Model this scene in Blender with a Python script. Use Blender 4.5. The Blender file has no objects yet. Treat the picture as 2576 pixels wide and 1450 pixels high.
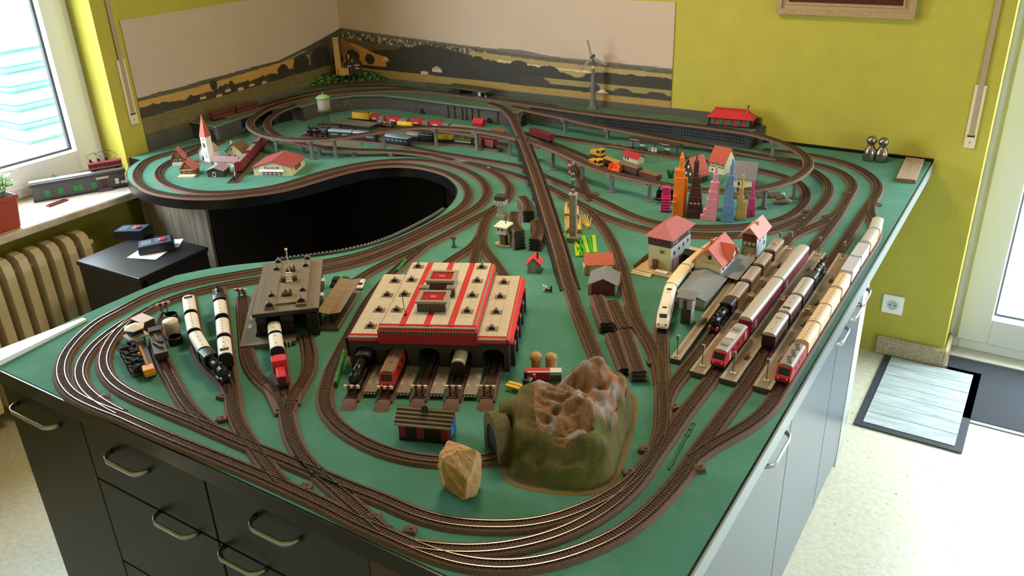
import bpy, math, random
import numpy as np
from mathutils import Vector, Matrix
random.seed(7); np.random.seed(7)
sc = bpy.context.scene
COL = sc.collection
pi = math.pi
# ---------------------------------------------------------------- camera
T = 0.847                       # table top above the floor (m)
CAM = np.array([0.0, 0.0, T + 1.0])
RM = np.array([[0.8447937961688464, 0.53401099234744, -0.03399561746360495],
               [0.2050968062517956, -0.38182919788710623, -0.9011890832151719],
               [-0.4942253959682189, 0.7543465541069246, -0.4320908866049663]])
F = 2124.41
cd = bpy.data.cameras.new('camera'); cam = bpy.data.objects.new('camera', cd); COL.objects.link(cam)
cd.sensor_width = 36; cd.lens = F / 2576 * 36; cd.clip_start = 0.02
m3 = Matrix((RM[0], -RM[1], -RM[2])).transposed()
cam.matrix_world = Matrix.Translation(CAM) @ m3.to_4x4()
sc.camera = cam
# ---------------------------------------------------------------- world, lights, exposure
wd = bpy.data.worlds.new('world'); sc.world = wd; wd.use_nodes = True
wn = wd.node_tree; wn.nodes.clear()
bg = wn.nodes.new('ShaderNodeBackground'); wo = wn.nodes.new('ShaderNodeOutputWorld')
bg.inputs[0].default_value = (0.85, 0.93, 1.0, 1); bg.inputs[1].default_value = 20.0
wn.links.new(bg.outputs[0], wo.inputs[0])
def light(name, kind, loc, energy, color, size=0.3, rot=(0, 0, 0), sy=None):
    l = bpy.data.lights.new(name, kind); l.energy = energy; l.color = color
    if kind == 'AREA':
        l.size = size
        if sy: l.shape = 'RECTANGLE'; l.size_y = sy
    elif kind == 'POINT': l.shadow_soft_size = size
    o = bpy.data.objects.new(name, l); COL.objects.link(o); o.location = loc; o.rotation_euler = rot
    return o
light('ceiling_lamp', 'AREA', (-1.35, 2.05, 2.42), 25, (1.0, 0.71, 0.44), 0.45)
def portal(name, loc, rot, sx, sy):
    o = light(name, 'AREA', loc, 1, (1, 1, 1), sx, rot, sy); o.data.cycles.is_portal = True
portal('door_portal', (0.75, 3.66, 1.08), (-pi/2, 0, 0), 1.75, 2.1)
portal('window_portal', (-3.53, 1.3, 1.5), (0, -pi/2, 0), 1.3, 1.45)
portal('side_portal', (1.98, 1.25, 1.4), (0, pi/2, 0), .9, 1.0)
vs = sc.view_settings; vs.view_transform = 'Standard'; vs.look = 'None'; vs.gamma = 1.0; vs.use_curve_mapping = False
vs.exposure = 0.08
# ---------------------------------------------------------------- pixel <-> place
def ray(x, y): return RM.T @ np.array([(x - 1288) / F, (y - 725) / F, 1.0])
def P(x, y, z=0.0):
    "place at height z over the table seen at photo position x, y"
    d = ray(x, y); t = (z - 1.0) / d[2]
    return Vector((d[0] * t, d[1] * t, T + z))
def onY(x, y, Y): d = ray(x, y); return Vector(CAM + d * (Y / d[1]))
def onX(x, y, X): d = ray(x, y); return Vector(CAM + d * (X / d[0]))
def hat(p, py):
    "height over the table of the point above place p that shows at photo row py"
    q = np.array([p[0], p[1], T]) - CAM; k = (py - 725) / F
    a, b = RM[1] @ q, RM[2] @ q
    return (k * b - a) / (RM[1][2] - k * RM[2][2])
# ---------------------------------------------------------------- materials
def lin(c):
    if isinstance(c, str): c = tuple(int(c[i:i+2], 16) for i in (0, 2, 4))
    return tuple(((v/255)/12.92 if v/255 <= .04045 else ((v/255+.055)/1.055)**2.4) for v in c) + (1,)
MATS = {}
def mat(name, c, rough=.6, metal=0, var=0, scale=30, bump=0, bscale=None, c2=None, spec=None, coat=0, stretch=None):
    if name in MATS: return MATS[name]
    m = bpy.data.materials.new(name); m.use_nodes = True; nt = m.node_tree; b = nt.nodes['Principled BSDF']
    col = lin(c); b.inputs['Base Color'].default_value = col
    b.inputs['Roughness'].default_value = rough; b.inputs['Metallic'].default_value = metal
    if spec is not None: b.inputs['Specular IOR Level'].default_value = spec
    if coat: b.inputs['Coat Weight'].default_value = coat; b.inputs['Coat Roughness'].default_value = .1
    if var or bump or c2:
        tc = nt.nodes.new('ShaderNodeTexCoord'); mp = nt.nodes.new('ShaderNodeMapping')
        nt.links.new(tc.outputs['Object'], mp.inputs[0])
        if stretch: mp.inputs['Scale'].default_value = stretch
    if var or c2:
        n = nt.nodes.new('ShaderNodeTexNoise'); n.inputs['Scale'].default_value = scale; n.inputs['Detail'].default_value = 5
        n.inputs['Roughness'].default_value = .65; nt.links.new(mp.outputs[0], n.inputs['Vector'])
        r = nt.nodes.new('ShaderNodeValToRGB'); r.color_ramp.elements[0].position = .33; r.color_ramp.elements[1].position = .67
        if c2: r.color_ramp.elements[0].color = col; r.color_ramp.elements[1].color = lin(c2)
        else:
            r.color_ramp.elements[0].color = tuple(v*(1-var) for v in col[:3]) + (1,)
            r.color_ramp.elements[1].color = tuple(min(1, v*(1+var)) for v in col[:3]) + (1,)
        nt.links.new(n.outputs[0], r.inputs[0]); nt.links.new(r.outputs[0], b.inputs['Base Color'])
    if bump:
        n2 = nt.nodes.new('ShaderNodeTexNoise'); n2.inputs['Scale'].default_value = bscale or scale*3; n2.inputs['Detail'].default_value = 6
        nt.links.new(mp.outputs[0], n2.inputs['Vector'])
        bp = nt.nodes.new('ShaderNodeBump'); bp.inputs['Strength'].default_value = bump; bp.inputs['Distance'].default_value = .002
        nt.links.new(n2.outputs[0], bp.inputs['Height']); nt.links.new(bp.outputs[0], b.inputs['Normal'])
    MATS[name] = m; return m
def C(c, rough=.5, metal=0, **k):
    "plain coloured plastic, by its hex colour"
    return mat('plastic_%s_%d_%d' % (c, rough*100, metal*100), c, rough, metal, **k)
def vmat(name, rough=.8, attr='Col', bump=0, bscale=60):
    m = bpy.data.materials.new(name); m.use_nodes = True; nt = m.node_tree; b = nt.nodes['Principled BSDF']
    a = nt.nodes.new('ShaderNodeVertexColor'); a.layer_name = attr
    nt.links.new(a.outputs[0], b.inputs['Base Color']); b.inputs['Roughness'].default_value = rough
    if bump:
        tc = nt.nodes.new('ShaderNodeTexCoord'); n2 = nt.nodes.new('ShaderNodeTexNoise'); n2.inputs['Scale'].default_value = bscale; n2.inputs['Detail'].default_value = 8
        nt.links.new(tc.outputs['Object'], n2.inputs['Vector'])
        bp = nt.nodes.new('ShaderNodeBump'); bp.inputs['Strength'].default_value = bump; bp.inputs['Distance'].default_value = .004
        nt.links.new(n2.outputs[0], bp.inputs['Height']); nt.links.new(bp.outputs[0], b.inputs['Normal'])
    return m
# ---------------------------------------------------------------- mesh builder
class MB:
    def __init__(s): s.v = []; s.f = []
    def add(s, vs, fs):
        k = len(s.v); s.v += [tuple(v) for v in vs]; s.f += [tuple(i + k for i in f) for f in fs]; return s
    def box(s, x, y, z, sx, sy, sz, rz=0, tx=1, ty=1, bev=0):
        "box standing on z, centred at x, y; top scaled by tx, ty; bev chamfers the edges"
        c, n = math.cos(rz), math.sin(rz)
        def R(a, b, h): return (x + a*c - b*n, y + a*n + b*c, h)
        if bev:
            e = bev; vs = []
            for h, q in ((z, e), (z+e, 0), (z+sz-e, 0), (z+sz, e)):
                a, b = sx/2 - q, sy/2 - q
                if h > z + sz/2: a *= tx; b *= ty
                vs += [R(*p, h) for p in ((-a+e*(q==0), -b), (a-e*(q==0), -b), (a, -b+e*(q==0)), (a, b-e*(q==0)), (a-e*(q==0), b), (-a+e*(q==0), b), (-a, b-e*(q==0)), (-a, -b+e*(q==0)))]
            fs = [tuple(range(7, -1, -1)), tuple(range(24, 32))]
            for l in range(3): fs += [(l*8+i, l*8+(i+1) % 8, l*8+8+(i+1) % 8, l*8+8+i) for i in range(8)]
            return s.add(vs, fs)
        a, b = sx/2, sy/2
        vs = [R(-a, -b, z), R(a, -b, z), R(a, b, z), R(-a, b, z), R(-a*tx, -b*ty, z+sz), R(a*tx, -b*ty, z+sz), R(a*tx, b*ty, z+sz), R(-a*tx, b*ty, z+sz)]
        return s.add(vs, [(3, 2, 1, 0), (4, 5, 6, 7), (0, 1, 5, 4), (1, 2, 6, 5), (2, 3, 7, 6), (3, 0, 4, 7)])
    def b2(s, x0, y0, z0, x1, y1, z1, bev=0): return s.box((x0+x1)/2, (y0+y1)/2, z0, abs(x1-x0), abs(y1-y0), z1-z0, bev=bev)
    def tube(s, p0, p1, r0, r1=None, n=8, caps=True):
        r1 = r0 if r1 is None else r1
        p0, p1 = Vector(p0), Vector(p1); d = (p1-p0).normalized(); u = d.orthogonal().normalized(); w = d.cross(u)
        vs = []
        for p, r in ((p0, r0), (p1, r1)):
            for i in range(n):
                a = 2*pi*i/n + pi/n; vs.append(p + (u*math.cos(a) + w*math.sin(a))*r)
        fs = [(i, (i+1) % n, n+(i+1) % n, n+i) for i in range(n)]
        if caps: fs += [tuple(range(n-1, -1, -1)), tuple(range(n, 2*n))]
        return s.add(vs, fs)
    def path(s, pts, r, n=6, closed=False):
        k = len(pts); pts = [Vector(p) for p in pts]; vs = []; up = None
        for i, p in enumerate(pts):
            a = pts[(i-1) % k] if closed or i else p; b = pts[(i+1) % k] if closed or i < k-1 else p
            d = (b-a).normalized()
            u = d.orthogonal().normalized() if up is None else (up - d*up.dot(d)).normalized()
            up = u; w = d.cross(u)
            vs += [p + (u*math.cos(2*pi*j/n) + w*math.sin(2*pi*j/n))*r for j in range(n)]
        fs = []
        for i in range(k if closed else k-1):
            for j in range(n):
                a, b = i*n+j, i*n+(j+1) % n; c, d = ((i+1) % k)*n+(j+1) % n, ((i+1) % k)*n+j; fs.append((a, b, c, d))
        if not closed: fs += [tuple(range(n-1, -1, -1)), tuple(range((k-1)*n, k*n))]
        return s.add(vs, fs)
    def lathe(s, prof, x=0, y=0, z=0, n=16):
        vs = []
        for r, h in prof: vs += [(x + r*math.cos(2*pi*i/n), y + r*math.sin(2*pi*i/n), z + h) for i in range(n)]
        fs = []
        for l in range(len(prof)-1): fs += [(l*n+i, l*n+(i+1) % n, (l+1)*n+(i+1) % n, (l+1)*n+i) for i in range(n)]
        fs += [tuple(range(n-1, -1, -1)), tuple(range((len(prof)-1)*n, len(prof)*n))]
        return s.add(vs, fs)
    def prism(s, poly, z0, z1):
        "vertical prism over a plan outline (counter-clockwise)"
        k = len(poly); vs = [(p[0], p[1], z0) for p in poly] + [(p[0], p[1], z1) for p in poly]
        return s.add(vs, [tuple(range(k-1, -1, -1)), tuple(range(k, 2*k))] + [(i, (i+1) % k, k+(i+1) % k, k+i) for i in range(k)])
    def ext(s, prof, x0, x1, axis='x'):
        "profile (y, z) extruded along x, or (x, z) along y"
        k = len(prof)
        if axis == 'x': vs = [(x0, a, b) for a, b in prof] + [(x1, a, b) for a, b in prof]
        else: vs = [(a, x1, b) for a, b in prof] + [(a, x0, b) for a, b in prof]
        return s.add(vs, [tuple(range(k-1, -1, -1)), tuple(range(k, 2*k))] + [(i, (i+1) % k, k+(i+1) % k, k+i) for i in range(k)])
    def gable(s, w, d, h0, h1, ov=.004, t=.002, axis='x', cx=0, cy=0):
        "gable roof of two slabs; ridge along axis, eaves at h0, ridge at h1"
        L, W = (w, d) if axis == 'x' else (d, w)
        sl = (h1-h0)/(W/2); e = W/2+ov; z = h0-sl*ov
        for q in (-1, 1):
            pr = [(q*e, z), (0, h1), (0, h1+t*1.3), (q*e, z+t*1.3)]
            if q == 1: pr = pr[::-1]
            k = MB().ext(pr, -L/2-ov, L/2+ov)
            vs = k.v if axis == 'x' else [(-v[1], v[0], v[2]) for v in k.v]
            s.add([(v[0]+cx, v[1]+cy, v[2]) for v in vs], k.f)
        return s
    def hip(s, w, d, h0, h1, ov=.004, run=.5, cx=0, cy=0):
        a, b = w/2+ov, d/2+ov; r = max(a-b*run*2, 0)
        vs = [(-a, -b, h0), (a, -b, h0), (a, b, h0), (-a, b, h0), (-r, 0, h1), (r, 0, h1)]
        return s.add([(v[0]+cx, v[1]+cy, v[2]) for v in vs], [(0, 1, 5, 4), (1, 2, 5), (2, 3, 4, 5), (3, 0, 4), (3, 2, 1, 0)])
    def house(s, w, d, h0, h1, axis='x', cx=0, cy=0, z=0):
        "walls with gables under a roof with the ridge along axis"
        L, W = (w, d) if axis == 'x' else (d, w)
        k = MB().ext([(-W/2, z), (W/2, z), (W/2, h0), (0, h1), (-W/2, h0)], -L/2, L/2)
        vs = k.v if axis == 'x' else [(-v[1], v[0], v[2]) for v in k.v]
        return s.add([(v[0]+cx, v[1]+cy, v[2]) for v in vs], k.f)
    def ball(s, x, y, z, r, n=10, sx=1, sy=1, sz=1):
        m = max(4, n//2); vs = [(x, y, z-r*sz)]
        for i in range(1, m):
            t = pi*i/m
            vs += [(x+r*sx*math.sin(t)*math.cos(2*pi*j/n), y+r*sy*math.sin(t)*math.sin(2*pi*j/n), z-r*sz*math.cos(t)) for j in range(n)]
        vs.append((x, y, z+r*sz)); fs = [(0, 1+(j+1) % n, 1+j) for j in range(n)]
        for i in range(m-2): fs += [(1+i*n+j, 1+i*n+(j+1) % n, 1+(i+1)*n+(j+1) % n, 1+(i+1)*n+j) for j in range(n)]
        k = 1+(m-2)*n; fs += [(k+j, k+(j+1) % n, len(vs)-1) for j in range(n)]
        return s.add(vs, fs)
    def tf(s, M):
        s.v = [tuple(M @ Vector(v)) for v in s.v]; return s
    def mesh(s, name, smooth=False):
        me = bpy.data.meshes.new(name); me.from_pydata(s.v, [], s.f); me.update()
        if smooth: me.polygons.foreach_set('use_smooth', [True]*len(me.polygons))
        return me
def obj(name, mb, m, parent=None, smooth=False, kind=None, label=None):
    me = mb.mesh(name, smooth) if isinstance(mb, MB) else mb
    if m is not None and not me.materials: me.materials.append(m)
    o = bpy.data.objects.new(name, me); COL.objects.link(o)
    if parent is not None: o.parent = parent
    if kind: o['kind'] = kind
    if label: o['label'] = label
    return o
def tag(o, label, cat, group=None):
    o['label'] = label; o['category'] = cat
    if group: o['group'] = group
    return o
def thing(name, label, cat, loc, rz=0, group=None):
    o = bpy.data.objects.new(name, None); COL.objects.link(o); o.empty_display_size = .02
    o.location = loc; o.rotation_euler = (0, 0, rz); return tag(o, label, cat, group)
def struct(name, mb, m, parent=None, smooth=False):
    o = obj(name, mb, m, parent, smooth)
    if parent is None: o['kind'] = 'structure'
    return o
def frame(A, B, z=0):
    "place A, heading towards B and distance, of two photo points at height z"
    a, b = P(*A, z), P(*B, z); d = b - a; return a, math.atan2(d.y, d.x), d.length
def copy_tree(o, parent=None):
    c = o.copy(); COL.objects.link(c); c.parent = parent
    for ch in [x for x in bpy.data.objects if x.parent == o]: copy_tree(ch, c)
    return c
# ================================================================= the room
YB, XL, XR, YF, ZC = 3.431, -3.282, 2.0, -1.6, 2.5
m_wall = mat('lime_wall_paint', 'b2a83e', .75, var=.05, scale=9, bump=.25, bscale=420)
m_white = mat('white_lacquer', 'eef0ee', .35)
m_ceil = mat('ceiling_boards', 'b3a58e', .9)
m_floor = mat('speckled_lino_floor', 'd9d5c2', .35, c2='c6bfa6', scale=55, bump=.05)
nt = m_floor.node_tree; b = nt.nodes['Principled BSDF']
vo = nt.nodes.new('ShaderNodeTexNoise'); vo.inputs['Scale'].default_value = 75; vo.inputs['Detail'].default_value = 2
tcx = nt.nodes.new('ShaderNodeTexCoord'); nt.links.new(tcx.outputs['Object'], vo.inputs['Vector'])
rp = nt.nodes.new('ShaderNodeValToRGB'); rp.color_ramp.elements[0].position = .69; rp.color_ramp.elements[0].color = (0, 0, 0, 1); rp.color_ramp.elements[1].position = .73
mx = nt.nodes.new('ShaderNodeMix'); mx.data_type = 'RGBA'
src = b.inputs['Base Color'].links[0].from_socket
nt.links.new(vo.outputs[0], rp.inputs[0]); nt.links.new(rp.outputs[0], mx.inputs[0]); nt.links.new(src, mx.inputs[6]); mx.inputs[7].default_value = lin('8a8468')
nt.links.new(mx.outputs[2], b.inputs['Base Color'])
struct('floor', MB().b2(XL-.3, YF, -.05, XR, YB+.45, 0), m_floor)
struct('ceiling', MB().b2(XL-.3, YF, ZC, XR, YB+.45, ZC+.05), m_ceil)
# back wall with the terrace door opening to the right
DX0, DX1, DZ = -.164, 1.62, 2.12
w = MB().b2(XL-.3, YB, 0, DX0, YB+.25, ZC).b2(DX1, YB, 0, XR, YB+.25, ZC).b2(DX0, YB, DZ, DX1, YB+.25, ZC)
struct('wall_back', w, m_wall)
# left wall with the window opening
WY0, WY1, WZ0, WZ1 = .58, 2.049, .76, 2.24
w = MB().b2(XL-.3, YF, 0, XL, WY0, ZC).b2(XL-.3, WY1, 0, XL, YB+.25, ZC).b2(XL-.3, WY0, 0, XL, WY1, WZ0-.03).b2(XL-.3, WY0, WZ1, XL, WY1, ZC)
struct('wall_left', w, m_wall)
# right and front walls, behind and beside the viewer (unseen right wall window added for daylight)
w = MB().b2(XR, YF, 0, XR+.2, .7, ZC).b2(XR, 1.8, 0, XR+.2, YB+.25, ZC).b2(XR, .7, 0, XR+.2, 1.8, .9).b2(XR, .7, 1.9, XR+.2, 1.8, ZC)
struct('wall_right', w, m_wall)
struct('wall_front', MB().b2(XL-.3, YF-.2, 0, XR, YF, ZC), m_wall)
# glass
m_glass = bpy.data.materials.new('window_glass'); m_glass.use_nodes = True
nt = m_glass.node_tree; nt.nodes.remove(nt.nodes['Principled BSDF'])
tr = nt.nodes.new('ShaderNodeBsdfTransparent'); gl = nt.nodes.new('ShaderNodeBsdfGlossy'); gl.inputs['Roughness'].default_value = .02
mxs = nt.nodes.new('ShaderNodeMixShader'); mxs.inputs[0].default_value = .06; tr.inputs[0].default_value = (.93, .97, .98, 1)
nt.links.new(tr.outputs[0], mxs.inputs[1]); nt.links.new(gl.outputs[0], mxs.inputs[2]); nt.links.new(mxs.outputs[0], nt.nodes['Material Output'].inputs[0])
m_pvc = mat('white_window_plastic', 'e6e9ee', .35); m_seal = C('2b2f33', .6)
def casement(name, n, plane, a0, a1, z0, z1, fw, at, axis):
    "outer frame, sash, dark seals and pane; axis 'y' for a window in the left wall, 'x' for the back wall"
    root = bpy.data.objects.new('%s_%d' % (name, n), None); COL.objects.link(root); root['kind'] = 'structure'
    def rect(lo, hi, zl, zh, w, d0, d1):
        mb = MB()
        for (u0, u1, v0, v1) in ((lo, lo+w, zl, zh), (hi-w, hi, zl, zh), (lo+w, hi-w, zl, zl+w), (lo+w, hi-w, zh-w, zh)):
            if axis == 'y': mb.b2(at+d0, u0, v0, at+d1, u1, v1, bev=.004)
            else: mb.b2(u0, at+d0, v0, u1, at+d1, v1, bev=.004)
        return mb
    obj('outer_frame', rect(a0, a1, z0, z1, fw*.5, -.03, .03), m_pvc, root)
    k = fw*.5 + .004; s = -1 if axis == 'x' else 1
    obj('sash', rect(a0+k-.012, a1-k+.012, z0+k-.012, z1-k+.012, fw, min(.008*s, .048*s), max(.008*s, .048*s)), m_pvc, root)
    q = k + fw - .014
    obj('seal', rect(a0+q, a1-q, z0+q, z1-q, .010, -.006, .018), m_seal, root)
    if axis == 'y': obj('pane', MB().b2(at-.004, a0+q, z0+q, at+.002, a1-q, z1-q), m_glass, root)
    else: obj('pane', MB().b2(a0+q, at-.002, z0+q, a1-q, at+.004, z1-q), m_glass, root)
    return root
casement('window', 1, 'y', WY0-.01, WY1+.01, WZ0+.002, WZ1+.01, .095, -3.475, 'y')
casement('window', 2, 'y', .7, 1.8, .9, 1.9, .09, XR+.1, 'y')  # unseen window, added so daylight reaches the right hand side
casement('door', 1, 'x', DX0-.02, DX1/2+.33, .012, DZ+.01, .115, YB+.21, 'x')
casement('door', 2, 'x', DX1/2+.33, DX1+.02, .012, DZ+.01, .10, YB+.21, 'x')
struct('trim_1', MB().b2(DX0-.02, YB+.1, 0, DX1, YB+.4, .012), mat('door_threshold', 'c9c8c2', .4))
# stone sill and baseboard
m_sill = mat('marble_sill', 'd9cfc2', .3, c2='b9a893', scale=14, bump=.03)
struct('trim_2', MB().b2(-3.475, WY0-.05, WZ0-.03, -3.1, WY1+.0, WZ0, bev=.004), m_sill)
m_base = mat('speckled_stone_baseboard', 'b9a98c', .5, c2='8c7a60', scale=120)
def base(x0, y0, x1, y1): return MB().b2(x0, y0, 0, x1, y1, .085, bev=.008)
struct('baseboard_back', base(-.42, YB-.02, DX0+.012, YB), m_base)
struct('baseboard_door', base(DX0, YB-.02, DX0+.02, YB+.16), m_base)
# ---- landscape posters: flat prints whose colours are computed per print cell
def vnoise(x, seed):
    i = np.floor(x).astype(int); f = x - i; f = f*f*(3-2*f); r = np.random.RandomState(seed).rand(4096)
    return r[i % 4096]*(1-f) + r[(i+1) % 4096]*f
RS = {}
def fbm(x, seed, o=4): return sum(vnoise(x*2**k, seed+k)/2**(k+1) for k in range(o))
def vnoise2(x, y, seed):
    if seed not in RS: RS[seed] = np.random.RandomState(seed).rand(512, 512)
    r = RS[seed]; i = np.floor(x).astype(int); j = np.floor(y).astype(int); fx = x-i; fy = y-j
    fx = fx*fx*(3-2*fx); fy = fy*fy*(3-2*fy)
    g = lambda a, b: r[a % 512, b % 512]
    return (g(i, j)*(1-fx)+g(i+1, j)*fx)*(1-fy) + (g(i, j+1)*(1-fx)+g(i+1, j+1)*fx)*fy
def fbm2(x, y, seed, o=4): return sum(vnoise2(x*2**k, y*2**k, seed+k)/2**(k+1) for k in range(o))
def poster(name, label, origin, ux, wid, z0, z1, paint, nu, nv):
    u = np.linspace(0, wid, nu); v = np.linspace(z0, z1, nv); U, V = np.meshgrid(u, v)
    co = paint(U, V)
    pts = [(origin[0]+ux[0]*a, origin[1]+ux[1]*a, b) for b in v for a in u]
    fs = [(j*nu+i, j*nu+i+1, (j+1)*nu+i+1, (j+1)*nu+i) for j in range(nv-1) for i in range(nu-1)]
    me = bpy.data.meshes.new(name); me.from_pydata(pts, [], fs); me.update()
    at = me.color_attributes.new('Col', 'FLOAT_COLOR', 'POINT')
    at.data.foreach_set('color', np.concatenate([co.reshape(-1, 3), np.ones((nu*nv, 1))], 1).ravel())
    root = thing(name, label, 'poster', (0, 0, 0))
    o = obj('print', me, vmat(name+'_print', .62), root)
    n = Vector((-ux[1], ux[0], 0)); 
    bk = MB(); a = Vector((*origin, 0)); e = a + Vector((*ux, 0))*wid; q = n*(-.003) if False else n*.0
    return root, o
def L(h): return np.array(lin(h)[:3])
def put(co, m, h, shade=None):
    c = L(h)[None, :]*(np.ones((m.sum(), 1)) if shade is None else shade[m][:, None]); co[m] = c
def tree_band(U, base, seed, amp, sc): return base + amp*(fbm(U*sc, seed, 4)-.35) + amp*.8*np.abs(np.sin(U*sc*5+9*fbm(U*sc*2, seed+9)))*fbm(U*sc*3, seed+5)
def bush(co, U, V, x, z, w, h, col, jag=.25, seed=3):
    a = np.arctan2((V-z)/h, (U-x)/w); r = np.hypot((U-x)/w, (V-z)/h)
    m = r < 1 - jag*fbm2(a*3+20+x*7, a*0+seed+z*5, seed) + .12*fbm2(U*90, V*90, seed+2)
    put(co, m, col, .75+.6*fbm2(U*140, V*140, seed+4))
def cottage(co, U, V, x, z, w, h, wall='c9b48c', roof='7a4a34'):
    put(co, (abs(U-x) < w) & (V > z) & (V < z+h), wall); put(co, (V > z+h) & (V < z+h*1.9) & (abs(U-x) < w*1.1*(1-(V-z-h)/(h*1.1))), roof)
def paint_left(U, V):
    # U runs from the window edge (0) towards the corner, V is height above the floor
    co = np.zeros(U.shape+(3,)); n = fbm2(U*5, V*7, 3); put(co, np.ones(U.shape, bool), 'c6b09e', .95+.12*(n-.5))
    hz = 1.075 + .025*U/1.27
    put(co, V < hz + .008*fbm(U*9, 5) , '55503f', .8+.5*fbm2(U*60, V*60, 8))
    hill = 1.07 + .11*np.clip((U-.62)/.65, 0, 1)**1.3 + .004*fbm(U*40, 15)
    put(co, (U > .6) & (V < hill), '4a4436', .75+.6*fbm2(U*70, V*70, 18))
    put(co, (U > .72) & (V < hill-.012) & (V > hill-.02) & (U < 1.0), '8f8778')
    g0 = hz - .012 - .004*np.sin(U*5)
    put(co, (V < g0) & (U < 1.02), 'b98f45', .9+.25*fbm2(U*40, V*160, 21))
    tr = 1.022 + .028*fbm(U*13, 31)+.012*fbm(U*60, 33) - .02*np.exp(-((U-.2)/.12)**2)
    put(co, V < tr, '3a3528', .6+.8*fbm2(U*80, V*80, 35))
    for x, z, w, h in ((.40, 1.055, .022, .025), (.5, 1.03, .018, .028), (.27, 1.0, .03, .04), (.96, 1.05, .06, .05), (.83, 1.035, .04, .04), (1.1, 1.06, .07, .06)): bush(co, U, V, x, z, w, h, '2f2b20')
    for x, z in ((.33, 1.005), (.42, .995), (.55, 1.0), (.62, 1.005), (.7, 1.0), (.475, 1.008)): cottage(co, U, V, x, z, .016, .012)
    fg = .99 + .02*U/1.27 + .003*fbm(U*30, 40)
    put(co, V < fg, '6f6238', .75+.55*fbm2(U*60, V*120, 44))
    put(co, (V < fg-.07), '574f33', .75+.55*fbm2(U*60, V*120, 46))
    put(co, V < .905, '4d4b4a', .8+.4*fbm2(U*120, V*120, 47))
    return co
def paint_right(U, V):
    # U runs from the corner (0) to the right end
    co = np.zeros(U.shape+(3,)); n = fbm2(U*4, V*6, 53); put(co, np.ones(U.shape, bool), 'c8b09a', .95+.16*(n-.5))
    hz = 1.178 - .062*np.clip(U/1.25, 0, 1)**.85 - .012*np.clip((U-1.2)/.7, 0, 1)
    put(co, V < hz+.01+.012*np.exp(-((U-1.12)/.12)**2), '6d6a62', .9+.2*fbm2(U*30, V*30, 55))
    put(co, V < hz + .006*fbm(U*40, 56), '5c523a', .7+.7*fbm2(U*70, V*70, 58))
    speck = fbm2(U*110, V*90, 60); tb = (V < hz-.004) & (V > hz-.04) & (U < .95)
    put(co, tb & (speck > .55), 'b7a88c'); put(co, tb & (speck < .34), '352f22')
    f1 = hz-.014-.03*(U < .85); put(co, (V < f1) & (U > .8), 'a58f5a', .85+.3*fbm2(U*20, V*90, 62))
    put(co, (V < f1-.025) & (V > f1-.032) & (U > 1.0), 'd3c19a')
    tr = 1.052+.03*fbm(U*7, 64)+.018*fbm(U*26, 66) + .055*np.exp(-((U-.62)/.3)**2) - .03*np.exp(-((U-1.45)/.14)**2)
    put(co, V < tr, '322d22', .6+.9*fbm2(U*80, V*80, 68))
    put(co, (U < .30) & (V < 1.112-.16*U+.01*np.sin(U*18)) & (V > 1.0), 'c58a3e', .85+.3*fbm2(U*30, V*90, 69))
    put(co, (U < .12) & (V < 1.135-.5*U) & (V > 1.02), 'a0693a', .85+.3*fbm2(U*30, V*90, 70))
    for x, z, w, h in ((.07, 1.04, .05, .04), (.19, 1.035, .035, .03), (.35, 1.045, .03, .035), (1.12, 1.075, .05, .02), (1.28, 1.06, .06, .022), (1.6, 1.045, .15, .03), (1.8, 1.05, .12, .025)): bush(co, U, V, x, z, w, h, '352f23', seed=71)
    f2 = (U > 1.15) & (V < 1.028-.006*U+.004) & (V > 1.006-.006*U); put(co, f2, '93834f', .85+.3*fbm2(U*20, V*90, 72))
    for x, z, w, h in ((1.2, 1.0, .09, .03), (1.52, .992, .03, .03), (1.66, .99, .05, .022), (1.82, .985, .06, .026)): bush(co, U, V, x, z, w, h, '3b3426', seed=75)
    cottage(co, U, V, .63, 1.0, .03, .016, 'c3b090', 'a49a80'); cottage(co, U, V, .3, 1.03, .02, .012, 'b8a27c', 'd2c4a4'); cottage(co, U, V, .55, .985, .024, .012)
    fg = .985 - .012*np.clip(U/1.9, 0, 1) + .003*fbm(U*30, 80)
    put(co, V < fg, '9c7f3e', .8+.45*fbm2(U*60, V*150, 82))
    cottage(co, U, V, 1.56, .966, .028, .016, '8d5f3a', 'cfc6ae')
    put(co, V < .944, '5a5846', .8+.4*fbm2(U*120, V*120, 84))
    return co
poster('landscape_poster', 'printed landscape poster with grey sky and village on the wall beside the window', (XL+.004, 2.16), (0, 1), YB-2.16-.004, T-.02, 1.397, paint_left, 420, 190)
poster('landscape_poster', 'printed landscape poster with wooded hills behind the wind turbine', (XL+.004, YB-.004), (1, 0), 1.889, T+.02, 1.384, paint_right, 560, 180)
# ---- things on the walls
m_bronze = mat('bronze_picture_frame', 'c0a280', .35, .45, var=.12, scale=60)
t = thing('picture_frame', 'bronze picture frame with dark red picture high on the yellow wall', 'picture', (-.72, YB, 1.36))
fx0, fx1, fz0 = -.967, -.473, 1.36
def bar(pts, m, nm):
    obj(nm, MB().add(pts, [(0, 1, 2, 3), (4, 7, 6, 5), (0, 4, 5, 1), (1, 5, 6, 2), (2, 6, 7, 3), (3, 7, 4, 0)]), m, t)
def mitre(x0, x1, z0, z1, w, d0, d1, nm, m):
    for (a, b, c, e) in (((x0, z0), (x1, z0), (x1-w, z0+w), (x0+w, z0+w)), ((x1, z0), (x1, z1), (x1-w, z1-w), (x1-w, z0+w)), ((x1, z1), (x0, z1), (x0+w, z1-w), (x1-w, z1-w)), ((x0, z1), (x0, z0), (x0+w, z0+w), (x0+w, z1-w))):
        bar([(p[0]+.72, -d, p[1]-1.36) for d in (d0, d1) for p in (a, b, c, e)], m, nm)
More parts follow.
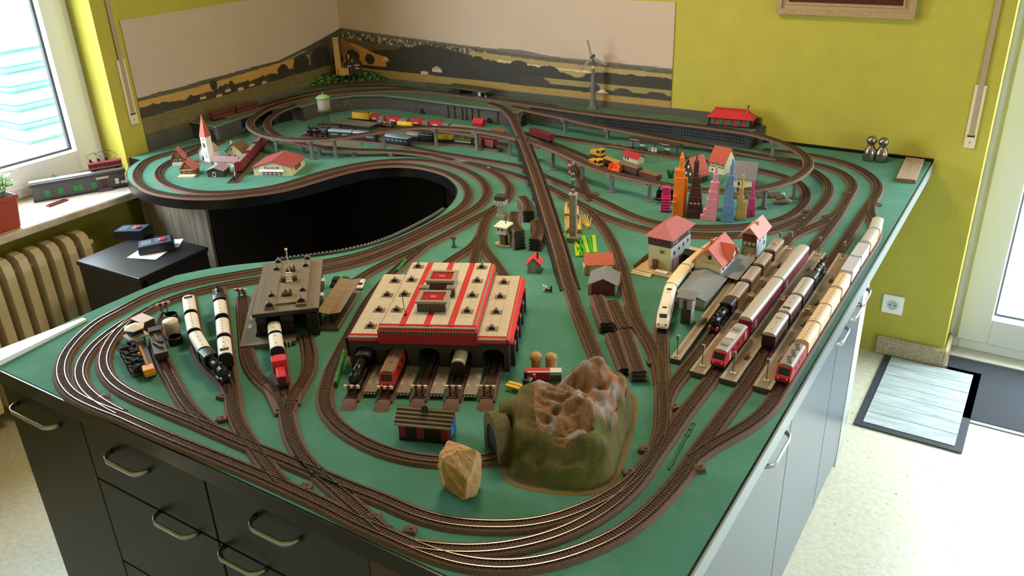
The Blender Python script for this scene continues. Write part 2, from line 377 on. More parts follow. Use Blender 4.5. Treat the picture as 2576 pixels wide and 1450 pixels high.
mitre(fx0, fx1, fz0, 1.95, .02, .002, .03, 'outer_moulding', m_bronze)
mitre(fx0+.02, fx1-.02, fz0+.02, 1.93, .016, .002, .022, 'flat_moulding', mat('bronze_satin', 'b09678', .5, .3))
mitre(fx0+.036, fx1-.036, fz0+.036, 1.914, .008, .002, .027, 'inner_lip', m_bronze)
obj('picture', MB().b2(fx0+.76, -.012, .044, fx1+.68, -.002, .55), mat('dark_red_print', '3a1410', .35, c2='571f16', scale=14), t)
m_beige = mat('strap_box_beige', 'd8ccb0', .5); m_strap = mat('roller_strap', 'a8927a', .8, var=.1, scale=300)
def strap_box(label, a, wallaxis, y, z0, z1, group='roller shutter strap boxes'):
    # origin at lower end of the cover plate, x along the wall, y out of it
    t = thing('shutter_strap', label, 'shutter strap', a, {'x': 0, 'y': pi/2}[wallaxis])
    h = z1 - z0
    if wallaxis == 'x': s = -1
    else: s = -1
    obj('cover_plate', MB().b2(-.019, -.008, 0, .019, 0, h, bev=.002), m_beige, t)
    obj('slot', MB().b2(-.012, -.0092, .042, .012, -.0078, .05), C('1c1a18'), t)
    obj('screw', MB().tube((0, -.0078, .022), (0, -.0095, .022), .0035, n=10), C('a89c80', .4, .4), t)
    obj('strap', MB().add([(-.009, -.0095, .048), (.009, -.0095, .048), (.011, -.004, ZC-z0-.02), (-.007, -.004, ZC-z0-.02), (-.009, -.008, .048), (.009, -.008, .048), (.011, -.002, ZC-z0-.02), (-.007, -.002, ZC-z0-.02)], [(0, 1, 2, 3), (7, 6, 5, 4), (0, 4, 5, 1), (1, 5, 6, 2), (2, 6, 7, 3), (3, 7, 4, 0)]), m_strap, t)
pl = onX(338, 313, XL); pr_ = onY(2437, 372, YB)
t = strap_box('beige roller shutter strap with cover plate beside the window', (XL, pl.y, pl.z), 'y', 0, pl.z, pl.z+.27)
pr0 = (pr_.x, YB, pr_.z)
strap_box('beige roller shutter strap with cover plate beside the terrace door', pr0, 'x', 0, pr_.z, pr_.z+.23)
s0 = onY(2243, 765, YB)
t = thing('wall_socket', 'white wall socket beside the white end cabinet', 'socket', (s0.x+.005, YB, s0.z))
obj('plate', MB().b2(-.041, -.009, -.041, .041, 0, .041, bev=.003), m_white, t)
obj('well', MB().tube((0, -.0085, 0), (0, -.0105, 0), .024, n=24), C('dcdcd6', .4), t)
obj('cup', MB().tube((0, -.0106, 0), (0, -.0108, 0), .019, n=24), C('b4b6b6', .4), t)
for q in (-1, 1): obj('hole', MB().tube((q*.0095, -.0107, 0), (q*.0095, -.0112, 0), .003, n=10), C('1a1a1a'), t)
# ---- mats on the floor
m_rub = mat('black_mat_rubber', '2c2f35', .75, bump=.2, bscale=500)
a, b_, c_, d_ = P(2145, 1070, -T), P(2423, 1143, -T), P(2470, 945, -T), P(2222, 897, -T)
cx, cy = (a.x+c_.x)/2, (a.y+c_.y)/2; wx, wy = abs(c_.x-a.x)-.002, abs(c_.y-a.y)-.002
t = thing('doormat', 'pale doormat printed with weathered planks and dark rubber border', 'doormat', (cx, cy, .003))
obj('rubber_border', MB().b2(-wx/2, -wy/2, 0, wx/2, wy/2, .004, bev=.0015), m_rub, t)
m_plk = mat('weathered_plank_print', 'b9c0bc', .85, c2='8f9b9b', scale=6, bump=.3, bscale=300, stretch=(1, 6, 1))
nb = 7
for i in range(nb):
    y0 = -wy/2+.028+(wy-.056)*i/nb
    obj('printed_plank', MB().b2(-wx/2+.028, y0+.0015, .004, wx/2-.028, y0+(wy-.056)/nb-.0012, .0062+.0004*(i % 2)), m_plk, t)
e0 = P(2440, 1075, -T)
t = thing('floor_mat', 'dark grey entrance mat on the floor at the terrace door', 'floor mat', (.55, 3.3, 0.0))
g0 = P(2395, 885, -T)
obj('pile', MB().b2(g0.x-.55, -.245, .001, .75, .245, .007, bev=.002), mat('charcoal_pile', '33363c', .95, var=.3, scale=400, bump=.8, bscale=500), t)
obj('edging', MB().b2(g0.x-.55, -.262, 0, .75, -.245, .005).b2(g0.x-.55, .245, 0, .75, .25, .005), C('8a8f92', .6), t)
t.location.y = (e0.y + g0.y)/2 + .01
# ---- outside: terrace, planter, deck strip, compost bins, fence
m_ter = mat('terrace_paving', 'dcdad2', .8, c2='c9c6bb', scale=10)
struct('terrace', MB().b2(-1.2, YB+.46, -.12, 4, YB+5, -.08), m_ter)
for i in range(3): struct('paving_joint', MB().b2(-1+.9*i, YB+.45, -.082, -.99+.9*i, YB+5, -.0795), C('a9a69c', .9))
t = thing('terrace_grating', 'grey slatted grating outside the terrace door', 'grating', (.35, YB+.62, -.078))
for i in range(6): obj('slat', MB().b2(-.4, -.12+.045*i, 0, .8, -.092+.045*i, .02), C('8c97a0', .5), t)
pp = onY(2590, 560, YB+1.2)
t = thing('planter', 'grey round planter with flowers on the terrace outside the door', 'planter', (.32, 4.45, -.08))
obj('pot', MB().lathe([(.19, 0), (.25, .5), (.27, .5), (.27, .54), (.24, .54), (.24, .5)], n=28), mat('grey_planter', '8f9aa6', .5), t, True)
obj('soil', MB().lathe([(.235, .48), (.2, .52)], n=20), mat('dark_soil', '2b2119', .95, var=.5, scale=60), t)
fl = MB(); random.seed(4)
for i in range(60):
    an = random.random()*2*pi; r = random.random()*.22; fl.ball(r*math.cos(an), r*math.sin(an), .55+random.random()*.14, .02+.02*random.random(), 6)
obj('foliage', fl, mat('planter_leaves', '3c4a2a', .8, c2='6b5a3c', scale=20), t, kind='stuff')
fy = MB()
for i in range(9):
    an = random.random()*2*pi; r = .05+random.random()*.18; fy.ball(r*math.cos(an), r*math.sin(an), .7, .02, 6)
obj('blossoms', fy, C('e6cf3a', .6), t, kind='stuff')
struct('yard_ground', MB().b2(-9, -2, .2, XL-.6, 6, .4), mat('yard_flagstones', 'b8b4a2', .9, c2='93a07c', scale=4))
m_bin = mat('turquoise_bin_plastic', '6f9e9c', .45, var=.05)
def bin_(x, y, h, label, s=1.0):
    t = thing('storage_bin', label, 'bin', (x, y, .4))
    mb = MB()
    for i in range(5):
        z = h*i/5; k = (1 - .03*(5-i))*s; mb.box(0, 0, z, 1.0*k, .9*k, h/5+.002, tx=1.0, ty=1.0, bev=.03)
    obj('body', mb, m_bin, t)
    for i in range(1, 5): obj('rib', MB().box(0, 0, h*i/5-.012, 1.01*s*(1-.03*(5-i)), .91*s*(1-.03*(5-i)), .03, bev=.008), mat('turquoise_bin_rib', '4f8a86', .5), t)
    obj('lid', MB().box(0, 0, h, 1.08*s, .98*s, .07, tx=.95, ty=.95, bev=.02), mat('turquoise_bin_lid', 'a3c9c4', .4), t)
q = onX(100, 330, -4.55)
bin_(-6.03, 3.22, .62, 'turquoise plastic storage bin with ribbed sides outside the window')
t = thing('garden_fence', 'white board fence in the yard behind the storage bins', 'fence', (-7.4, 3.4, .4))
for i in range(34): obj('board', MB().box(0, -3.4+.2*i, 0, .03, .19, 2.6), mat('white_fence_paint', 'd9dcd8', .7), t)
t = thing('climbing_vine', 'bare brown vine climbing on the white fence outside', 'vine', (-7.15, 3.2, .4))
random.seed(11)
for k in range(7):
    p = Vector((0, -1.2+.5*k, 1.2)); pts = [p.copy()]; d = Vector((0, random.uniform(-.5, .5), 1)).normalized()
    for i in range(14):
        d = (d + Vector((random.uniform(-.1, .1), random.uniform(-.7, .7), random.uniform(-.3, .4)))).normalized(); p = p + d*.14; pts.append(p.copy())
    obj('branch', MB().path(pts, .014, 5), mat('vine_bark', '8a7a68', .9), t)
# ---- railway lines: centre line between the rails, traced on the table plane ------------
# (px, py[, height of the roadbed over the table])
TRACKS = [
 ('outer loop', 'brown railway line hugging the rim of the table bay and the front edge', [
  (560,347),(470,372),(420,384),(374,398),(352,416),(342,435),(347,453),(364,469),(393,481),(438,489),(490,493),(559,492),(625,485),(690,477),(745,464),(799,448),(853,432),(908,420),(962,413),(1016,412),(1070,418),(1122,432),(1158,452),(1176,474),(1176,498),(1155,522),(1111,549),(1043,584),(989,608),(908,636),(826,654),(745,665),(663,675),(560,692),(480,707),(400,729),(340,755),(290,782),(248,803),(207,836),(176,869),(159,896),(152,921),(153,945),(165,970),(186,991),(217,1008),(259,1026),(300,1041),(380,1077),(462,1112),(545,1146),(628,1180),(700,1211),(770,1243),(830,1271),(894,1305),(964,1335),(1032,1365),(1070,1381),(1118,1397),(1160,1408),(1205,1415),(1250,1418),(1298,1417),(1360,1409),(1420,1394),(1480,1373),(1540,1346),(1590,1315),(1640,1274),(1692,1219),(1722,1182),(1742,1150),(1767,1114),(1800,1069),(1841,1013),(1878,962),(1920,895),(1960,835),(2010,765),(2050,705),(2080,670),(2110,625),(2140,580),(2170,536),(2190,508),(2206,484),(2209,462),(2192,440),(2160,420),(2120,405),(2075,394),(2030,386),(1980,380),(1920,374)]),
 ('second loop', 'brown railway line running second around the bay and under the grey engine shed wall', [
  (560,352),(500,374),(438,399),(410,415),(398,430),(401,446),(420,461),(455,473),(498,481),(558,482),(627,477),(690,467),(745,452),(799,435),(853,421),(905,410),(960,403),(1020,400),(1080,403),(1140,415),(1180,430),(1210,449),(1224,470),(1222,492),(1204,514),(1170,536),(1120,561),(1060,590),(1000,620),(940,645),(890,660),(840,671),(780,681),(700,692),(600,707),(520,723),(450,742),(390,766),(330,797),(280,829),(243,858),(215,889),(200,918),(198,944),(209,970),(232,994),(262,1015),(300,1035)]),
 ('inner loop', 'brown railway line forming the third curve by the table corner', [
  (420,752),(370,776),(330,800),(300,826),(276,856),(261,886),(258,913),(268,940),(292,966),(335,992),(400,1020),(460,1045),(520,1070),(600,1105),(640,1122),(700,1145),(760,1170),(820,1195),(860,1212),(910,1232),(963,1251),(1032,1282),(1101,1304),(1170,1315),(1246,1318),(1300,1317),(1345,1312),(1400,1300),(1426,1291),(1487,1267),(1530,1245),(1570,1220),(1605,1192),(1628,1163),(1650,1128),(1662,1097),(1668,1067),(1669,1043),(1668,1009),(1667,963),(1665,910),(1664,870),(1664,838),(1668,800),(1681,760),(1703,722),(1736,688),(1776,655),(1816,628)]),
 ('second front line', 'brown railway line second from the front edge joining the platform lines', [
  (1032,1365),(1070,1373),(1118,1377),(1160,1380),(1205,1379),(1250,1376),(1304,1367),(1345,1358),(1386,1346),(1450,1320),(1508,1288),(1548,1259),(1589,1222),(1625,1175),(1645,1143),(1668,1112),(1689,1082),(1711,1049),(1744,1006),(1778,963),(1802,932),(1850,871),(1900,807),(1950,743),(2000,679),(2045,621),(2085,570),(2112,532),(2135,490),(2147,468),(2140,448),(2115,430),(2080,417),(2040,408),(1980,398)]),
 ('first platform line', 'brown railway line under the orange coaches beside the station', [
  (1668,1043),(1672,1010),(1683,978),(1704,951),(1735,912),(1775,861),(1800,830),(1850,767),(1900,703),(1955,634),(1993,588),(2008,572),(2035,545),(2063,517),(2082,490),(2086,466),(2072,445),(2045,427),(2000,412),(1950,402)]),
 ('edge line', 'brown railway line along the right table edge under the wagons', [
  (1742,1150),(1752,1143),(1775,1126),(1808,1106),(1858,1079),(1899,1052),(1932,1023),(1952,993),(1968,967),(2000,916),(2040,852),(2080,788),(2120,724),(2160,660),(2196,604),(2205,578),(2199,554),(2191,536),(2190,518),(2197,501)]),
 ('ladder line', 'brown railway line slanting between the platform lines near the signal tower', [
  (1985,595),(2010,582),(2050,566),(2080,552),(2105,534),(2125,510)]),
 ('village curve', 'brown railway curve around the colourful toy towers', [
  (1040,370),(1120,385),(1200,398),(1280,411),(1316,419),(1360,437),(1400,453),(1440,470),(1480,488),(1520,506),(1580,535),(1620,550),(1660,560),(1710,567),(1750,569),(1810,569),(1870,566),(1915,561),(1952,553),(1990,538),(2018,516),(2030,494),(2026,474),(2010,457),(1970,441),(1920,428),(1870,419),(1810,412)]),
 ('station curve', 'brown railway curve passing behind the tall station house', [
  (1086,388,.004),(1140,402),(1200,413),(1260,427),(1320,446),(1370,465),(1400,480),(1460,511),(1500,532),(1540,548),(1580,562),(1630,575),(1690,585),(1750,588),(1820,589),(1880,586),(1940,577),(1985,562),(2030,540)]),
 ('third loop', 'brown railway curve outermost on the right of the bay beside the watchtower', [
  (1140,402),(1200,415),(1240,430),(1268,449),(1282,470),(1278,490),(1262,507),(1236,525),(1200,544),(1160,566),(1120,588),(1070,613),(1020,636),(985,652),(940,674),(890,705)]),
 ('shed throat', 'brown railway line leading from the third curve into the back of the red roofed shed', [
  (1262,507),(1240,522),(1224,543),(1215,566),(1209,586),(1203,604),(1196,636),(1190,670)]),
 ('left throat', 'brown railway branch fanning left behind the red roofed shed', [
  (1209,586),(1196,607),(1180,622),(1150,641),(1125,657)]),
 ('right throat', 'brown railway branch fanning right behind the red roofed shed', [
  (1209,586),(1210,606),(1220,626),(1236,646),(1252,668),(1275,700)]),
 ('shed loop', 'brown railway curve sweeping around the red roofed shed into the tunnel', [
  (1070,613),(1040,638),(1005,668),(970,700),(940,735),(915,772),(893,812),(872,850),(850,890),(832,925),(822,960),(814,990),(816,1015),(828,1040),(852,1067),(890,1095),(940,1120),(1000,1140),(1060,1151),(1120,1156),(1180,1154),(1230,1149),(1280,1141)]),
 ('ramp foot', 'brown railway line between the track stacks and the green felt ending behind the mountain', [
  (1434,722),(1454,780),(1478,840),(1498,890),(1520,945)]),
 ('cabin line', 'brown railway line running past the orange roofed house to the white express train', [
  (1478,520),(1500,545),(1520,570),(1540,602),(1556,640),(1568,680),(1578,720),(1588,760),(1598,795),(1614,825),(1634,855),(1650,885),(1660,920),(1666,963)]),
 ('crossing line', 'brown railway line crossing from the white coaches to the front edge', [
  (548,715),(556,770),(564,830),(570,890),(574,935),(581,965),(583,990),(585,1015),(592,1045),(606,1075),(622,1100),(640,1124),(660,1152),(682,1182),(705,1209)]),
 ('left siding', 'brown siding under the bent row of white coaches', [
  (474,742),(483,795),(490,845),(502,885),(522,916),(548,938),(570,962),(581,990)]),
 ('tank siding', 'brown siding with the dark tender beside the white canister', [
  (415,785),(400,815),(393,845),(398,880),(412,915),(432,950),(450,985),(468,1012),(486,1035),(512,1058),(545,1082)]),
 ('hall siding', 'brown siding with a buffer stop left of the grey engine shed', [
  (609,742),(612,790),(616,840),(621,890),(634,925),(658,955),(690,982),(708,1005),(716,1030)]),
 ('hall line', 'brown railway line under the small red locomotive leaving the grey shed', [
  (692,830),(697,870),(704,920),(711,960),(716,1000),(719,1030),(724,1060),(731,1090),(742,1115),(758,1142),(780,1168),(806,1193),(840,1222),(880,1258),(920,1292),(964,1330)]),
 ('hall branch', 'brown railway branch curving from the right arch of the grey shed', [
  (768,840),(777,880),(778,915),(768,945),(748,975),(732,1003),(722,1030)]),
 ('stub line', 'short brown stub track under the dark red railbus near the church', [
  (672,352),(650,378),(625,408),(600,437),(583,455)]),
 ('yard back line', 'brown yard track in the row beside the viaduct wall', [
  (870,298),(900,301),(960,307),(1040,316),(1120,325),(1200,335),(1280,348),(1360,366)]),
 ('yard middle line', 'brown yard track under the yellow tank wagon in the middle row', [
  (800,312),(880,314),(960,318),(1040,326),(1120,337),(1200,349),(1280,364)]),
 ('yard front line', 'brown yard track under the steam engine and dark coaches', [
  (760,340),(800,343),(880,348),(960,356),(1010,362),(1040,368)]),
 ('yard tank line', 'brown yard track under the grey and yellow tank wagons', [
  (940,339),(1020,348),(1072,355),(1120,357),(1190,363),(1260,375)]),
 ('goods line', 'brown railway line under the yellow machines and brown wagons', [
  (1310,330),(1350,345),(1400,362),(1450,382),(1500,404),(1550,423),(1600,440),(1650,456),(1700,470)]),
 ('works line', 'brown railway line forking in front of the yellow machines', [
  (1360,350),(1400,372),(1430,395),(1450,420),(1462,450),(1475,480),(1490,500)]),
 ('platform halt line', 'brown railway line behind the small covered platform', [
  (1330,332),(1400,342),(1480,355),(1560,367),(1650,383),(1740,398),(1830,412)]),
]
ELEV = [
 ('viaduct spiral', 'brown elevated railway loop on grey pillars from shelf to shelf', [
  (1130,231,.072),(1060,226,.072),(1000,224,.072),(940,226,.072),(880,230,.072),(800,238,.072),(730,252,.073),(680,268,.074),(645,287,.076),(629,303,.077),(633,318,.077),(655,332,.077),(690,342,.077),(740,348,.077),(800,348,.077),(860,343,.078),(920,334,.078),(990,323,.078),(1040,318,.078),(1080,317,.078),(1130,319,.078),(1180,323,.078),(1240,332,.078),(1300,344,.078),(1360,360,.077),(1400,375,.075),(1440,393,.072),(1480,411,.068),(1520,426,.066),(1580,441,.065),(1640,454,.065),(1700,466,.065),(1770,474,.065),(1840,477,.066),(1900,472,.067),(1950,462,.068),(1995,447,.069),(2025,426,.07),(2035,407,.071),(2020,383,.071),(1980,361,.072),(1930,343,.072),(1880,331,.072),(1800,319,.072),(1700,307,.072),(1600,296,.072),(1500,284,.072),(1400,270,.072),(1300,256,.072),(1200,242,.072),(1130,233,.072)]),
 ('shelf rear line', 'brown railway line on the shelf close along both picture walls', [
  (560,292,.072),(620,276,.072),(680,258,.072),(740,241,.072),(800,229,.072),(860,220,.072),(920,216,.072),(980,216,.072),(1040,222,.072),(1120,232,.072),(1200,242,.072),(1300,252,.072),(1400,265,.072)]),
 ('lower helix', 'brown railway ramp descending inside the left loop to the green felt', [
  (745,262,.07),(715,272,.066),(688,286,.06),(672,302,.055),(674,318,.05),(690,333,.045),(720,348,.04),(770,361,.033),(830,370,.027),(900,375,.021),(970,377,.015),(1030,381,.009),(1086,388,.004)]),
 ('shelf ramp', 'brown railway ramp descending along the perforated viaduct wall', [
  (1290,266,.07),(1350,279,.066),(1410,291,.06),(1500,312,.05),(1600,331,.038),(1700,350,.026),(1800,368,.015),(1880,383,.007),(1950,395,.003),(2010,407,.001)]),
 ('long ramp', 'straight brown railway ramp descending from the shelf across the layout', [
  (1230,258,.072),(1262,268,.073),(1285,288,.075),(1300,315,.077),(1312,342,.078),(1325,375,.074),(1342,420,.067),(1362,480,.056),(1384,550,.042),(1408,630,.024),(1424,690,.008),(1434,722,.001)]),
]
# ================================================================= the layout table
def xy(q, z=0): v = P(q[0], q[1], z); return (v.x, v.y)
def crv(pts, n=8):
    pts = [np.array(p, float) for p in pts]; o = []
    for i in range(len(pts)-1):
        p0, p1, p2, p3 = pts[max(i-1, 0)], pts[i], pts[i+1], pts[min(i+2, len(pts)-1)]
        for k in range(n):
            t = k/n; o.append(.5*(2*p1+(p2-p0)*t+(2*p0-5*p1+4*p2-p3)*t*t+(3*p1-p0-3*p2+p3)*t**3))
    o.append(pts[-1]); return np.array(o)
def resample(c, d):
    s = np.r_[0, np.cumsum(np.linalg.norm(np.diff(c, axis=0), axis=1))]; n = max(2, int(s[-1]/d)); t = np.linspace(0, s[-1], n+1)
    return np.stack([np.interp(t, s, c[:, k]) for k in range(c.shape[1])], 1)
def smooth(c, it):
    c = c.copy()
    for _ in range(it): c[1:-1] = .5*c[1:-1]+.25*(c[:-2]+c[2:])
    return c
XE, YE, XW = -.329, .787, -2.07       # right, front and left edges of the top
BAY = [(440, 692), (540, 672), (640, 660), (740, 651), (860, 635), (960, 610), (1030, 580), (1090, 549), (1132, 515), (1149, 485), (1140, 461), (1105, 437), (1060, 423), (1000, 418), (940, 423), (890, 433), (830, 450), (770, 466), (700, 481), (610, 495), (500, 501), (430, 497), (375, 486), (337, 470), (318, 450), (317, 431), (330, 414), (352, 402)]
bay = smooth(resample(crv([xy(q) for q in BAY]), .02), 6)
outline = [(XE, YB-.002), (XL+.003, YB-.002), (XL+.003, bay[-1][1])] + [tuple(p) for p in bay[::-1]] + [(XW, bay[0][1]-.12), (XW, YE), (XE, YE)]
m_black = mat('black_worktop_laminate', '131317', .3, var=.1, scale=200)
m_felt = mat('green_felt', '448572', .95, c2='36735c', scale=3.2, bump=.5, bscale=700)
nt = m_felt.node_tree; b = nt.nodes['Principled BSDF']; b.inputs['Sheen Weight'].default_value = .08     # pale wear scratches and blotches on the felt
n1 = nt.nodes.new('ShaderNodeTexNoise'); n1.inputs['Scale'].default_value = 9; n1.inputs['Detail'].default_value = 9; n1.inputs['Roughness'].default_value = .75
tcx = nt.nodes.new('ShaderNodeTexCoord'); nt.links.new(tcx.outputs['Object'], n1.inputs['Vector'])
r1 = nt.nodes.new('ShaderNodeValToRGB'); r1.color_ramp.elements[0].position = .5; r1.color_ramp.elements[0].color = (0, 0, 0, 1); r1.color_ramp.elements[1].position = .75; r1.color_ramp.elements[1].color = (.45, .45, .45, 1)
mx = nt.nodes.new('ShaderNodeMix'); mx.data_type = 'RGBA'; src = b.inputs['Base Color'].links[0].from_socket
nt.links.new(n1.outputs[0], r1.inputs[0]); nt.links.new(r1.outputs[0], mx.inputs[0]); nt.links.new(src, mx.inputs[6]); mx.inputs[7].default_value = lin('5f9a88')
nt.links.new(mx.outputs[2], b.inputs['Base Color'])
def ring(poly): return list(reversed(poly)) if sum(poly[i][0]*poly[(i+1) % len(poly)][1]-poly[(i+1) % len(poly)][0]*poly[i][1] for i in range(len(poly))) < 0 else list(poly)
root = thing('layout_table', 'large black layout table with green felt top and curved bay', 'table', (0, 0, T))
def polytop(name, poly, z0, z1, m, parent):
    cu = bpy.data.curves.new(name, 'CURVE'); cu.dimensions = '2D'; cu.fill_mode = 'BOTH'; cu.extrude = (z1-z0)/2
    sp = cu.splines.new('POLY'); sp.points.add(len(poly)-1)
    for i, p in enumerate(poly): sp.points[i].co = (p[0], p[1], 0, 1)
    sp.use_cyclic_u = True
    o = bpy.data.objects.new('tmp', cu); COL.objects.link(o); dg = bpy.context.evaluated_depsgraph_get()
    me = bpy.data.meshes.new_from_object(o.evaluated_get(dg)); bpy.data.objects.remove(o); bpy.data.curves.remove(cu)
    for v in me.vertices: v.co.z += (z0+z1)/2
    me.materials.clear(); me.name = name
    return obj(name, me, m, parent)
polytop('worktop', outline, -.042, -.0022, m_black, root)
def inset(poly, d):
    p = np.array(ring(poly)); n = len(p); o = []
    for i in range(n):
        a, b, c = p[i-1], p[i], p[(i+1) % n]; t1 = (b-a)/(np.linalg.norm(b-a)+1e-9); t2 = (c-b)/(np.linalg.norm(c-b)+1e-9)
        nn = np.array([-(t1+t2)[1], (t1+t2)[0]]); nn /= np.linalg.norm(nn)+1e-9; k = max(.5, nn @ np.array([-t1[1], t1[0]])); o.append(tuple(b+nn*d/k))
    return o
polytop('felt', inset(outline, .005), -.0024, 0.0, m_felt, root)
obj('back_upstand', MB().b2(-1.35, YB-.008, -.002, XE, YB-.002, .012), m_black, root)
obj('edge_strip', MB().b2(XE, YE, -.042, XE+.004, YB-.01, .0), mat('pale_edge_band', '8a979d', .3), root)
# ---- cabinets under the table
m_cab = mat('anthracite_cabinet_front', '121114', .42, var=.08, scale=60); m_alu = mat('brushed_handle', 'b9bdc2', .28, .9)
m_gcab = mat('light_grey_cabinet_front', '5c6671', .32); m_wcab = mat('white_cabinet_side', 'ccd6da', .3)
m_oak = mat('grey_oak_veneer', 'b3a595', .5, c2='7d6a5c', scale=5, stretch=(9, 9, .55)); m_wal = mat('walnut_veneer', '5b3a2c', .45, c2='3f2820', scale=6, stretch=(8, 8, .5))
def handle(parent, a, b, out, m=None):
    "bow handle of flat bar from a to b, standing out along out"
    a, b, out = Vector(a), Vector(b), Vector(out); d = (b-a); L_ = d.length; d.normalize(); r = out.length*.9
    w = d.cross(out.normalized())*.006; pts = []
    for i in range(7): an = pi/2*i/6; pts.append((a + d*(r-r*math.cos(an)) + out*math.sin(an)))
    for i in range(7): an = pi/2*(1-i/6); pts.append((b - d*(r-r*math.cos(an)) + out*math.sin(an)))
    vs = []; n = len(pts)
    for i, p in enumerate(pts):
        tg = (pts[min(i+1, n-1)]-pts[max(i-1, 0)]).normalized(); nn = tg.cross(w.normalized())*.0018
        vs += [p-w-nn, p+w-nn, p+w+nn, p-w+nn]
    fs = [(3, 2, 1, 0), tuple(range(4*n-4, 4*n))]
    for i in range(n-1): fs += [(4*i+j, 4*i+(j+1) % 4, 4*i+4+(j+1) % 4, 4*i+4+j) for j in range(4)]
    return obj('handle', MB().add(vs, fs), m or m_alu, parent, True)
ZT = T-.042
yf = YE+.022
def cabinet(label, x0, x1, fronts, body, fm, depth=.5):
    t = thing('drawer_cabinet', label, 'cabinet', (x0, yf+.02, 0))
    w = x1-x0
    obj('carcass', MB().b2(0, 0, .06, w, depth, ZT), body, t)
    for (a, b_, z0, z1, hs) in fronts:
        f = obj('drawer_front', MB().b2(a+.002, -.019, z0+.002, b_-.002, -.001, z1-.002, bev=.0015), fm, t)
        for (h0, h1, hz) in hs: handle(f, (h0, -.019, hz), (h1, -.019, hz), (0, -.03, 0))
    obj('plinth', MB().b2(.02, .04, 0, w-.02, depth-.02, .06), C('101012'), t)
    return t
qx = lambda x, y: onY(x, y, yf)
h1a, h1b = qx(50, 1045), qx(150, 1062)
cx0 = -2.05; cxm = qx(512, 1210).x; cxr = qx(925, 1392).x
hx = lambda a, b, c, d_, x0: (qx(a, b).x-x0, qx(c, d_).x-x0, (qx(a, b).z+qx(c, d_).z)/2+.012)
cabinet('dark grey drawer cabinet at the left front corner of the table', cx0, cxm, [(0, .33, .08, ZT-.005, [hx(52, 1040, 150, 1064, cx0)]), (.33, cxm-cx0, .615, ZT-.005, [hx(284, 1150, 378, 1192, cx0)]), (.33, cxm-cx0, .36, .615, [hx(404, 1302, 502, 1350, cx0)]), (.33, cxm-cx0, .08, .36, [])], m_cab, m_cab)
cabinet('dark grey drawer cabinet beside the wood panel at the table front', cxm+.001, cxr, [(0, cxr-cxm, .615, ZT-.005, [hx(642, 1308, 758, 1372, cxm)]), (0, cxr-cxm, .36, .615, [hx(566, 1390, 672, 1440, cxm)]), (0, cxr-cxm, .08, .36, [])], m_cab, m_cab)
t = thing('side_panel', 'reddish brown wooden cabinet end under the front table edge', 'cabinet', (cxr+.004, yf+.012, 0))
obj('panel', MB().b2(0, 0, .0, .3, .014, ZT), m_wal, t); obj('edge', MB().b2(0, -.008, 0, .003, 0, ZT), C('17120f'), t)
obj('door', MB().b2(.004, -.018, .06, .30, -.001, ZT-.006), m_wal, t)
# light grey cupboards along the right side
xr = XE-.038
g = [P(2063, 1150, 0)]
def rx(px, py): return onX(px, py, xr)
ya, yb_, yc, yd = .84, rx(1953, 1350).y, rx(2058, 1190).y, rx(2128, 1010).y
for i, (y0, y1, lab, hs) in enumerate(((ya, yb_, 'light grey cupboard nearest the viewer under the right table edge', [((yb_-.27), (yb_-.12))]), (yb_, yc, 'light grey cupboard in the middle under the right table edge', [(yc-.14, yc-.02)]), (yc, yd, 'light grey cupboard beside the white rounded end unit', [(yc+.02, yc+.14), (yd-.2, yd-.06)]))):
    t = thing('cupboard', lab, 'cupboard', (xr-.02, y0, 0)); w = y1-y0
    obj('carcass', MB().b2(-.44, .001, .03, 0, w-.001, ZT), m_wcab, t)
    f = obj('door', MB().b2(.001, .002, .06, .02, w-.002, ZT-.012, bev=.0015), m_gcab, t)
    for h0, h1 in hs: handle(f, (.02, h0-y0, ZT-.085), (.02, h1-y0, ZT-.085), (.032, 0, 0))
    obj('plinth', MB().b2(-.42, .02, 0, -.02, w-.02, .03), m_wcab, t)
# white quarter-round end unit
t = thing('end_cabinet', 'white rounded end cabinet under the far right table corner', 'cabinet', (xr-.30, yd, 0))
arc = [(.30, .0)] + [(.30*math.cos(a)**.8 if a < pi/2 else 0, .02+.52*math.sin(a)) for a in np.linspace(0, pi/2, 14)] + [(-.2, .54), (-.2, 0)]
obj('body', MB().prism(arc, .02, ZT-.06), m_wcab, t, True); obj('top_shelf', MB().prism([(p[0]*1.02, p[1]) for p in arc], ZT-.06, ZT-.045), m_white, t)
obj('front_edge', MB().b2(.27, -.012, .02, .302, .0, ZT-.05), mat('cream_edge', 'd2cfc4', .4), t)
# lobe pedestal and the dark cupboards lining the bay
t = thing('pedestal_cabinet', 'cupboard with grey oak side under the round table lobe', 'cabinet', (-3.1, 1.99, 0))
x1 = .36
obj('oak_side', MB().b2(-.06, 0, 0, x1, .02, ZT), m_oak, t)
obj('carcass', MB().b2(-.06, .02, 0, x1, .75, ZT), m_black, t)
f = obj('drawer_front', MB().b2(x1, .012, .42, x1+.018, .74, ZT-.01), m_cab, t)
handle(f, (x1+.018, .08, .72), (x1+.018, .21, .72), (.03, 0, 0))
f = obj('drawer_front', MB().b2(x1, .012, .06, x1+.018, .74, .415), m_cab, t)
t = thing('bay_cabinet', 'dark brown cupboard at the back of the table bay', 'cabinet', (-2.72, 2.73, 0))
obj('carcass', MB().b2(0, 0, 0, 1.45, .5, ZT), m_cab, t); obj('panel', MB().b2(.62, -.01, .02, .95, -.001, ZT-.01), m_wal, t); obj('shelf_edge', MB().b2(.6, -.012, .0, .618, 0, ZT), m_black, t)
t = thing('bay_side_cabinet', 'black cupboard on the right side of the table bay', 'cabinet', (-1.45, 1.35, 0))
obj('carcass', MB().b2(0, 0, 0, .5, 1.3, ZT), m_cab, t)
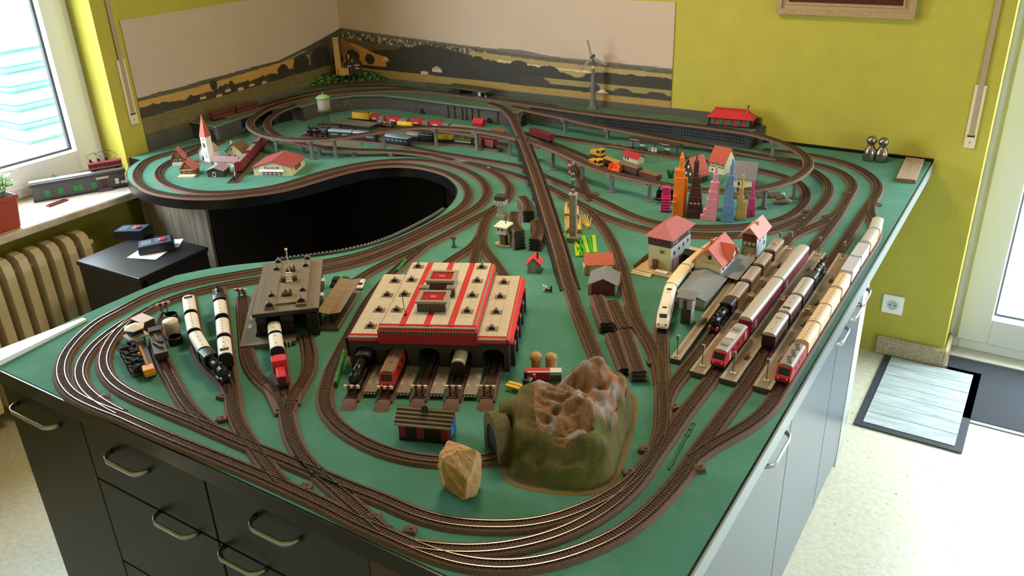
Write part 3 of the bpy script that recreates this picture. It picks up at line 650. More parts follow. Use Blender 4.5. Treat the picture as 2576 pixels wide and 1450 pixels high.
t = thing('table_leg_panel', 'black panel under the left edge of the front table', 'panel', (XW+.05, 1.34, 0))
obj('panel', MB().b2(0, 0, 0, .6, .02, ZT), m_black, t)
# ---- left side: black drawer box with controllers, radiator
bx = [P(q[0], q[1], -.2) for q in ((190, 657), (350, 701), (515, 620))]
t = thing('roll_container', 'black box cabinet carrying the two train controllers', 'cabinet', (bx[0].x, bx[0].y, 0), math.atan2(bx[1].y-bx[0].y, bx[1].x-bx[0].x))
bw = (bx[1]-bx[0]).length; bd = (bx[2]-bx[1]).length
obj('body', MB().b2(.005, .005, 0, bw-.005, bd-.005, T-.218), m_black, t)
obj('top', MB().b2(0, 0, T-.218, bw, bd, T-.2, bev=.002), mat('black_satin_top', '17171c', .35, var=.2, scale=30), t)
obj('drawer_front', MB().b2(bw-.005, .02, .3, bw+.012, bd-.02, T-.22), m_black, t)
t = thing('radiator', 'cream column radiator under the window sill', 'radiator', (-3.16, .74, 0))
m_rad = mat('cream_radiator_enamel', 'ddcfb0', .4)
for i in range(16):
    y = .062*i; prof = [(-.05, .13), (-.045, .1), (.045, .1), (.055, .13), (.055, .6), (.045, .645), (.02, .66), (-.03, .66), (-.05, .63)]
    obj('column', MB().ext([(p[0], p[1]) for p in prof], y, y+.034, 'y'), m_rad, t)
obj('pipe', MB().tube((0, -.02, .15), (0, 1.0, .15), .012, n=10).tube((0, -.02, .6), (0, 1.0, .6), .012, n=10), m_rad, t)
# ================================================================= railway tracks
m_bed = mat('brown_track_ballast', '6b4f42', .8, var=.3, scale=420, bump=.6, bscale=900)
m_slp = mat('brown_sleepers', '4a342a', .75); m_rail = mat('rail_steel', '9a8f84', .22, 1.0)
GA, RW, BT, BW, BH = .0083, .00085, .0155, .020, .0072
def sweep(c, prof, closed_prof=True):
    "profile (offset, height) swept along c (x, y, z)"
    t = np.gradient(c[:, :2], axis=0); t /= np.linalg.norm(t, axis=1)[:, None]; n = np.stack([-t[:, 1], t[:, 0]], 1)
    k = len(prof); vs = []
    for i in range(len(c)): vs += [(c[i, 0]+n[i, 0]*a, c[i, 1]+n[i, 1]*a, c[i, 2]+h) for a, h in prof]
    fs = []; m = len(c)
    for i in range(m-1): fs += [(i*k+j, i*k+(j+1) % k, (i+1)*k+(j+1) % k, (i+1)*k+j) for j in range(k)]
    fs += [tuple(range(k-1, -1, -1)), tuple(range((m-1)*k, m*k))]
    return MB().add(vs, fs)
def rails_on(c, dz=0):
    L_ = sweep(c, [(-GA-RW, BH+dz-.0002), (-GA+RW, BH+dz-.0002), (-GA+RW, .0105+dz), (-GA-RW, .0105+dz)])
    R_ = sweep(c, [(GA-RW, BH+dz-.0002), (GA+RW, BH+dz-.0002), (GA+RW, .0105+dz), (GA-RW, .0105+dz)])
    return L_, R_
def sleepers(c, dz=0):
    t = np.gradient(c[:, :2], axis=0); t /= np.linalg.norm(t, axis=1)[:, None]; mb = MB()
    for i in range(len(c)-1):
        m_ = (c[i]+c[i+1])/2; a = math.atan2(t[i][1], t[i][0])
        mb.box(m_[0], m_[1], m_[2]+BH+dz-.0005, .0030, .0262, .0018, a)
        mb.box(m_[0], m_[1], m_[2]+BH+dz+.0012, .0013, .0013, .0007, a)
    return mb
LINES = {}
def track(name, label, pts, i, elevated=False):
    w = []
    for p in pts:
        z = p[2] if len(p) > 2 else 0; q = P(p[0], p[1], z+.0105); w.append((q.x, q.y, z))
    c = smooth(resample(crv(w, 10), .0069), 20)
    LINES[name] = c
    o = c[0].copy(); mid = c[len(c)//2]
    t = thing('railway_track', label, 'track', (0, 0, T))
    dz = .00012*(i % 9)
    bed = [(-BW, 0 if not elevated else 0), (BW, 0), (BT, BH+dz), (-BT, BH+dz)]
    if elevated: bed = [(-BW, .0), (BW, .0), (BW*.97, .003), (BT, BH+dz), (-BT, BH+dz), (-BW*.97, .003)]
    obj('roadbed', sweep(c, bed), m_bed, t)
    for r in rails_on(c, dz): obj('rail', r, m_rail, t)
    obj('sleepers', sleepers(c, dz), m_slp, t, kind='stuff')
    return t
for i, (n, lab, pts) in enumerate(TRACKS): track(n, lab, pts, i)
for i, (n, lab, pts) in enumerate(ELEV): track(n, lab, pts, i, True)
# ================================================================= shelf, viaduct walls, pillars
SZ = .072
m_stone = mat('dark_grey_stone_wall', '57524f', .8, c2='45413f', scale=40, bump=.6, bscale=160)
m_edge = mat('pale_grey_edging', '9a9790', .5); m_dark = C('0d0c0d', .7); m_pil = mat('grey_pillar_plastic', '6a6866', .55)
m_olive = mat('dull_green_shelf_felt', '55705a', .9, c2='46604c', scale=12)
FR = [(478, 308), (541, 320), (600, 300), (640, 287), (680, 276), (735, 265), (757, 269), (800, 257), (845, 247), (890, 241), (960, 240), (1000, 244), (1130, 261), (1255, 277), (1302, 284), (1322, 276), (1333, 269), (1500, 287), (1700, 309), (1885, 334), (1917, 323)]
fr = [P(q[0], q[1], SZ) for q in FR]; fp = [(p.x, p.y) for p in fr]
fp[0] = (XL+.006, fp[1][1]+.0); fp[-1] = (fp[-2][0]+.02, YB-.008)
root = thing('viaduct_shelf', 'raised grey viaduct shelf running along both poster walls', 'shelf', (0, 0, T))
top = fp + [(XL+.006, YB-.008)]
polytop('deck', ring(top), SZ-.006, SZ-.0004, m_olive, root)
def strip(pts, z0, z1, th):
    mb = MB()
    for i in range(len(pts)-1):
        a, b = Vector(pts[i]), Vector(pts[i+1]); d = (b-a); L_ = d.length; n = Vector((-d.y, d.x))/L_*th
        vs = [(a.x, a.y, z0), (b.x, b.y, z0), (b.x+n.x, b.y+n.y, z0), (a.x+n.x, a.y+n.y, z0), (a.x, a.y, z1), (b.x, b.y, z1), (b.x+n.x, b.y+n.y, z1), (a.x+n.x, a.y+n.y, z1)]
        mb.add(vs, [(3, 2, 1, 0), (4, 5, 6, 7), (0, 1, 5, 4), (1, 2, 6, 5), (2, 3, 7, 6), (3, 0, 4, 7)])
    return mb
obj('edging', strip(fp, SZ-.004, SZ+.001, .004), m_edge, root)
ip = [tuple(p) for p in inset(top, .014)]; ip = ip if abs(ip[0][0]-top[0][0]) < .1 else ip[::-1]
wp = [(p[0], p[1]+.012) for p in fp]; wp[0] = (XL+.006, fp[0][1]+.012)
segs = [(0, 2), (4, 6), (6, 14), (14, 16), (16, 20)]
for a, b in segs: obj('wall', strip(wp[a:b+1], 0, SZ-.006, .02), m_stone, root)
# viaduct arches; flat black faces paint the shade inside tunnel mouths and niches
def arch_face(name, c, rz, w, h, m, th=.002, ringw=.0, parent=root):
    n = 10; pts = [(w/2*math.cos(a), h-w/2+w/2*math.sin(a)) for a in np.linspace(0, pi, n)]
    prof = [(w/2, 0)] + pts + [(-w/2, 0)]
    mb = MB().ext(prof, -th, 0, 'y').tf(Matrix.Translation(c) @ Matrix.Rotation(rz, 4, 'Z'))
    o = obj(name, mb, m, parent)
    if ringw:
        outp = [((w/2+ringw)*math.cos(a), h-w/2+(w/2+ringw)*math.sin(a)) for a in np.linspace(0, pi, n)]
        r = MB()
        for i in range(n-1):
            q = [pts[i], pts[i+1], outp[i+1], outp[i]]
            r.ext(q if False else [q[0], q[3], q[2], q[1]], -th*2.2, 0, 'y')
        obj('arch_ring', r.tf(Matrix.Translation(c) @ Matrix.Rotation(rz, 4, 'Z')), mat('arch_stone', '6b6662', .8, bump=.3, scale=60), parent)
    return o
def wall_at(i, f):
    a, b = Vector(wp[i]), Vector(wp[i+1]); p = a.lerp(b, f); return Vector((p.x, p.y, 0)), math.atan2(b.y-a.y, b.x-a.x)
for i, f, w, h, nm in ((4, .55, .075, .058, 'tunnel_shade'), (14, .55, .05, .056, 'tunnel_shade'), (11, .45, .03, .03, 'niche_shade'), (12, .78, .032, .03, 'niche_shade'), (7, .3, .03, .04, 'blind_arch'), (7, .85, .03, .04, 'blind_arch'), (8, .5, .03, .04, 'blind_arch'), (0, .72, .05, .056, 'tunnel_shade'), (19, .35, .05, .055, 'tunnel_shade')):
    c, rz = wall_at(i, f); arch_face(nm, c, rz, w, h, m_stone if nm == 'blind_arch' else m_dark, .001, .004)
for i, f in ((11, .93), (12, .06), (12, .22), (12, .3), (12, .42), (12, .55), (12, .93)):
    c, rz = wall_at(i, f); obj('buttress', MB().box(0, -.004, 0, .012, .012, .058, tx=.8, ty=.6).tf(Matrix.Translation(c) @ Matrix.Rotation(rz, 4, 'Z')), m_stone, root)
hl = MB()                                              # dark blocks painting the shade of square holes in the right viaduct wall
for i in (17, 18):
    a, b = Vector(wp[i]), Vector(wp[i+1]); n = int((b-a).length/.0125); rz = math.atan2(b.y-a.y, b.x-a.x)
    for k in range(2, n-1):
        p = a.lerp(b, k/n)
        for r in range(3): hl.add([tuple(Matrix.Translation((p.x, p.y, .022+.0125*r)) @ Matrix.Rotation(rz, 4, 'Z') @ Vector(v)) for v in ((-.0035, -.0006, -.003), (.0035, -.0006, -.003), (.0035, -.0006, .003), (-.0035, -.0006, .003), (-.0035, .001, -.003), (.0035, .001, -.003), (.0035, .001, .003), (-.0035, .001, .003))], [(0, 1, 2, 3), (0, 4, 5, 1), (3, 2, 6, 7), (1, 5, 6, 2), (0, 3, 7, 4)])
obj('wall_holes', hl, m_dark, root, kind='stuff')
# low stone parapets at the walls
def parapet(label, a, b, h):
    t = thing('parapet_wall', label, 'wall', (a[0], a[1], T+SZ), math.atan2(b[1]-a[1], b[0]-a[0])); L_ = math.hypot(b[0]-a[0], b[1]-a[1])
    obj('panel', MB().b2(0, -.006, 0, L_, 0, h), mat('grey_parapet', '5d5b52', .85, bump=.3, scale=70), t)
    mb = MB()
    for i in range(int(L_/.006)): mb.b2(.006*i, -.0066, 0, .006*i+.0012, -.006, h)
    obj('grooves', mb, C('3b3a35', .9), t, kind='stuff')
    obj('coping', MB().b2(0, -.007, h, L_, .0, h+.002), C('6c6a5f', .8), t)
parapet('grey picket parapet along the poster wall behind the wind turbine', (-2.72, YB-.003), (-.99, YB-.003), .026)
parapet('grey parapet along the poster wall beside the window', (XL+.011, 3.1), (XL+.011, 2.44), .02)
# pillars of the elevated lines
def pillar(i, px, ztop, label, pw=.012):
    p = P(*px); t = thing('track_pillar', label, 'pillar', (p.x, p.y, T), random.uniform(-.4, .4), 'grey pillars under the elevated railway')
    obj('base', MB().box(0, 0, 0, .026, .022, .005, bev=.001), m_pil, t)
    obj('shaft', MB().box(0, 0, .005, pw, pw*1.1, ztop-.012, tx=.85, ty=.85), m_pil, t)
    obj('head', MB().box(0, 0, ztop-.008, .02, .016, .008), m_pil, t)
    c = MB().b2(-.007, -.0225, ztop-.006, -.0045, -.0205, ztop+.006).b2(.0045, -.0225, ztop-.006, .007, -.0205, ztop+.006).b2(-.007, -.0225, ztop+.004, .007, -.0205, ztop+.006).b2(-.007, -.0225, ztop-.006, .007, -.0205, ztop-.004)
    obj('clip', c, C('8f8d88', .5), t)
def near(name, px):
    c = LINES[name]; q = P(*px); k = int(np.argmin((c[:, 0]-q.x)**2+(c[:, 1]-q.y)**2)); return c[k]
PIL = [((688, 397), 'near the railbus'), ((778, 408), 'right of the supermarket model'), ((845, 400), 'second right of the supermarket model'), ((957, 372), 'before the third dark coach'), ((1092, 374), 'before the yellow tank wagon on the front track'), ((1200, 378), 'before the olive wagon'), ((1272, 398), 'left of the long ramp crossing'), ((1398, 425), 'right of the long ramp crossing'), ((1467, 456), 'behind the red and white mast'), ((1530, 486), 'below the orange tipper'), ((1632, 507), 'left of the magenta toy tower'), ((1915, 520), 'beside the rock with frogs'), ((1997, 500), 'at the right hand curve'), ((1968, 395), 'under the curve before the yellow wall')]
for i, (px, w) in enumerate(PIL):
    q = near('viaduct spiral', px); p = P(*px)
    if (q[0]-p.x)**2+(q[1]-p.y)**2 < .09**2: pil = (q[0], q[1])
    t0 = 'tall grey track pillar ' + w
    p3 = Vector((q[0], q[1], T)); k = RM @ (np.array(p3)-CAM); pillar(i, (k[0]/k[2]*F+1288, k[1]/k[2]*F+725), q[2], t0)
for px, w in (((725, 400), 'nearest the railbus'), ((800, 392), 'in the middle of the row'), ((900, 388), 'before the grey boards'), ((990, 390), 'last and lowest by the bay')):
    q = near('lower helix', px); p3 = Vector((q[0], q[1], T)); k = RM @ (np.array(p3)-CAM)
    if q[2] > .012: pillar(0, (k[0]/k[2]*F+1288, k[1]/k[2]*F+725), q[2], 'short grey pillar of the descending ramp ' + w)
for px, w in (((1415, 335), 'leftmost under the shelf ramp'), ((1530, 350), 'second under the shelf ramp'), ((1615, 352), 'third under the shelf ramp'), ((1715, 368), 'rightmost under the shelf ramp')):
    q = near('shelf ramp', px); p3 = Vector((q[0], q[1], T)); k = RM @ (np.array(p3)-CAM); pillar(0, (k[0]/k[2]*F+1288, k[1]/k[2]*F+725), max(q[2], .016), 'grey pillar ' + w)
# lattice girders carrying the long ramp
c = LINES['long ramp']; c = c[c[:, 1] < 2.8]
t = thing('bridge_girder', 'dark lattice girders carrying the long straight ramp', 'bridge', (0, 0, T))
tt = np.gradient(c[:, :2], axis=0); tt /= np.linalg.norm(tt, axis=1)[:, None]; nn = np.stack([-tt[:, 1], tt[:, 0]], 1)
m_gird = mat('dark_girder_plastic', '322a26', .6)
for s in (-1, 1):
    off = c.copy(); off[:, :2] += nn*s*.0255; 
    low = off.copy(); low[:, 2] = np.maximum(low[:, 2]-.012, .0)
    obj('top_chord', sweep(off, [(-.002, .002), (.002, .002), (.002, .006), (-.002, .006)]), m_gird, t)
    obj('bottom_chord', sweep(low, [(-.002, 0), (.002, 0), (.002, .003), (-.002, .003)]), m_gird, t)
    mb = MB()
    for i in range(0, len(off)-1):
        p, q = off[i], low[min(i+1, len(low)-1)]
        mb.box(p[0], p[1], low[i][2], .0016, .003, max(off[i][2]-low[i][2], .0)+.005, math.atan2(tt[i][1], tt[i][0]))
        mb.box(p[0], p[1], p[2]+.006, .003, .007, .0012, math.atan2(tt[i][1], tt[i][0]))
    obj('lattice_bars', mb, m_gird, t, kind='stuff')
for k in range(8):
    q = c[int((len(c)-1)*(k+.3)/8)]
    if q[2] > .01: obj('trestle', MB().box(q[0], q[1], 0, .03, .03, q[2]), m_gird, t)
# ---- wall hill in the room corner with castle, shrubs and picket fence
hp = [P(765, 224, SZ), P(820, 217, SZ), P(880, 212, SZ), P(940, 209, SZ), P(993, 206, SZ)]
t = thing('corner_hill', 'brown hillock with picket fence in the room corner', 'hill', (0, 0, T))
mb = MB(); vs = []; nx_, ny_ = 12, 7
fpt = [Vector(p) for p in crv([(h.x, h.y) for h in hp], 3)]
cor = Vector((XL+.012, YB-.012)); nf = len(fpt)
edge = []
for i in range(nf):
    f = i/(nf-1); e = Vector((XL+.012, fpt[0].y+.02)).lerp(cor, min(f*2, 1)) if f < .5 else cor.lerp(Vector((fpt[-1].x, YB-.012)), (f-.5)*2); edge.append(e)
for j in range(ny_):
    for i in range(nf):
        p = fpt[i].lerp(edge[i], j/(ny_-1)); vs.append((p.x, p.y, SZ+.004+.05*math.sin(pi/2*j/(ny_-1))*min(1, .35+1.3*math.sin(pi*i/(nf-1)))))
fs = [(j*nf+i, j*nf+i+1, (j+1)*nf+i+1, (j+1)*nf+i) for j in range(ny_-1) for i in range(nf-1)]
obj('earth', MB().add(vs, fs), mat('brown_earth', '3c2f22', .95, var=.3, scale=60), t, True)
pk = MB(); ff = resample(np.array([(p.x, p.y, 0) for p in fpt]), .008)
for q in ff: pk.box(q[0], q[1], SZ, .006, .003, .016, .3)
obj('picket_fence', pk, mat('brown_pickets', '5d4630', .8), t, kind='stuff')
random.seed(21); leafs = [C('3f8a3a', .55), C('2c6b2c', .55), C('69a04a', .55)]
k = 0
cl = []
for j in range(4):
    for i in range(17):
        f = (i+.5*(j % 2)+random.uniform(-.25, .25))/17
        if f > .97: continue
        a = fpt[min(int(f*(nf-1)), nf-2)].lerp(fpt[min(int(f*(nf-1))+1, nf-1)], f*(nf-1) % 1); b = edge[min(int(f*(nf-1)), nf-1)]
        q = a.lerp(b, .07+.13*j+random.uniform(-.03, .03)); cl.append((q.x, q.y, SZ+.012+.05*math.sin(pi/2*(.07+.13*j))*min(1, .35+1.3*math.sin(pi*f))))
base_leaf = []
for m_ in leafs:
    mb = MB()
    for a_, b_, c_ in ((0, 0, 0), (.007, .003, .003), (-.006, .004, .002), (.002, -.006, .004), (-.003, -.003, .007)): mb.box(a_, b_, c_, .009, .008, .006, random.random(), bev=.0015)
    base_leaf.append(mb.mesh('shrub_block'))
    base_leaf[-1].materials.append(m_)
for n_, q in enumerate(cl):
    o = bpy.data.objects.new('shrub', base_leaf[n_ % 3]); COL.objects.link(o); o.parent = t; o.location = (q[0], q[1], q[2]-.006); o.rotation_euler = (0, 0, random.random()*6)
# ================================================================= buildings
def site(name, label, cat, A, B, z=0, rz=None, w=None, pivot='A', group=None):
    a, r, L_ = frame(A, B, z); w = w or L_
    if rz is not None:
        d = Vector((math.cos(rz), math.sin(rz), 0))
        if pivot == 'B': a = P(*B, z) - d*w
        r = rz
    t = thing(name, label, cat, a, r, group); d = Vector((math.cos(r), math.sin(r), 0)); n = Vector((-d.y, d.x, 0))
    return t, w, (lambda py, u=0, v=0: hat(a+d*u+n*v, py)-z)
def wnd(t, face, cells, ww, wh, w, d, pane, fr=None, join=False, th=.0012, name='window', y0=0):
    "windows (u, z) on face f/b/l/r of a block w by d, standing proud, with a darker pane each"
    def blk(u, z, a, b, e):
        if face == 'f': return MB().b2(u-a/2, y0-e, z-b/2, u+a/2, y0+.0005, z+b/2)
        if face == 'b': return MB().b2(u-a/2, d-.0005, z-b/2, u+a/2, d+e, z+b/2)
        if face == 'l': return MB().b2(-e, u-a/2, z-b/2, .0005, u+a/2, z+b/2)
        return MB().b2(w-.0005, u-a/2, z-b/2, w+e, u+a/2, z+b/2)
    if join:
        mb = MB()
        for u, z in cells: k = blk(u, z, ww, wh, th); mb.add(k.v, k.f)
        return obj(name+'s', mb, pane, t, kind='stuff')
    for u, z in cells:
        if fr is None: obj(name, blk(u, z, ww, wh, th), pane, t)
        else:
            o = obj(name, blk(u, z, ww, wh, th), fr, t); obj('pane', blk(u, z, ww*.72, wh*.76, th*1.25), pane, o)
m_pane = C('23242a', .2); m_wf = C('e8e4d8', .5)
m_cream = C('d8c8a0', .6); m_bone = C('e6e2d8', .55); m_terra = mat('terracotta_roof', 'b4533a', .65, var=.12, scale=200)
m_rose = mat('weathered_red_roof', 'a8585a', .65, var=.12, scale=160); m_slate = mat('grey_slate_roof', '7d8288', .6, var=.1, scale=120)
m_brick = mat('brown_brick_wall', '6b4634', .8, var=.25, scale=300)
# ---- large engine shed with red and tan roofs
t, w, hh = site('engine_shed', 'large five-arch engine shed with tan roof panels and red borders', 'engine shed', (886, 926), (1283, 936))
d = .335; h1 = .078; h2 = .108; m_tan = mat('tan_roof_plates', 'bdb29c', .5); m_red = C('c8232c', .4); m_dkg = mat('dark_grey_bricks', '37312f', .55, bump=.2, scale=150); m_gry = C('8a7f70', .5)
na, nb = w*.205, w*.80                                   # nave between the two aisles
n_ar = 5; pw = w/n_ar
# front wall: piers and arch heads
for k in range(n_ar+1): obj('pier', MB().b2(max(pw*k-.012, 0), 0, 0, min(pw*k+.012, w), .012, .05), m_dkg, t)
for k in range(n_ar):
    x0, x1 = pw*k+.012, pw*(k+1)-.012 if k < n_ar-1 else w-.012; x0 = pw*k+(.012); cx_ = (x0+x1)/2; r = (x1-x0)/2
    n = 10; prof = [(x0, .05)] + [(cx_-r*math.cos(a), .05+r*.55*math.sin(a)) for a in np.linspace(0, pi, n)] + [(x1, .05), (x1, h1), (x0, h1)]
    mb = MB()
    arcp = [(cx_-r*math.cos(a), .042+r*.62*math.sin(a)) for a in np.linspace(0, pi, n)]
    for i in range(n-1): mb.ext([arcp[i], arcp[i+1], (arcp[i+1][0], h1), (arcp[i][0], h1)], 0, .012, 'y')
    obj('arch', mb, m_dkg, t)
for k in range(n_ar+1): obj('pier_head', MB().b2(max(pw*k-.012, 0), 0, .05, min(pw*k+.012, w), .012, h1), m_dkg, t)
obj('back_wall', MB().b2(0, d-.012, 0, w, d, h1), m_dkg, t)
for s in (0, 1):
    x = .006 if s == 0 else w-.006
    obj('side_wall', MB().b2(x-.005, .012, 0, x+.005, d-.012, h1), m_dkg, t)
    for k in range(5):
        y = d*(k+.5)/5; q = -1 if s == 0 else 1
        obj('buttress', MB().b2(x+q*.004, y-.008, 0, x+q*.016, y+.008, .062), m_dkg, t)
        obj('buttress_cap', MB().add([(x+q*.004, y-.009, .062), (x+q*.018, y-.009, .056), (x+q*.018, y+.009, .056), (x+q*.004, y+.009, .062), (x+q*.004, y-.009, .074), (x+q*.004, y+.009, .074)], [(3, 2, 1, 0), (0, 1, 4), (2, 3, 5), (1, 2, 5, 4), (0, 4, 5, 3)]), m_red, t)
# aisles: roof plates in rows, sloping red borders
def plates(x0, x1, y0, y1, z, nx, ny, parent=t):
    e = .0004
    me = MB().b2(0, 0, 0, (x1-x0)/nx-e, (y1-y0)/ny-e, .003).mesh('roof_plate'); me.materials.append(m_tan)
    for i in range(nx):
        for j in range(ny):
            o = bpy.data.objects.new('roof_plate', me); COL.objects.link(o); o.parent = parent; o.location = (x0+(x1-x0)*i/nx, y0+(y1-y0)*j/ny, z)
obj('aisle_ceiling', MB().b2(0, 0, h1, na, d, h1+.004), m_gry, t); obj('aisle_ceiling', MB().b2(nb, 0, h1, w, d, h1+.004), m_gry, t)
plates(.004, na, .012, d, h1+.004, 3, 9); plates(nb, w-.006, .012, d, h1+.004, 3, 9)
def slope(x0, y0, x1, y1, zi, zo, wd, nm='red_border'):
    a, b = Vector((x0, y0)), Vector((x1, y1)); dd = (b-a).normalized(); n = Vector((dd.y, -dd.x))*wd
    vs = [(a.x, a.y, zi), (b.x, b.y, zi), (b.x+n.x, b.y+n.y, zo), (a.x+n.x, a.y+n.y, zo), (a.x, a.y, zo-.003), (b.x, b.y, zo-.003), (b.x+n.x, b.y+n.y, zo-.003), (a.x+n.x, a.y+n.y, zo-.003)]
    obj(nm, MB().add(vs, [(3, 2, 1, 0), (4, 5, 6, 7), (0, 1, 5, 4), (1, 2, 6, 5), (2, 3, 7, 6), (3, 0, 4, 7)]), m_red, t)
slope(0, .012, na, .012, h1+.007, h1-.002, .014); slope(nb, .012, w-.006, .012, h1+.007, h1-.002, .014); slope(w-.006, .0, w-.006, d, h1+.007, h1-.004, .014)
obj('border_corner', MB().add([(w-.006, .012, h1+.007), (w-.006, -.002, h1-.002), (w+.008, -.002, h1-.004), (w+.008, .012, h1-.004)], [(0, 1, 2, 3)]), m_red, t)
# nave: raised box, dark red fascia with row of brackets, red stripes along the roof
obj('nave_wall', MB().b2(na, 0, h1, nb, d+.012, h2), C('8e1a24', .5), t)
obj('red_fascia', MB().b2(na-.004, -.006, h1-.008, nb+.004, .0, h2-.004), C('9c1c28', .45), t)
mb = MB()
for k in range(34): mb.b2(na+(nb-na)*k/34, -.010, h2-.012, na+(nb-na)*(k+.6)/34, -.006, h2-.004)
obj('brackets', mb, C('6f5a50', .5), t, kind='stuff')
obj('nave_ceiling', MB().b2(na, -.004, h2, nb, d+.015, h2+.003), m_gry, t)
cols = [(na+.004, .0), ]
W_ = nb-na-.012; sw = .014; cw = (W_-3*sw)/4
for k in range(4):
    x0 = na+.004+(cw+sw)*k; plates(x0, x0+cw, .008, d+.014, h2+.003, 2, 9)
    if k < 3: obj('red_stripe', MB().b2(x0+cw+.0005, .004, h2+.003, x0+cw+sw-.0005, d+.014, h2+.0055), m_red, t)
slope(na-.002, .008, nb+.002, .008, h2+.006, h2-.004, .016); slope(nb-.008, .006, nb-.008, d+.014, h2+.006, h2-.004, .012)
# roof vents
m_vent = C('7b6f5e', .5); m_vd = C('3f3023', .5)
def vent(x, y, z):
    v = obj('roof_vent', MB().b2(-.0135, -.0095, 0, .0135, .0095, .0018), m_vent, t); v.location = (x, y, z)
    n = 8; pr = [(.0078*math.cos(a), .0085*math.sin(a)) for a in np.linspace(0, pi, n)]
    o = obj('dome', MB().ext(pr, -.005, .004, 'y'), m_vent, v); o.location.z = .0018
    o2 = obj('opening', MB().ext([(p[0]*.86, p[1]*.86) for p in pr], -.0056, -.005, 'y'), C('1f150f'), v); o2.location.z = .0018
    o3 = obj('finial', MB().tube((0, 0, .008), (0, 0, .013), .0014, n=6), m_vd, v)
for k in range(4):
    y = .045+.082*k
    vent(na*.55, y, h1+.007); vent(nb+(w-nb)*.42, y, h1+.007); vent(na+.004+cw*.5, y+.028, h2+.006); vent(nb-.008-cw*.5, y+.028, h2+.006)
# two lanterns with red grilles, two chimneys, an aerial
lx = na+.004+2*cw+1.5*sw
for y in (.098, .212):
    l = obj('roof_lantern', MB().b2(-.034, -.028, 0, .034, .028, .024), C('94887a', .5), t); l.location = (lx, y, h2+.004)
    mb = MB()
    for k in range(8): mb.b2(-.032+.0083*k, -.0305, .002, -.027+.0083*k, -.028, .021)
    obj('column_row', mb, C('4a3630', .5), l, kind='stuff')
    obj('rim', MB().b2(-.037, -.031, .024, .037, -.022, .029).b2(-.037, .022, .024, .037, .031, .029).b2(-.037, -.022, .024, -.027, .022, .029).b2(.027, -.022, .024, .037, .022, .029), C('8f8375', .5), l)
    obj('red_panel', MB().b2(-.027, -.022, .0235, .027, .022, .0252), C('a81a26', .4), l)
    mb = MB()
    for k in range(-5, 6):
        mb.box(k*.0048, 0, .0252, .0012, .044, .0012, .0)
        if abs(k) < 5: mb.box(0, k*.0046, .0252, .054, .0012, .0012, 0)
    obj('grille', mb, C('d23a40', .4), l, kind='stuff')
    obj('hatch', MB().b2(-.007, -.006, .0252, .007, .006, .0275), C('d8474c', .4), l)
for s in (-1, 1):
    c_ = obj('chimney', MB().b2(-.007, -.008, 0, .007, .008, .024), C('3d302a', .6), t); c_.location = (lx+s*.033, .155, h2+.003)
    mb = MB()
    for k in range(6): mb.b2(-.011+.0038*k, -.01, .022, -.0085+.0038*k, .01, .027)
    obj('crown', mb, C('8f857a', .5), c_, kind='stuff')
obj('aerial', MB().tube((lx-.058, .052, h2+.004), (lx-.062, .052, h2+.06), .0008, n=6).box(lx-.058, .052, h2+.004, .006, .006, .004), C('15110f'), t)
# ---- slabs, buffer stops and rails in front of the shed
rd = Vector((math.cos(t.rotation_euler.z), math.sin(t.rotation_euler.z), 0)); rn = Vector((-rd.y, rd.x, 0)); so = Vector(t.location)
m_slab = mat('grey_stone_slab', '7d7264', .6, var=.1, scale=60); rzs = t.rotation_euler.z
gang = {1: 'slab_between'}
ordn = ['leftmost', 'second', 'third', 'fourth', 'rightmost']
for k in range(4):
    loc = so + rd*(pw*(k+1)) - rn*.118
    s = thing('inspection_slab', 'grey concrete inspection slab with light grates, %s from the left before the shed' % ['first', 'second', 'third', 'fourth'][k], 'slab', loc, rzs)
    obj('deck', MB().b2(-.0145, 0, .004, .0145, .112, .013), m_slab, s)
    for gx in (-.009, .009):
        for gy in (.036, .072): obj('grate', MB().b2(gx-.003, gy-.006, .013, gx-.0008, gy+.006, .0138).b2(gx+.0008, gy-.006, .013, gx+.003, gy+.006, .0138).b2(gx-.003, gy-.0008, .013, gx+.003, gy+.0008, .0138), C('b8ae9c', .5), s)
    for q in range(4): obj('stud_lamp', MB().ball(-.011+.0073*q, -.002, .009, .0014, 8), C('f4efe2', .3), s)
    for q in range(4): obj('foot', MB().b2(-.0127+.0073*q, -.004, 0, -.0095+.0073*q, .002, .006), C('2c2620'), s)
def stub(label, a, rz, ln, group=None, bump=True, buf_at=.022):
    "short track ending in an earth mound with a buffer stop; a is the free end, track runs along +y"
    s = thing('buffer_track', label, 'track', a, rz)
    c = np.array([(0, .03+.0069*i, 0) for i in range(int((ln-.03)/.0069))])
    obj('roadbed', sweep(c, [(-BW, 0), (BW, 0), (BT, BH), (-BT, BH)]), m_bed, s)
    for r in rails_on(c): obj('rail', r, m_rail, s)
    obj('sleepers', sleepers(c), m_slp, s, kind='stuff')
    n = 8; mb = MB(); vs = []
    for j, (yy, sc_, hz) in enumerate(((0, 1.0, .0), (.006, .94, .005), (.014, .88, .0095), (.024, .82, .0115), (.034, .78, .0085))):
        vs += [(BW*sc_*math.cos(a_)*(1 if j else .9), yy - (.006 if j == 0 else 0)*math.sin(a_), hz*math.sin(a_)**.6 if a_ not in (0, pi) else 0) for a_ in np.linspace(0, pi, n)]
    mb.add(vs, [(j*n+i, (j+1)*n+i, (j+1)*n+i+1, j*n+i+1) for j in range(4) for i in range(n-1)])
    obj('earth_mound', mb, m_bed, s, True)
    if bump: buffer_stop(s, 0, buf_at+.012)
    return s
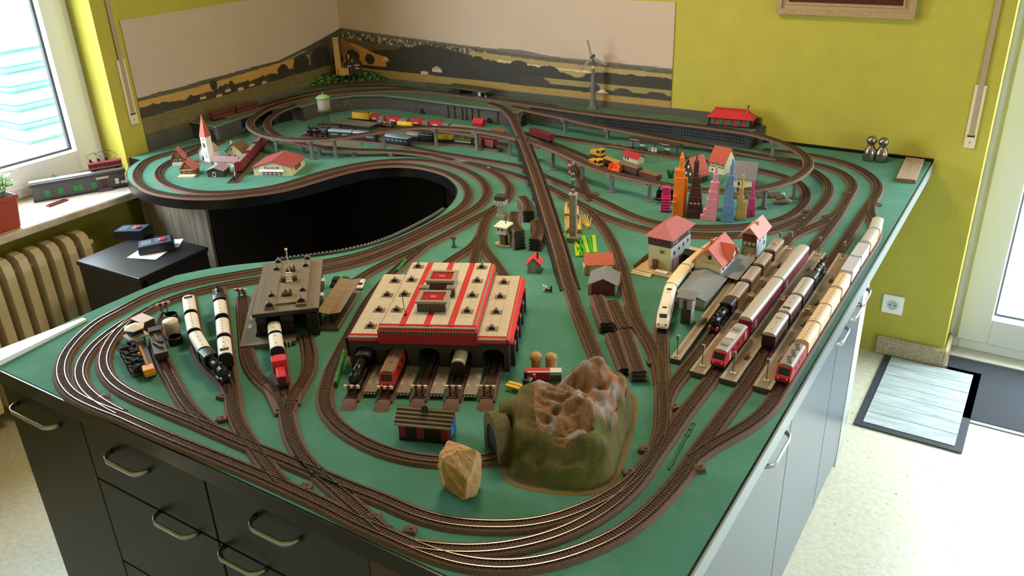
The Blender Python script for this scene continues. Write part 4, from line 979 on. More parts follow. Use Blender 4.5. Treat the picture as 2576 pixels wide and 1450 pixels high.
def buffer_stop(s, x, y, lab=None):
    b_ = obj('buffer_frame', MB().tube((x-.007, y, .008), (x-.007, y+.012, .026), .0013, n=6).tube((x+.007, y, .008), (x+.007, y+.012, .026), .0013, n=6).b2(x-.0085, y+.011, .008, x-.0055, y+.014, .03).b2(x+.0055, y+.011, .008, x+.0085, y+.014, .03).b2(x-.009, y-.002, .009, x+.009, y+.001, .011).tube((x-.007, y+.004, .012), (x+.007, y+.008, .022), .001, n=5), C('3a241c', .6), s)
    for k in range(5): obj('buffer_beam', MB().b2(x-.0175+.007*k, y+.0135, .024, x-.0105+.007*k, y+.017, .031), (C('e8e2d6', .5), C('b8202a', .5))[k % 2], b_)
for k in range(5):
    loc = so + rd*(pw*(k+.5)) - rn*(.172, .172, .165, .162, .158)[k]
    stub('track with red and white buffer stop before the red roofed shed, %s of the five' % ordn[k], loc, rzs, .40)
# ---- small brick hut with ribbed dark roof
t, w, hh = site('tool_hut', 'red and black brick hut with ribbed roof and blue side door', 'hut', (1005, 1108), (1131, 1120)); d = .052; h0, hr = .043, .062
obj('plinth', MB().b2(0, 0, 0, w, d, .008), C('191416'), t)
m_mar = C('7d1d2b', .5)
for x0, x1 in ((0, .014), (w*.36, w*.5), (w*.84, w)): obj('wall_panel', MB().b2(x0, .001, .008, x1, .006, h0-.006), m_mar, t)
obj('core', MB().b2(.002, .003, .008, w-.002, d-.002, h0-.002), C('17130f'), t)
obj('lintel', MB().b2(0, 0, h0-.007, w, .006, h0), m_mar, t)
obj('gable_wall', MB().ext([(0, .008), (d, .008), (d, h0), (d/2, hr-.004), (0, h0)], w-.003, w), C('8e2438', .5), t)
obj('side_door', MB().b2(w, d*.2, .008, w+.0015, d*.8, h0-.008), C('3f7fc4', .45), t)
for q in range(2): obj('door_knob', MB().ball(w+.002, d*.55, .026+.008*q, .002, 8), C('173a66'), t)
for q in (-1, 1):
    for i in range(9):
        f0, f1 = i/9, (i+.8)/9; e = d/2+.006
        y0, y1 = (d/2 + q*e*(1-f0), d/2 + q*e*(1-f1)); z0, z1 = h0-.004+(hr-h0+.004)*f0, h0-.004+(hr-h0+.004)*f1
        pr = [(y0, z0), (y1, z1), (y1, z1+.003), (y0, z0+.003)]; pr = pr if q < 0 else pr[::-1]
        obj('roof_slat', MB().ext(pr, -.006, w+.006), (C('8d7c66', .5), C('2a221d', .5))[i % 2], t)
ch = obj('chimney', MB().b2(w*.5-.007, d*.32, .05, w*.5+.007, d*.5, .066), C('3b3230', .5), t)
for q in (-1, 1): obj('chimney_pot', MB().lathe([(.003, .066), (.003, .07), (.0036, .071), (.0025, .074)], w*.5+q*.0035, d*.41, n=10), C('221c1a'), ch)
# ---- grey engine hall with two arches
t, w, hh = site('engine_hall', 'grey brick engine hall with two gates and curved dormers', 'engine hall', (655, 853), (806, 842), rz=math.radians(42), w=.148, pivot='B'); d = .30; h = .072
m_hall = mat('grey_brown_bricks', '6d6253', .6, bump=.15, scale=120); m_hd = mat('dark_hall_bricks', '262322', .6)
for x0, x1 in ((0, .022), (w/2-.014, w/2+.014), (w-.026, w)):
    for k in range(6): obj('quoin', MB().b2(x0-.001*(k % 2), -.002*(k % 2), .0105*k, x1+.001*(k % 2), .014, .0105*(k+1)-.0008), m_hd, t)
obj('gate_head', MB().b2(0, .001, h-.009, w, .013, h-.001), m_hd, t)
for x in (0, w-.01): obj('side_wall', MB().b2(x, .014, 0, x+.01, d, h-.001), m_hd, t)
obj('back_wall', MB().b2(.01, d-.01, 0, w-.01, d, h-.001), m_hd, t)
obj('roof', MB().b2(-.006, -.006, h, w+.006, d+.006, h+.006), m_hall, t)
obj('cornice', MB().b2(-.006, -.0075, h-.004, w+.006, -.0055, h+.004), m_hd, t)
for k in range(11): obj('roof_joint', MB().b2(-.006+(w+.012)*k/11, -.006, h+.006, -.0055+(w+.012)*k/11, d+.006, h+.0063), C('584e42', .7), t)
obj('raised_roof', MB().b2(.028, .03, h+.006, w-.028, d-.02, h+.011), mat('brown_grey_plates', '75684f', .6), t)
for x in (.036, w-.036): obj('roof_curb', MB().b2(x-.012, .01, h+.006, x+.012, d-.01, h+.013), m_hall, t)
def dormer(x, y, r, z=h+.012):
    n = 9; pr = [(r*math.cos(a), r*1.25*math.sin(a)) for a in np.linspace(0, pi, n)]
    v = obj('dormer', MB().ext(pr, 0, .012, 'y'), m_hall, t); v.location = (x, y, z)
    obj('opening', MB().ext([(p[0]*.8, p[1]*.8) for p in pr], -.0006, 0, 'y'), C('17110d'), v); obj('finial', MB().tube((0, .003, r*1.2), (0, .003, r*1.2+.006), .0014, n=6), m_hall, v)
for x, y, r in ((.036, .012, .0105), (w-.036, .02, .0105), (.036, .07, .008), (w-.036, .085, .008), (.036, .235, .008), (w-.036, .24, .008), (.036, .285, .008), (w-.034, .29, .008)): dormer(x, y, r)
for y in (.075, .225):
    v = obj('roof_engine', MB().b2(-.012, -.008, 0, .012, .008, .008), C('4b4034', .5), t); v.location = (w/2, y, h+.011)
    for q in range(4): obj('stack', MB().tube((-.009+.006*q, 0, .008), (-.009+.006*q, 0, .016), .002, n=8), (C('b9b0a0', .4), C('3d342c', .5))[q % 2], v)
v = obj('roof_stair', MB(), None, t); v.location = (w/2, .15, h+.011)
for q in range(4): obj('step', MB().b2(-.008, -.004+.006*q, 0, .008, .002+.006*q, .006+.005*q), C('c4bcae', .5), v)
for q in (-1, 1): obj('stair_wall', MB().b2(q*.012-.008, .006, 0, q*.012+.008, .02, .012), C('4d4236', .5), v)
obj('mast', MB().tube((w/2, .19, h+.011), (w/2, .19, h+.085), .0017, n=8).ball(w/2, .19, h+.088, .0042, 10), C('b5aa94', .5), t)
for y in (.1, .19): obj('side_lamp', MB().b2(w+.004, y, .035, w+.012, y+.02, .06), C('cfc8ba', .5), t)
for y in (.08, .17): obj('side_lamp', MB().b2(-.012, y, .03, -.004, y+.02, .055), C('cfc8ba', .5), t)
hs = Vector(t.location); hrz = t.rotation_euler.z; hd = Vector((math.cos(hrz), math.sin(hrz), 0)); hn = Vector((-hd.y, hd.x, 0))
s = thing('hall_platform', 'long grey loading platform along the left side of the engine hall', 'platform', hs - hd*.03 - hn*.04, hrz)
obj('deck', MB().b2(-.012, 0, 0, .022, .33, .012), m_slab, s); obj('front_deck', MB().b2(.022, 0, 0, .06, .04, .012), m_slab, s)
for k in range(2): obj('white_plate', MB().b2(-.002, .09+.05*k, .012, .008, .112+.05*k, .0128), C('cfcabb', .5), s)
s = thing('gate_slab', 'small brown stone slab between the two gates of the engine hall', 'slab', hs + hd*(w/2) - hn*.042, hrz)
obj('deck', MB().b2(-.017, 0, .003, .017, .036, .013), mat('brown_slab', '6e5f50', .6), s)
for q in (-1, 1): obj('bollard', MB().lathe([(.0018, 0), (.0018, .01), (.0026, .011), (.002, .013)], q*.004, -.003, n=10), C('cfc8ba', .4), s)
# ---- covered platform beside the hall
t, w, hh = site('covered_platform', 'brown roofed platform shelter beside the grey engine hall', 'platform', (806, 832), (853, 833)); d = .215
obj('deck', MB().b2(0, 0, 0, w, d, .008), mat('platform_planks', '7c6c56', .6, var=.1, scale=50), t)
obj('pier', MB().b2(w*.42, .025, .008, w*.62, d-.03, .034), C('3a3029', .6), t)
rf = .04
for q, lab in ((-1, 0), (1, 1)):
    for k in range(5):
        y0 = .01+(d-.01)*k/5
        x0, x1 = (w*.5, w*.5+q*w*.62); z0, z1 = rf, rf+.006
        pr = [(x0, z0), (x1, z1), (x1, z1+.002), (x0, z0+.002)]; pr = pr if q > 0 else pr[::-1]
        obj('roof_panel', MB().ext(pr, y0, y0+(d-.012)/5-.0005, 'y'), mat('brown_roof_plates', '7f6d52', .55), t)
obj('support', MB().b2(w*.44, .04, .034, w*.6, d-.04, rf), C('332a22'), t)
# ---- supermarket model
t, w, hh = site('supermarket_model', 'beige model supermarket with red gable roof and shop window', 'building', (640, 442), (736, 443)); d = .14; h0 = .034; h1 = .056
obj('walls', MB().house(w, d, h0, h1, 'y', w/2, d/2), m_cream, t); obj('roof', MB().gable(w, d, h0, h1+.001, .006, .002, 'y', w/2, d/2), mat('dull_red_roof', 'a04a48', .6, var=.08, scale=80), t)
obj('fascia', MB().b2(w*.2, -.002, .024, w*.76, 0, .04), C('ded5c8', .5), t)
obj('sign_board', MB().b2(w*.3, -.0035, .0295, w*.68, -.002, .0375), C('8a4a52', .5), t)
tx = bpy.data.curves.new('sign_text', 'FONT'); tx.body = 'SUPERMARKT'; tx.size = .0082; tx.extrude = .0002; tx.align_x = 'CENTER'; tx.align_y = 'CENTER'
to = bpy.data.objects.new('tmp', tx); COL.objects.link(to); me = bpy.data.meshes.new_from_object(to.evaluated_get(bpy.context.evaluated_depsgraph_get())); bpy.data.objects.remove(to)
me.name = 'sign_lettering'; me.transform(Matrix.Rotation(pi/2, 4, 'X')); o = obj('sign_lettering', me, C('f0dede', .5), t); o.location = (w*.49, -.0037, .0335)
obj('awning', MB().add([(w*.16, 0, .0245), (w*.8, 0, .0245), (w*.8, -.011, .0205), (w*.16, -.011, .0205), (w*.16, 0, .0235), (w*.8, 0, .0235), (w*.8, -.011, .0195), (w*.16, -.011, .0195)], [(0, 3, 2, 1), (4, 5, 6, 7), (3, 7, 6, 2), (0, 4, 7, 3), (1, 2, 6, 5)]), C('e8dcd8', .5), t)
for k in range(5):
    for r_ in range(2): wnd(t, 'f', [(w*.26+w*.112*k, .006+.0085*r_)], w*.1, .0075, w, d, (C('55606a', .3), C('a83a44', .4))[(k % 2 == 1) and r_ == 0], C('e4e0da', .5))
wnd(t, 'r', [(d*.3, .02), (d*.45, .02), (d*.6, .02)], .018, .02, w, d, m_pane, C('caa468', .5))
for (x, y) in ((w*.34, d*.25), (w*.62, d*.62)): obj('skylight', MB().box(x, y, h1-.013, .016, .012, .006), C('e8c9bf', .5), t)
# ---- church
t, w, hh = site('model_church', 'white model church with red spire and stone base', 'church', (498, 407), (530, 412)); w = .07; hs_ = .11; ht = .2
obj('stone_base', MB().b2(-.012, -.006, 0, w*1.2, .075, .006), mat('stone_grey', '7c756c', .8, var=.2, scale=90), t)
tw = .03
obj('tower', MB().b2(w-tw, 0, .006, w, tw, hs_), m_bone, t)
sp = MB().add([(w-tw-.002, -.002, hs_), (w+.002, -.002, hs_), (w+.002, tw+.002, hs_), (w-tw-.002, tw+.002, hs_), (w-tw/2, tw/2, ht)], [(3, 2, 1, 0), (0, 1, 4), (1, 2, 4), (2, 3, 4), (3, 0, 4)])
obj('spire', sp, mat('orange_spire', 'b04a2c', .6), t)
obj('nave', MB().house(.05, .062, .04, .062, 'y', w-tw-.012, .042, .006), m_bone, t); obj('nave_roof', MB().gable(.05, .062, .04, .063, .003, .002, 'y', w-tw-.012, .042), C('a09a92', .6), t)
obj('clock', MB().tube((w-tw/2, 0, .1), (w-tw/2, -.0012, .1), .0055, n=18), C('8f8f92', .4), t)
wnd(t, 'f', [(w-tw/2-.004, .076), (w-tw/2+.004, .076)], .0045, .018, w, d, C('3a3a40'))
wnd(t, 'f', [(w-tw/2, .035)], .013, .028, w, d, C('b9bcc0', .4), name='church_window')
obj('portal', MB().ext([(.015*.5*math.cos(a)+w-tw-.014, .016+.0075*math.sin(a)) for a in np.linspace(0, pi, 8)]+[(w-tw-.0215, .006), (w-tw-.0065, .006)], -.0006+.011, .0125, 'y'), C('2b2a2c'), t)
# ---- red roofed cottages, long house, barn, beige house by the church
def cottage_model(label, A, B, d, h0, h1, wall, roof, axis='x', wins=(), rz=None, w=None, extra=None, z=0, pivot='A', name='model_house', fr=m_wf, ov=.004):
    t, w, hh = site(name, label, 'building', A, B, z, rz, w, pivot)
    obj('walls', MB().house(w, d, h0, h1, axis, w/2, d/2), wall, t); obj('roof', MB().gable(w, d, h0, h1+.001, ov, .002, axis, w/2, d/2), roof, t)
    for face, cells, ww, wh in wins: wnd(t, face, cells, ww, wh, w, d, m_pane, fr)
    return t, w
m_pink = mat('faded_red_roof', 'c06a66', .6, var=.1, scale=150); m_wood = C('7a4a32', .7)
t, w = cottage_model('steep red roofed cottage with brown gable behind the chalet', (434, 418), (462, 412), .05, .03, .068, m_wood, m_pink, 'y', [('f', [(.016, .02), (.034, .02), (.026, .045)], .009, .01)], rz=math.radians(42), w=.05)
obj('base', MB().b2(0, -.001, 0, w, .05, .014), m_bone, t)
t, w = cottage_model('red roofed chalet with balcony terrace at the lobe end', (455, 443), (492, 447), .055, .026, .056, C('7c4436', .7), m_pink, 'y', [('f', [(.018, .018), (.038, .018), (.028, .038)], .008, .009)], rz=math.radians(30), w=.056)
obj('terrace', MB().b2(.0, -.03, 0, w*1.15, 0, .007), m_cream, t)
obj('balcony', MB().b2(.002, -.006, .024, w-.004, 0, .026), C('c9b08c', .6), t)
obj('dormer', MB().house(.014, .02, .045, .056, 'y', w*.3, .012, .036), m_pink, t)
t, w = cottage_model('dark timber barn with pale grey roof beside the railbus', (523, 446), (566, 448), .062, .026, .037, C('35302e', .8), mat('pale_barn_roof', 'a08488', .6, var=.2, scale=120), 'y', [('f', [(.028, .011)], .012, .018)], rz=math.radians(26), w=.066)
t, w = cottage_model('long low house with mauve roof behind the dark barn', (540, 418), (596, 421), .034, .022, .036, m_bone, mat('mauve_roof', '8d6468', .6, var=.1, scale=100), 'x', [('f', [(.02, .012), (.05, .012)], .01, .01)])
t, w = cottage_model('beige model house with brown gable roof behind the church', (572, 400), (612, 404), .06, .034, .066, C('c9b184', .6), mat('brown_tile_roof', '6f5638', .7, var=.15, scale=150), 'y', [('f', [(.018, .018), (.045, .018), (.031, .044)], .011, .011), ('r', [(.02, .018), (.042, .018)], .01, .011)])
obj('chimney', MB().b2(w*.2, .015, .05, w*.2+.006, .021, .074), m_cream, t)
# ---- tall station house
t, w, hh = site('signal_box_house', 'tall station house with cream walls, daylight tinted blue side and dark timber top storey', 'building', (1632, 675), (1684, 690), rz=math.radians(-2), w=.066, pivot='B'); d = .135
m_lb = C('c3d3dc', .55); m_dt = C('43302a', .65); m_by = C('d9c791', .6)
obj('platform', MB().b2(-.03, -.035, 0, w+.04, d+.06, .008), mat('tan_platform', 'b7a27a', .6, var=.1, scale=60), t)
obj('steps', MB().b2(-.03, -.05, 0, w*.45, -.035, .003).b2(-.03, -.043, .003, w*.45, -.035, .0055), m_cream, t)
obj('walls', MB().b2(0, 0, .008, w, d, .078), m_by, t); obj('daylit_side_skin', MB().b2(w, .001, .008, w+.0006, d-.001, .078), m_lb, t)  # thin blue skin paints daylight onto the right side
obj('timber_storey', MB().b2(-.002, -.002, .078, w+.002, d+.002, .106), m_dt, t)
obj('roof', MB().hip(w, d, .106, .134, .009, .5).tf(Matrix.Identity(4)) if False else MB().add([(-.011, -.011, .104), (w+.011, -.011, .104), (w+.011, d+.011, .104), (-.011, d+.011, .104), (w/2, w*.45, .134), (w/2, d-w*.45, .134)], [(0, 1, 4), (1, 2, 5, 4), (2, 3, 5), (3, 0, 4, 5), (3, 2, 1, 0)]), m_rose, t)
wnd(t, 'f', [(.013, .094), (.021, .094), (.029, .094)], .0075, .011, w, d, m_pane, C('c0605e', .5), y0=-.002)
wnd(t, 'r', [(.02, .093), (.036, .093), (.118, .093)], .014, .014, w+.002, d, m_pane, m_bone)
wnd(t, 'r', [(.025, .055), (.085, .06), (.115, .062)], .01, .014, w, d, m_pane, C('aab6bc', .5))
wnd(t, 'f', [(w*.62, .062)], .014, .011, w, d, C('6f6a50', .5), C('a89a70', .5))
obj('round_window', MB().tube((w, .055, .058), (w+.0016, .055, .058), .0045, n=14), m_pane, t)
obj('shop_front', MB().b2(w, .015, .01, w+.004, .05, .04), C('b98e96', .5), t); obj('door', MB().b2(w, .06, .008, w+.003, .078, .034), m_dt, t)
pc = obj('porch', MB().b2(w, .085, .008, w+.03, .112, .03), C('2c2826', .7), t); obj('porch_roof', MB().house(.036, .034, .031, .042, 'x', w+.016, .098, .03), C('565658', .7), pc)
obj('entry', MB().b2(.016, -.008, .008, .03, 0, .036), C('6b4630', .7), t)
obj('crossing_gate', MB().add([(.01, -.014, .01), (.014, -.014, .01), (.03, -.01, .034), (.026, -.01, .034), (.01, -.016, .01), (.014, -.016, .01), (.03, -.012, .034), (.026, -.012, .034)], [(0, 1, 2, 3), (7, 6, 5, 4), (0, 4, 5, 1), (1, 5, 6, 2), (2, 6, 7, 3), (3, 7, 4, 0)]), C('7d4636', .6), t)
obj('canopy_stall', MB().b2(w*.5, -.03, .008, w+.004, -.014, .014), C('d8c8b4', .6), t)
obj('low_wall', MB().b2(w+.03, -.02, .008, w+.034, d+.05, .016), C('4a3a34', .7), t)
obj('garden_fence', MB().b2(-.028, .02, .008, -.026, .07, .024).b2(-.03, -.03, .008, -.028, .02, .02), C('5d4632', .7), t)
# ---- station with orange roof and grey goods shed
t, w, hh = site('station_building', 'station with orange cross-gable roof and grey goods shed roof', 'station', (1752, 680), (1812, 695), .028, rz=math.radians(1), w=.072, pivot='B'); t.location.z = T; d = .12; h0, h1 = .064, .1
obj('walls', MB().house(w, d, h0, h1, 'y', w/2, d/2), C('e0cb94', .6), t); obj('daylit_side_skin', MB().b2(w, .001, 0, w+.0006, d-.001, h0-.002), m_bone, t)  # right side skinned paler to paint in the daylight
obj('roof', MB().gable(w, d, h0, h1+.001, .009, .0022, 'y', w/2, d/2), m_terra, t)
cg = obj('cross_gable', MB().house(.05, .05, h0, h1-.008, 'x', w*.68+.008, d*.58, h0-.004), m_bone, t); obj('cross_roof', MB().gable(.05, .05, h0, h1-.006, .006, .002, 'x', w*.68+.008, d*.58), m_terra, cg)
wnd(t, 'r', [(.018, .046), (.05, .046), (.062, .046), (.074, .046), (.104, .046)], .01, .015, w+.0006, d, m_pane, C('6d4a40', .5))
wnd(t, 'f', [(w*.55, .076)], .009, .012, w, d, m_pane, C('7d4a34', .5))
obj('sign_board', MB().b2(w*.36, -.0015, .058, w*.68, 0, .0635), C('caa96c', .5), t)
obj('chimney', MB().b2(w*.3, .05, .082, w*.3+.007, .057, .108), C('c4744e', .6), t)
gs = obj('goods_shed', MB().b2(-.012, -.155, 0, w+.012, -.001, .024), C('c9ccd0', .6), t)
obj('shed_roof', MB().gable(w+.03, .16, .026, .042, .006, .002, 'y', w/2, -.078), m_slate, gs)
mb = MB()
for k in range(26):
    y = -.16+.0064*k
    for q in (-1, 1): mb.add([(w/2, y, .0447), (w/2+q*(w/2+.021), y, .0247), (w/2+q*(w/2+.021), y+.001, .0247), (w/2, y+.001, .0447)], [(0, 1, 2, 3) if q < 0 else (3, 2, 1, 0)])
obj('roof_seams', mb, C('5d6268', .6), gs, kind='stuff')
obj('shed_door', MB().b2(w*.25, -.1575, .002, w*.62, -.155, .021), C('8e3526', .6), gs)
obj('stone_plinth', MB().b2(-.014, -.16, 0, w+.014, -.156, .006), C('a8a080', .7), gs)
obj('platform_roof', MB().add([(w, .0, .03), (w+.048, .0, .025), (w+.048, d+.04, .025), (w, d+.04, .03), (w, .0, .0315), (w+.048, .0, .0265), (w+.048, d+.04, .0265), (w, d+.04, .0315)], [(3, 2, 1, 0), (4, 5, 6, 7), (0, 1, 5, 4), (1, 2, 6, 5), (2, 3, 7, 6)]), m_slate, t)
for k in range(4): obj('roof_post', MB().tube((w+.044, .01+.045*k, 0), (w+.044, .01+.045*k, .026), .0014, n=6), C('3a3a3c'), t)
# ---- signal tower with half timbering
t, w, hh = site('signal_tower', 'half timbered signal tower with pink roof and side tinted white by daylight', 'tower', (1868, 645), (1899, 652), rz=math.radians(0), w=.04, pivot='B'); d = .095
obj('stone_base', MB().b2(0, 0, 0, w, d, .036), mat('beige_stone', 'b4a98c', .8, var=.15, scale=120), t); obj('daylit_side_skin', MB().b2(w, 0, 0, w+.0008, d, .072), C('d3dde4', .55), t)  # cool daylight on the right side put into its skin colour
for k in range(7): obj('corner_stone', MB().b2(-.0012, -.0012, .005*k, .004+.002*(k % 2), .001, .005*k+.004), C('8d8468', .8), t); obj('corner_stone', MB().b2(w-.004-.002*(k % 2), -.0012, .005*k, w+.001, .001, .005*k+.004), C('8d8468', .8), t)
obj('upper_storey', MB().house(w, d, .074, .092, 'y', w/2, d/2, .036), C('d9cdb0', .6), t)
obj('red_panelling', MB().b2(0, -.0008, .052, w, 0, .07), C('7a3030', .6), t)
for x in (.0, .0125, .026, w-.0025): obj('timber', MB().b2(x, -.0016, .036, x+.0025, -.0005, .074), m_dt, t)
for z in (.036, .05, .0705): obj('timber', MB().b2(0, -.0016, z, w, -.0005, z+.0022), m_dt, t)
obj('roof', MB().gable(w, d, .074, .095, .011, .0022, 'y', w/2, d/2), mat('pink_tower_roof', 'c98478', .6, var=.1, scale=120), t)
obj('chimney', MB().b2(w*.62, .04, .085, w*.62+.006, .05, .1), C('d8a89c', .6), t)
wnd(t, 'r', [(.03, .05), (.06, .05), (.075, .025)], .009, .012, w+.0008, d, C('6d8498', .3))
# ---- narrow grey tower with brick shaft
t, w, hh = site('lookout_tower', 'narrow grey tower on a dark stone shaft with light slatted side', 'tower', (1711, 814), (1731, 819), rz=math.radians(6)); w = .026; d = .026
obj('shaft', MB().b2(0, 0, 0, w*.95, d, .044), mat('dark_stone_shaft', '4c443c', .8, var=.3, scale=150), t)
for k in range(9): obj('slat', MB().b2(w*.95, -.001, .004+.0085*k, w*.95+.003, d, .0075+.0085*k), C('d6dadc', .5), t)
obj('cabin', MB().b2(-.004, -.004, .044, w+.002, d+.004, .076), C('9b958c', .6), t); obj('door', MB().b2(.006, -.0052, .044, .015, -.004, .068), C('40342c', .7), t)
obj('roof', MB().gable(w+.006, d+.008, .077, .085, .007, .002, 'x', w/2, d/2), C('74767a', .6), t)
# ---- orange roofed house, grey roofed shed
t, w = cottage_model('orange roofed house with tan walls beside the brown line', (1474, 692), (1540, 690), .06, .03, .05, C('d0b080', .6), m_terra, 'x', [('r', [(.02, .018)], .012, .014)])
obj('annex', MB().b2(-.006, .0, 0, .006, .03, .024), m_cream, t); obj('porch', MB().b2(w*.82, -.008, 0, w, 0, .026), C('c9a878', .6), t)
t, w = cottage_model('small shed with grey gable roof and dark red front', (1488, 742), (1546, 745), .068, .036, .05, C('6e2530', .6), mat('grey_felt_roof', '6f7276', .7, var=.1, scale=90), 'y', [], ov=.01)
obj('side_panel', MB().b2(w, .004, 0, w+.004, .06, .03), C('c7c9cc', .5), t); obj('side_wall', MB().b2(-.01, 0, 0, 0, .05, .026), C('a87a5a', .6), t)
# ---- little cabin with red roof
t, w = cottage_model('small grey cabin with bright red roof and chimney', (1328, 686), (1358, 687), .034, .028, .044, C('8b8676', .6), C('d0373c', .45), 'y', [], ov=.005)
obj('door', MB().b2(w*.3, -.001, 0, w*.68, 0, .026), C('9a9484', .6), t); obj('chimney', MB().b2(w*.7, .014, .03, w*.7+.005, .02, .056), C('3a2c28'), t)
# ---- watchtower and light brick tower
t, w, hh = site('water_crane_tower', 'white and brown brick signal cabin on a sand coloured oval base', 'tower', (1252, 618), (1278, 623)); 
ov_ = [(.018*math.cos(a)+(.012 if math.cos(a) > 0 else -.012), .014*math.sin(a)) for a in np.linspace(0, 2*pi, 24, endpoint=False)]
obj('base', MB().prism(ov_, 0, .004).tf(Matrix.Translation((.016, .012, 0))), C('c9b27c', .7), t)
obj('shaft', MB().b2(.007, .003, .004, .025, .021, .042), m_brick, t); obj('cabin', MB().b2(.0, -.004, .046, .032, .028, .064), C('bdb49c', .6), t)
obj('gallery', MB().b2(-.003, -.007, .042, .035, .031, .047), C('cfc8b0', .6), t)
wnd(t, 'f', [(.008, .056), (.022, .056)], .009, .009, .032, .03, m_pane, m_bone, y0=-.004)
obj('roof', MB().add([(-.006, -.01, .064), (.038, -.01, .064), (.038, .034, .064), (-.006, .034, .064), (-.006, -.01, .066), (.038, -.01, .066), (.038, .034, .07), (-.006, .034, .07)], [(3, 2, 1, 0), (4, 5, 6, 7), (0, 1, 5, 4), (1, 2, 6, 5), (2, 3, 7, 6), (3, 0, 4, 7)]), C('d9d2bc', .6), t)
obj('chimney', MB().tube((.02, .02, .068), (.02, .02, .077), .0015, n=6), m_dark, t)
t, w, hh = site('keep_tower', 'slim light grey brick keep with dark battlement head', 'tower', (1252, 553), (1270, 555)); w = .022
obj('shaft', MB().b2(0, 0, 0, w, w, .05), mat('light_grey_bricks', 'a7a290', .65), t); obj('head', MB().b2(-.005, -.005, .05, w+.005, w+.005, .068), C('b3ae9e', .6), t)
obj('cap', MB().b2(-.006, -.006, .068, w+.006, w+.006, .082), C('35302c', .7), t)
for k in range(4): obj('merlon', MB().b2(-.0075+.0095*k, -.0065, .06, -.0015+.0095*k, -.005, .068), C('cfcabb', .6), t)
obj('buttress', MB().b2(-.004, -.004, 0, w+.004, w+.004, .018), mat('light_grey_bricks', 'a7a290'), t)
# ---- mast on a stacked pedestal
p = P(1442, 607); t = thing('signal_mast', 'tall striped lattice mast on a stacked grey brick column', 'mast', (p.x, p.y, T), math.radians(16))
obj('foot', MB().box(0, 0, 0, .036, .034, .014), C('6f6a5e', .6), t); obj('foot_cap', MB().box(0, 0, .014, .034, .032, .004), C('a39c88', .6), t)
m_ped = mat('grey_brown_block', '8a7f6a', .6)
for k in range(4): obj('block', MB().box(0, 0, .018+.033*k, .02, .02, .032), m_ped, t)
obj('column_cap', MB().box(0, 0, .15, .023, .023, .005), C('a89f8a', .6), t)
zt = hat(p, 408)
for k in range(12):
    z0 = .155+(zt-.155)*k/12
    for a, b in ((-.003, -.003), (.003, -.003), (.003, .003), (-.003, .003)): obj('mast_strut', MB().tube((a, b, z0), (a, b, z0+(zt-.155)/12), .0008, n=4), (C('2a2422'), C('cfc8bc'))[k % 2] if k % 3 else C('2a2422'), t)
    obj('mast_ring', MB().box(0, 0, z0, .0075, .0075, .0012), C('4a403a'), t)
obj('arm', MB().box(-.011, 0, zt-.042, .0045, .003, .04), C('c03038', .5), t); obj('arm_band', MB().box(-.011, 0, zt-.012, .0055, .0035, .006).box(-.011, 0, zt-.032, .0055, .0035, .004), C('efeae2', .5), t); obj('arm_bracket', MB().tube((0, 0, zt-.01), (-.011, 0, zt-.01), .001).tube((0, 0, zt-.034), (-.011, 0, zt-.034), .001), C('e6e0d6'), t)
# ---- corner castle
cp = Vector((-3.135, 3.30, T)); hb = hat(cp, 176); ha = hat(cp, 97)
t = thing('castle_model', 'castle model with yellow stone tower and dark timbered house in the corner', 'castle', (cp.x, cp.y, T+hb), math.radians(42))
H_ = ha-hb; m_ys = mat('yellow_sandstone', 'b98e4c', .8, var=.15, scale=90)
obj('tower', MB().box(-.045, 0, -.02, .03, .03, H_+.02, tx=.88, ty=.88), m_ys, t)
for k in range(4):
    for s in (-1, 1): obj('merlon', MB().box(-.057+.008*k, s*.0125, H_, .0045, .004, .007), C('d8c49c', .7), t)
obj('tower_top', MB().box(-.045, 0, H_-.004, .032, .032, .005), C('8b6a3c', .8), t)
obj('house', MB().house(.085, .05, .028, .068, 'y', .03, .01, -.02), C('38271d', .8), t); obj('house_roof', MB().gable(.085, .05, .028, .07, .004, .002, 'y', .03, .01), C('2b2019', .8), t)
obj('stone_wing', MB().box(-.02, -.02, -.02, .05, .03, .035), m_ys, t); obj('chimney', MB().box(.012, -.006, .03, .008, .008, .05), C('a8875c', .8), t)
for x, z in ((.005, .018), (.016, .018), (.04, .02), (.05, .02), (.06, .02), (.045, .004), (.055, .004), (.028, .045)): obj('window', MB().box(x, -.0155, z, .005, .0012, .007), C('e8e4d4', .5), t)
# ---- shelf station with red roof, little shelter, wind turbine
t, w, hh = site('brick_station', 'red roofed station with green shutters on the shelf against the yellow wall', 'station', (1781, 314), (1890, 324), SZ); d = .07; h0 = .034
obj('floor_plate', MB().b2(-.004, -.004, 0, w+.03, d, .004), C('231d1c'), t)
obj('walls', MB().b2(.004, .002, .004, w-.004, d, h0), C('9c3040', .5), t)
obj('corner_post', MB().b2(0, 0, .004, .007, .007, h0).b2(w-.007, 0, .004, w, .007, h0).b2(w-.007, d-.007, .004, w, d, h0), C('1d1718'), t)
obj('top_beam', MB().b2(0, -.001, h0-.004, w, .003, h0), C('1d1718'), t)
for k in range(5): obj('shutter', MB().b2(.012+w*.2*k, -.0015, .008, .026+w*.2*k, .002, .03), C('1f6b42', .5), t)
rr = [(-.008, -.008, h0), (w+.008, -.008, h0), (w+.008, d+.004, h0), (-.008, d+.004, h0), (.018, d/2, h0+.03), (w-.03, d/2, h0+.03)]
obj('roof', MB().add(rr, [(0, 1, 5, 4), (1, 2, 5), (2, 3, 4, 5), (3, 0, 4), (3, 2, 1, 0)]), C('c02a34', .45), t); obj('ridge', MB().b2(.016, d/2-.006, h0+.026, w-.028, d/2+.006, h0+.033), C('b02632', .45), t)
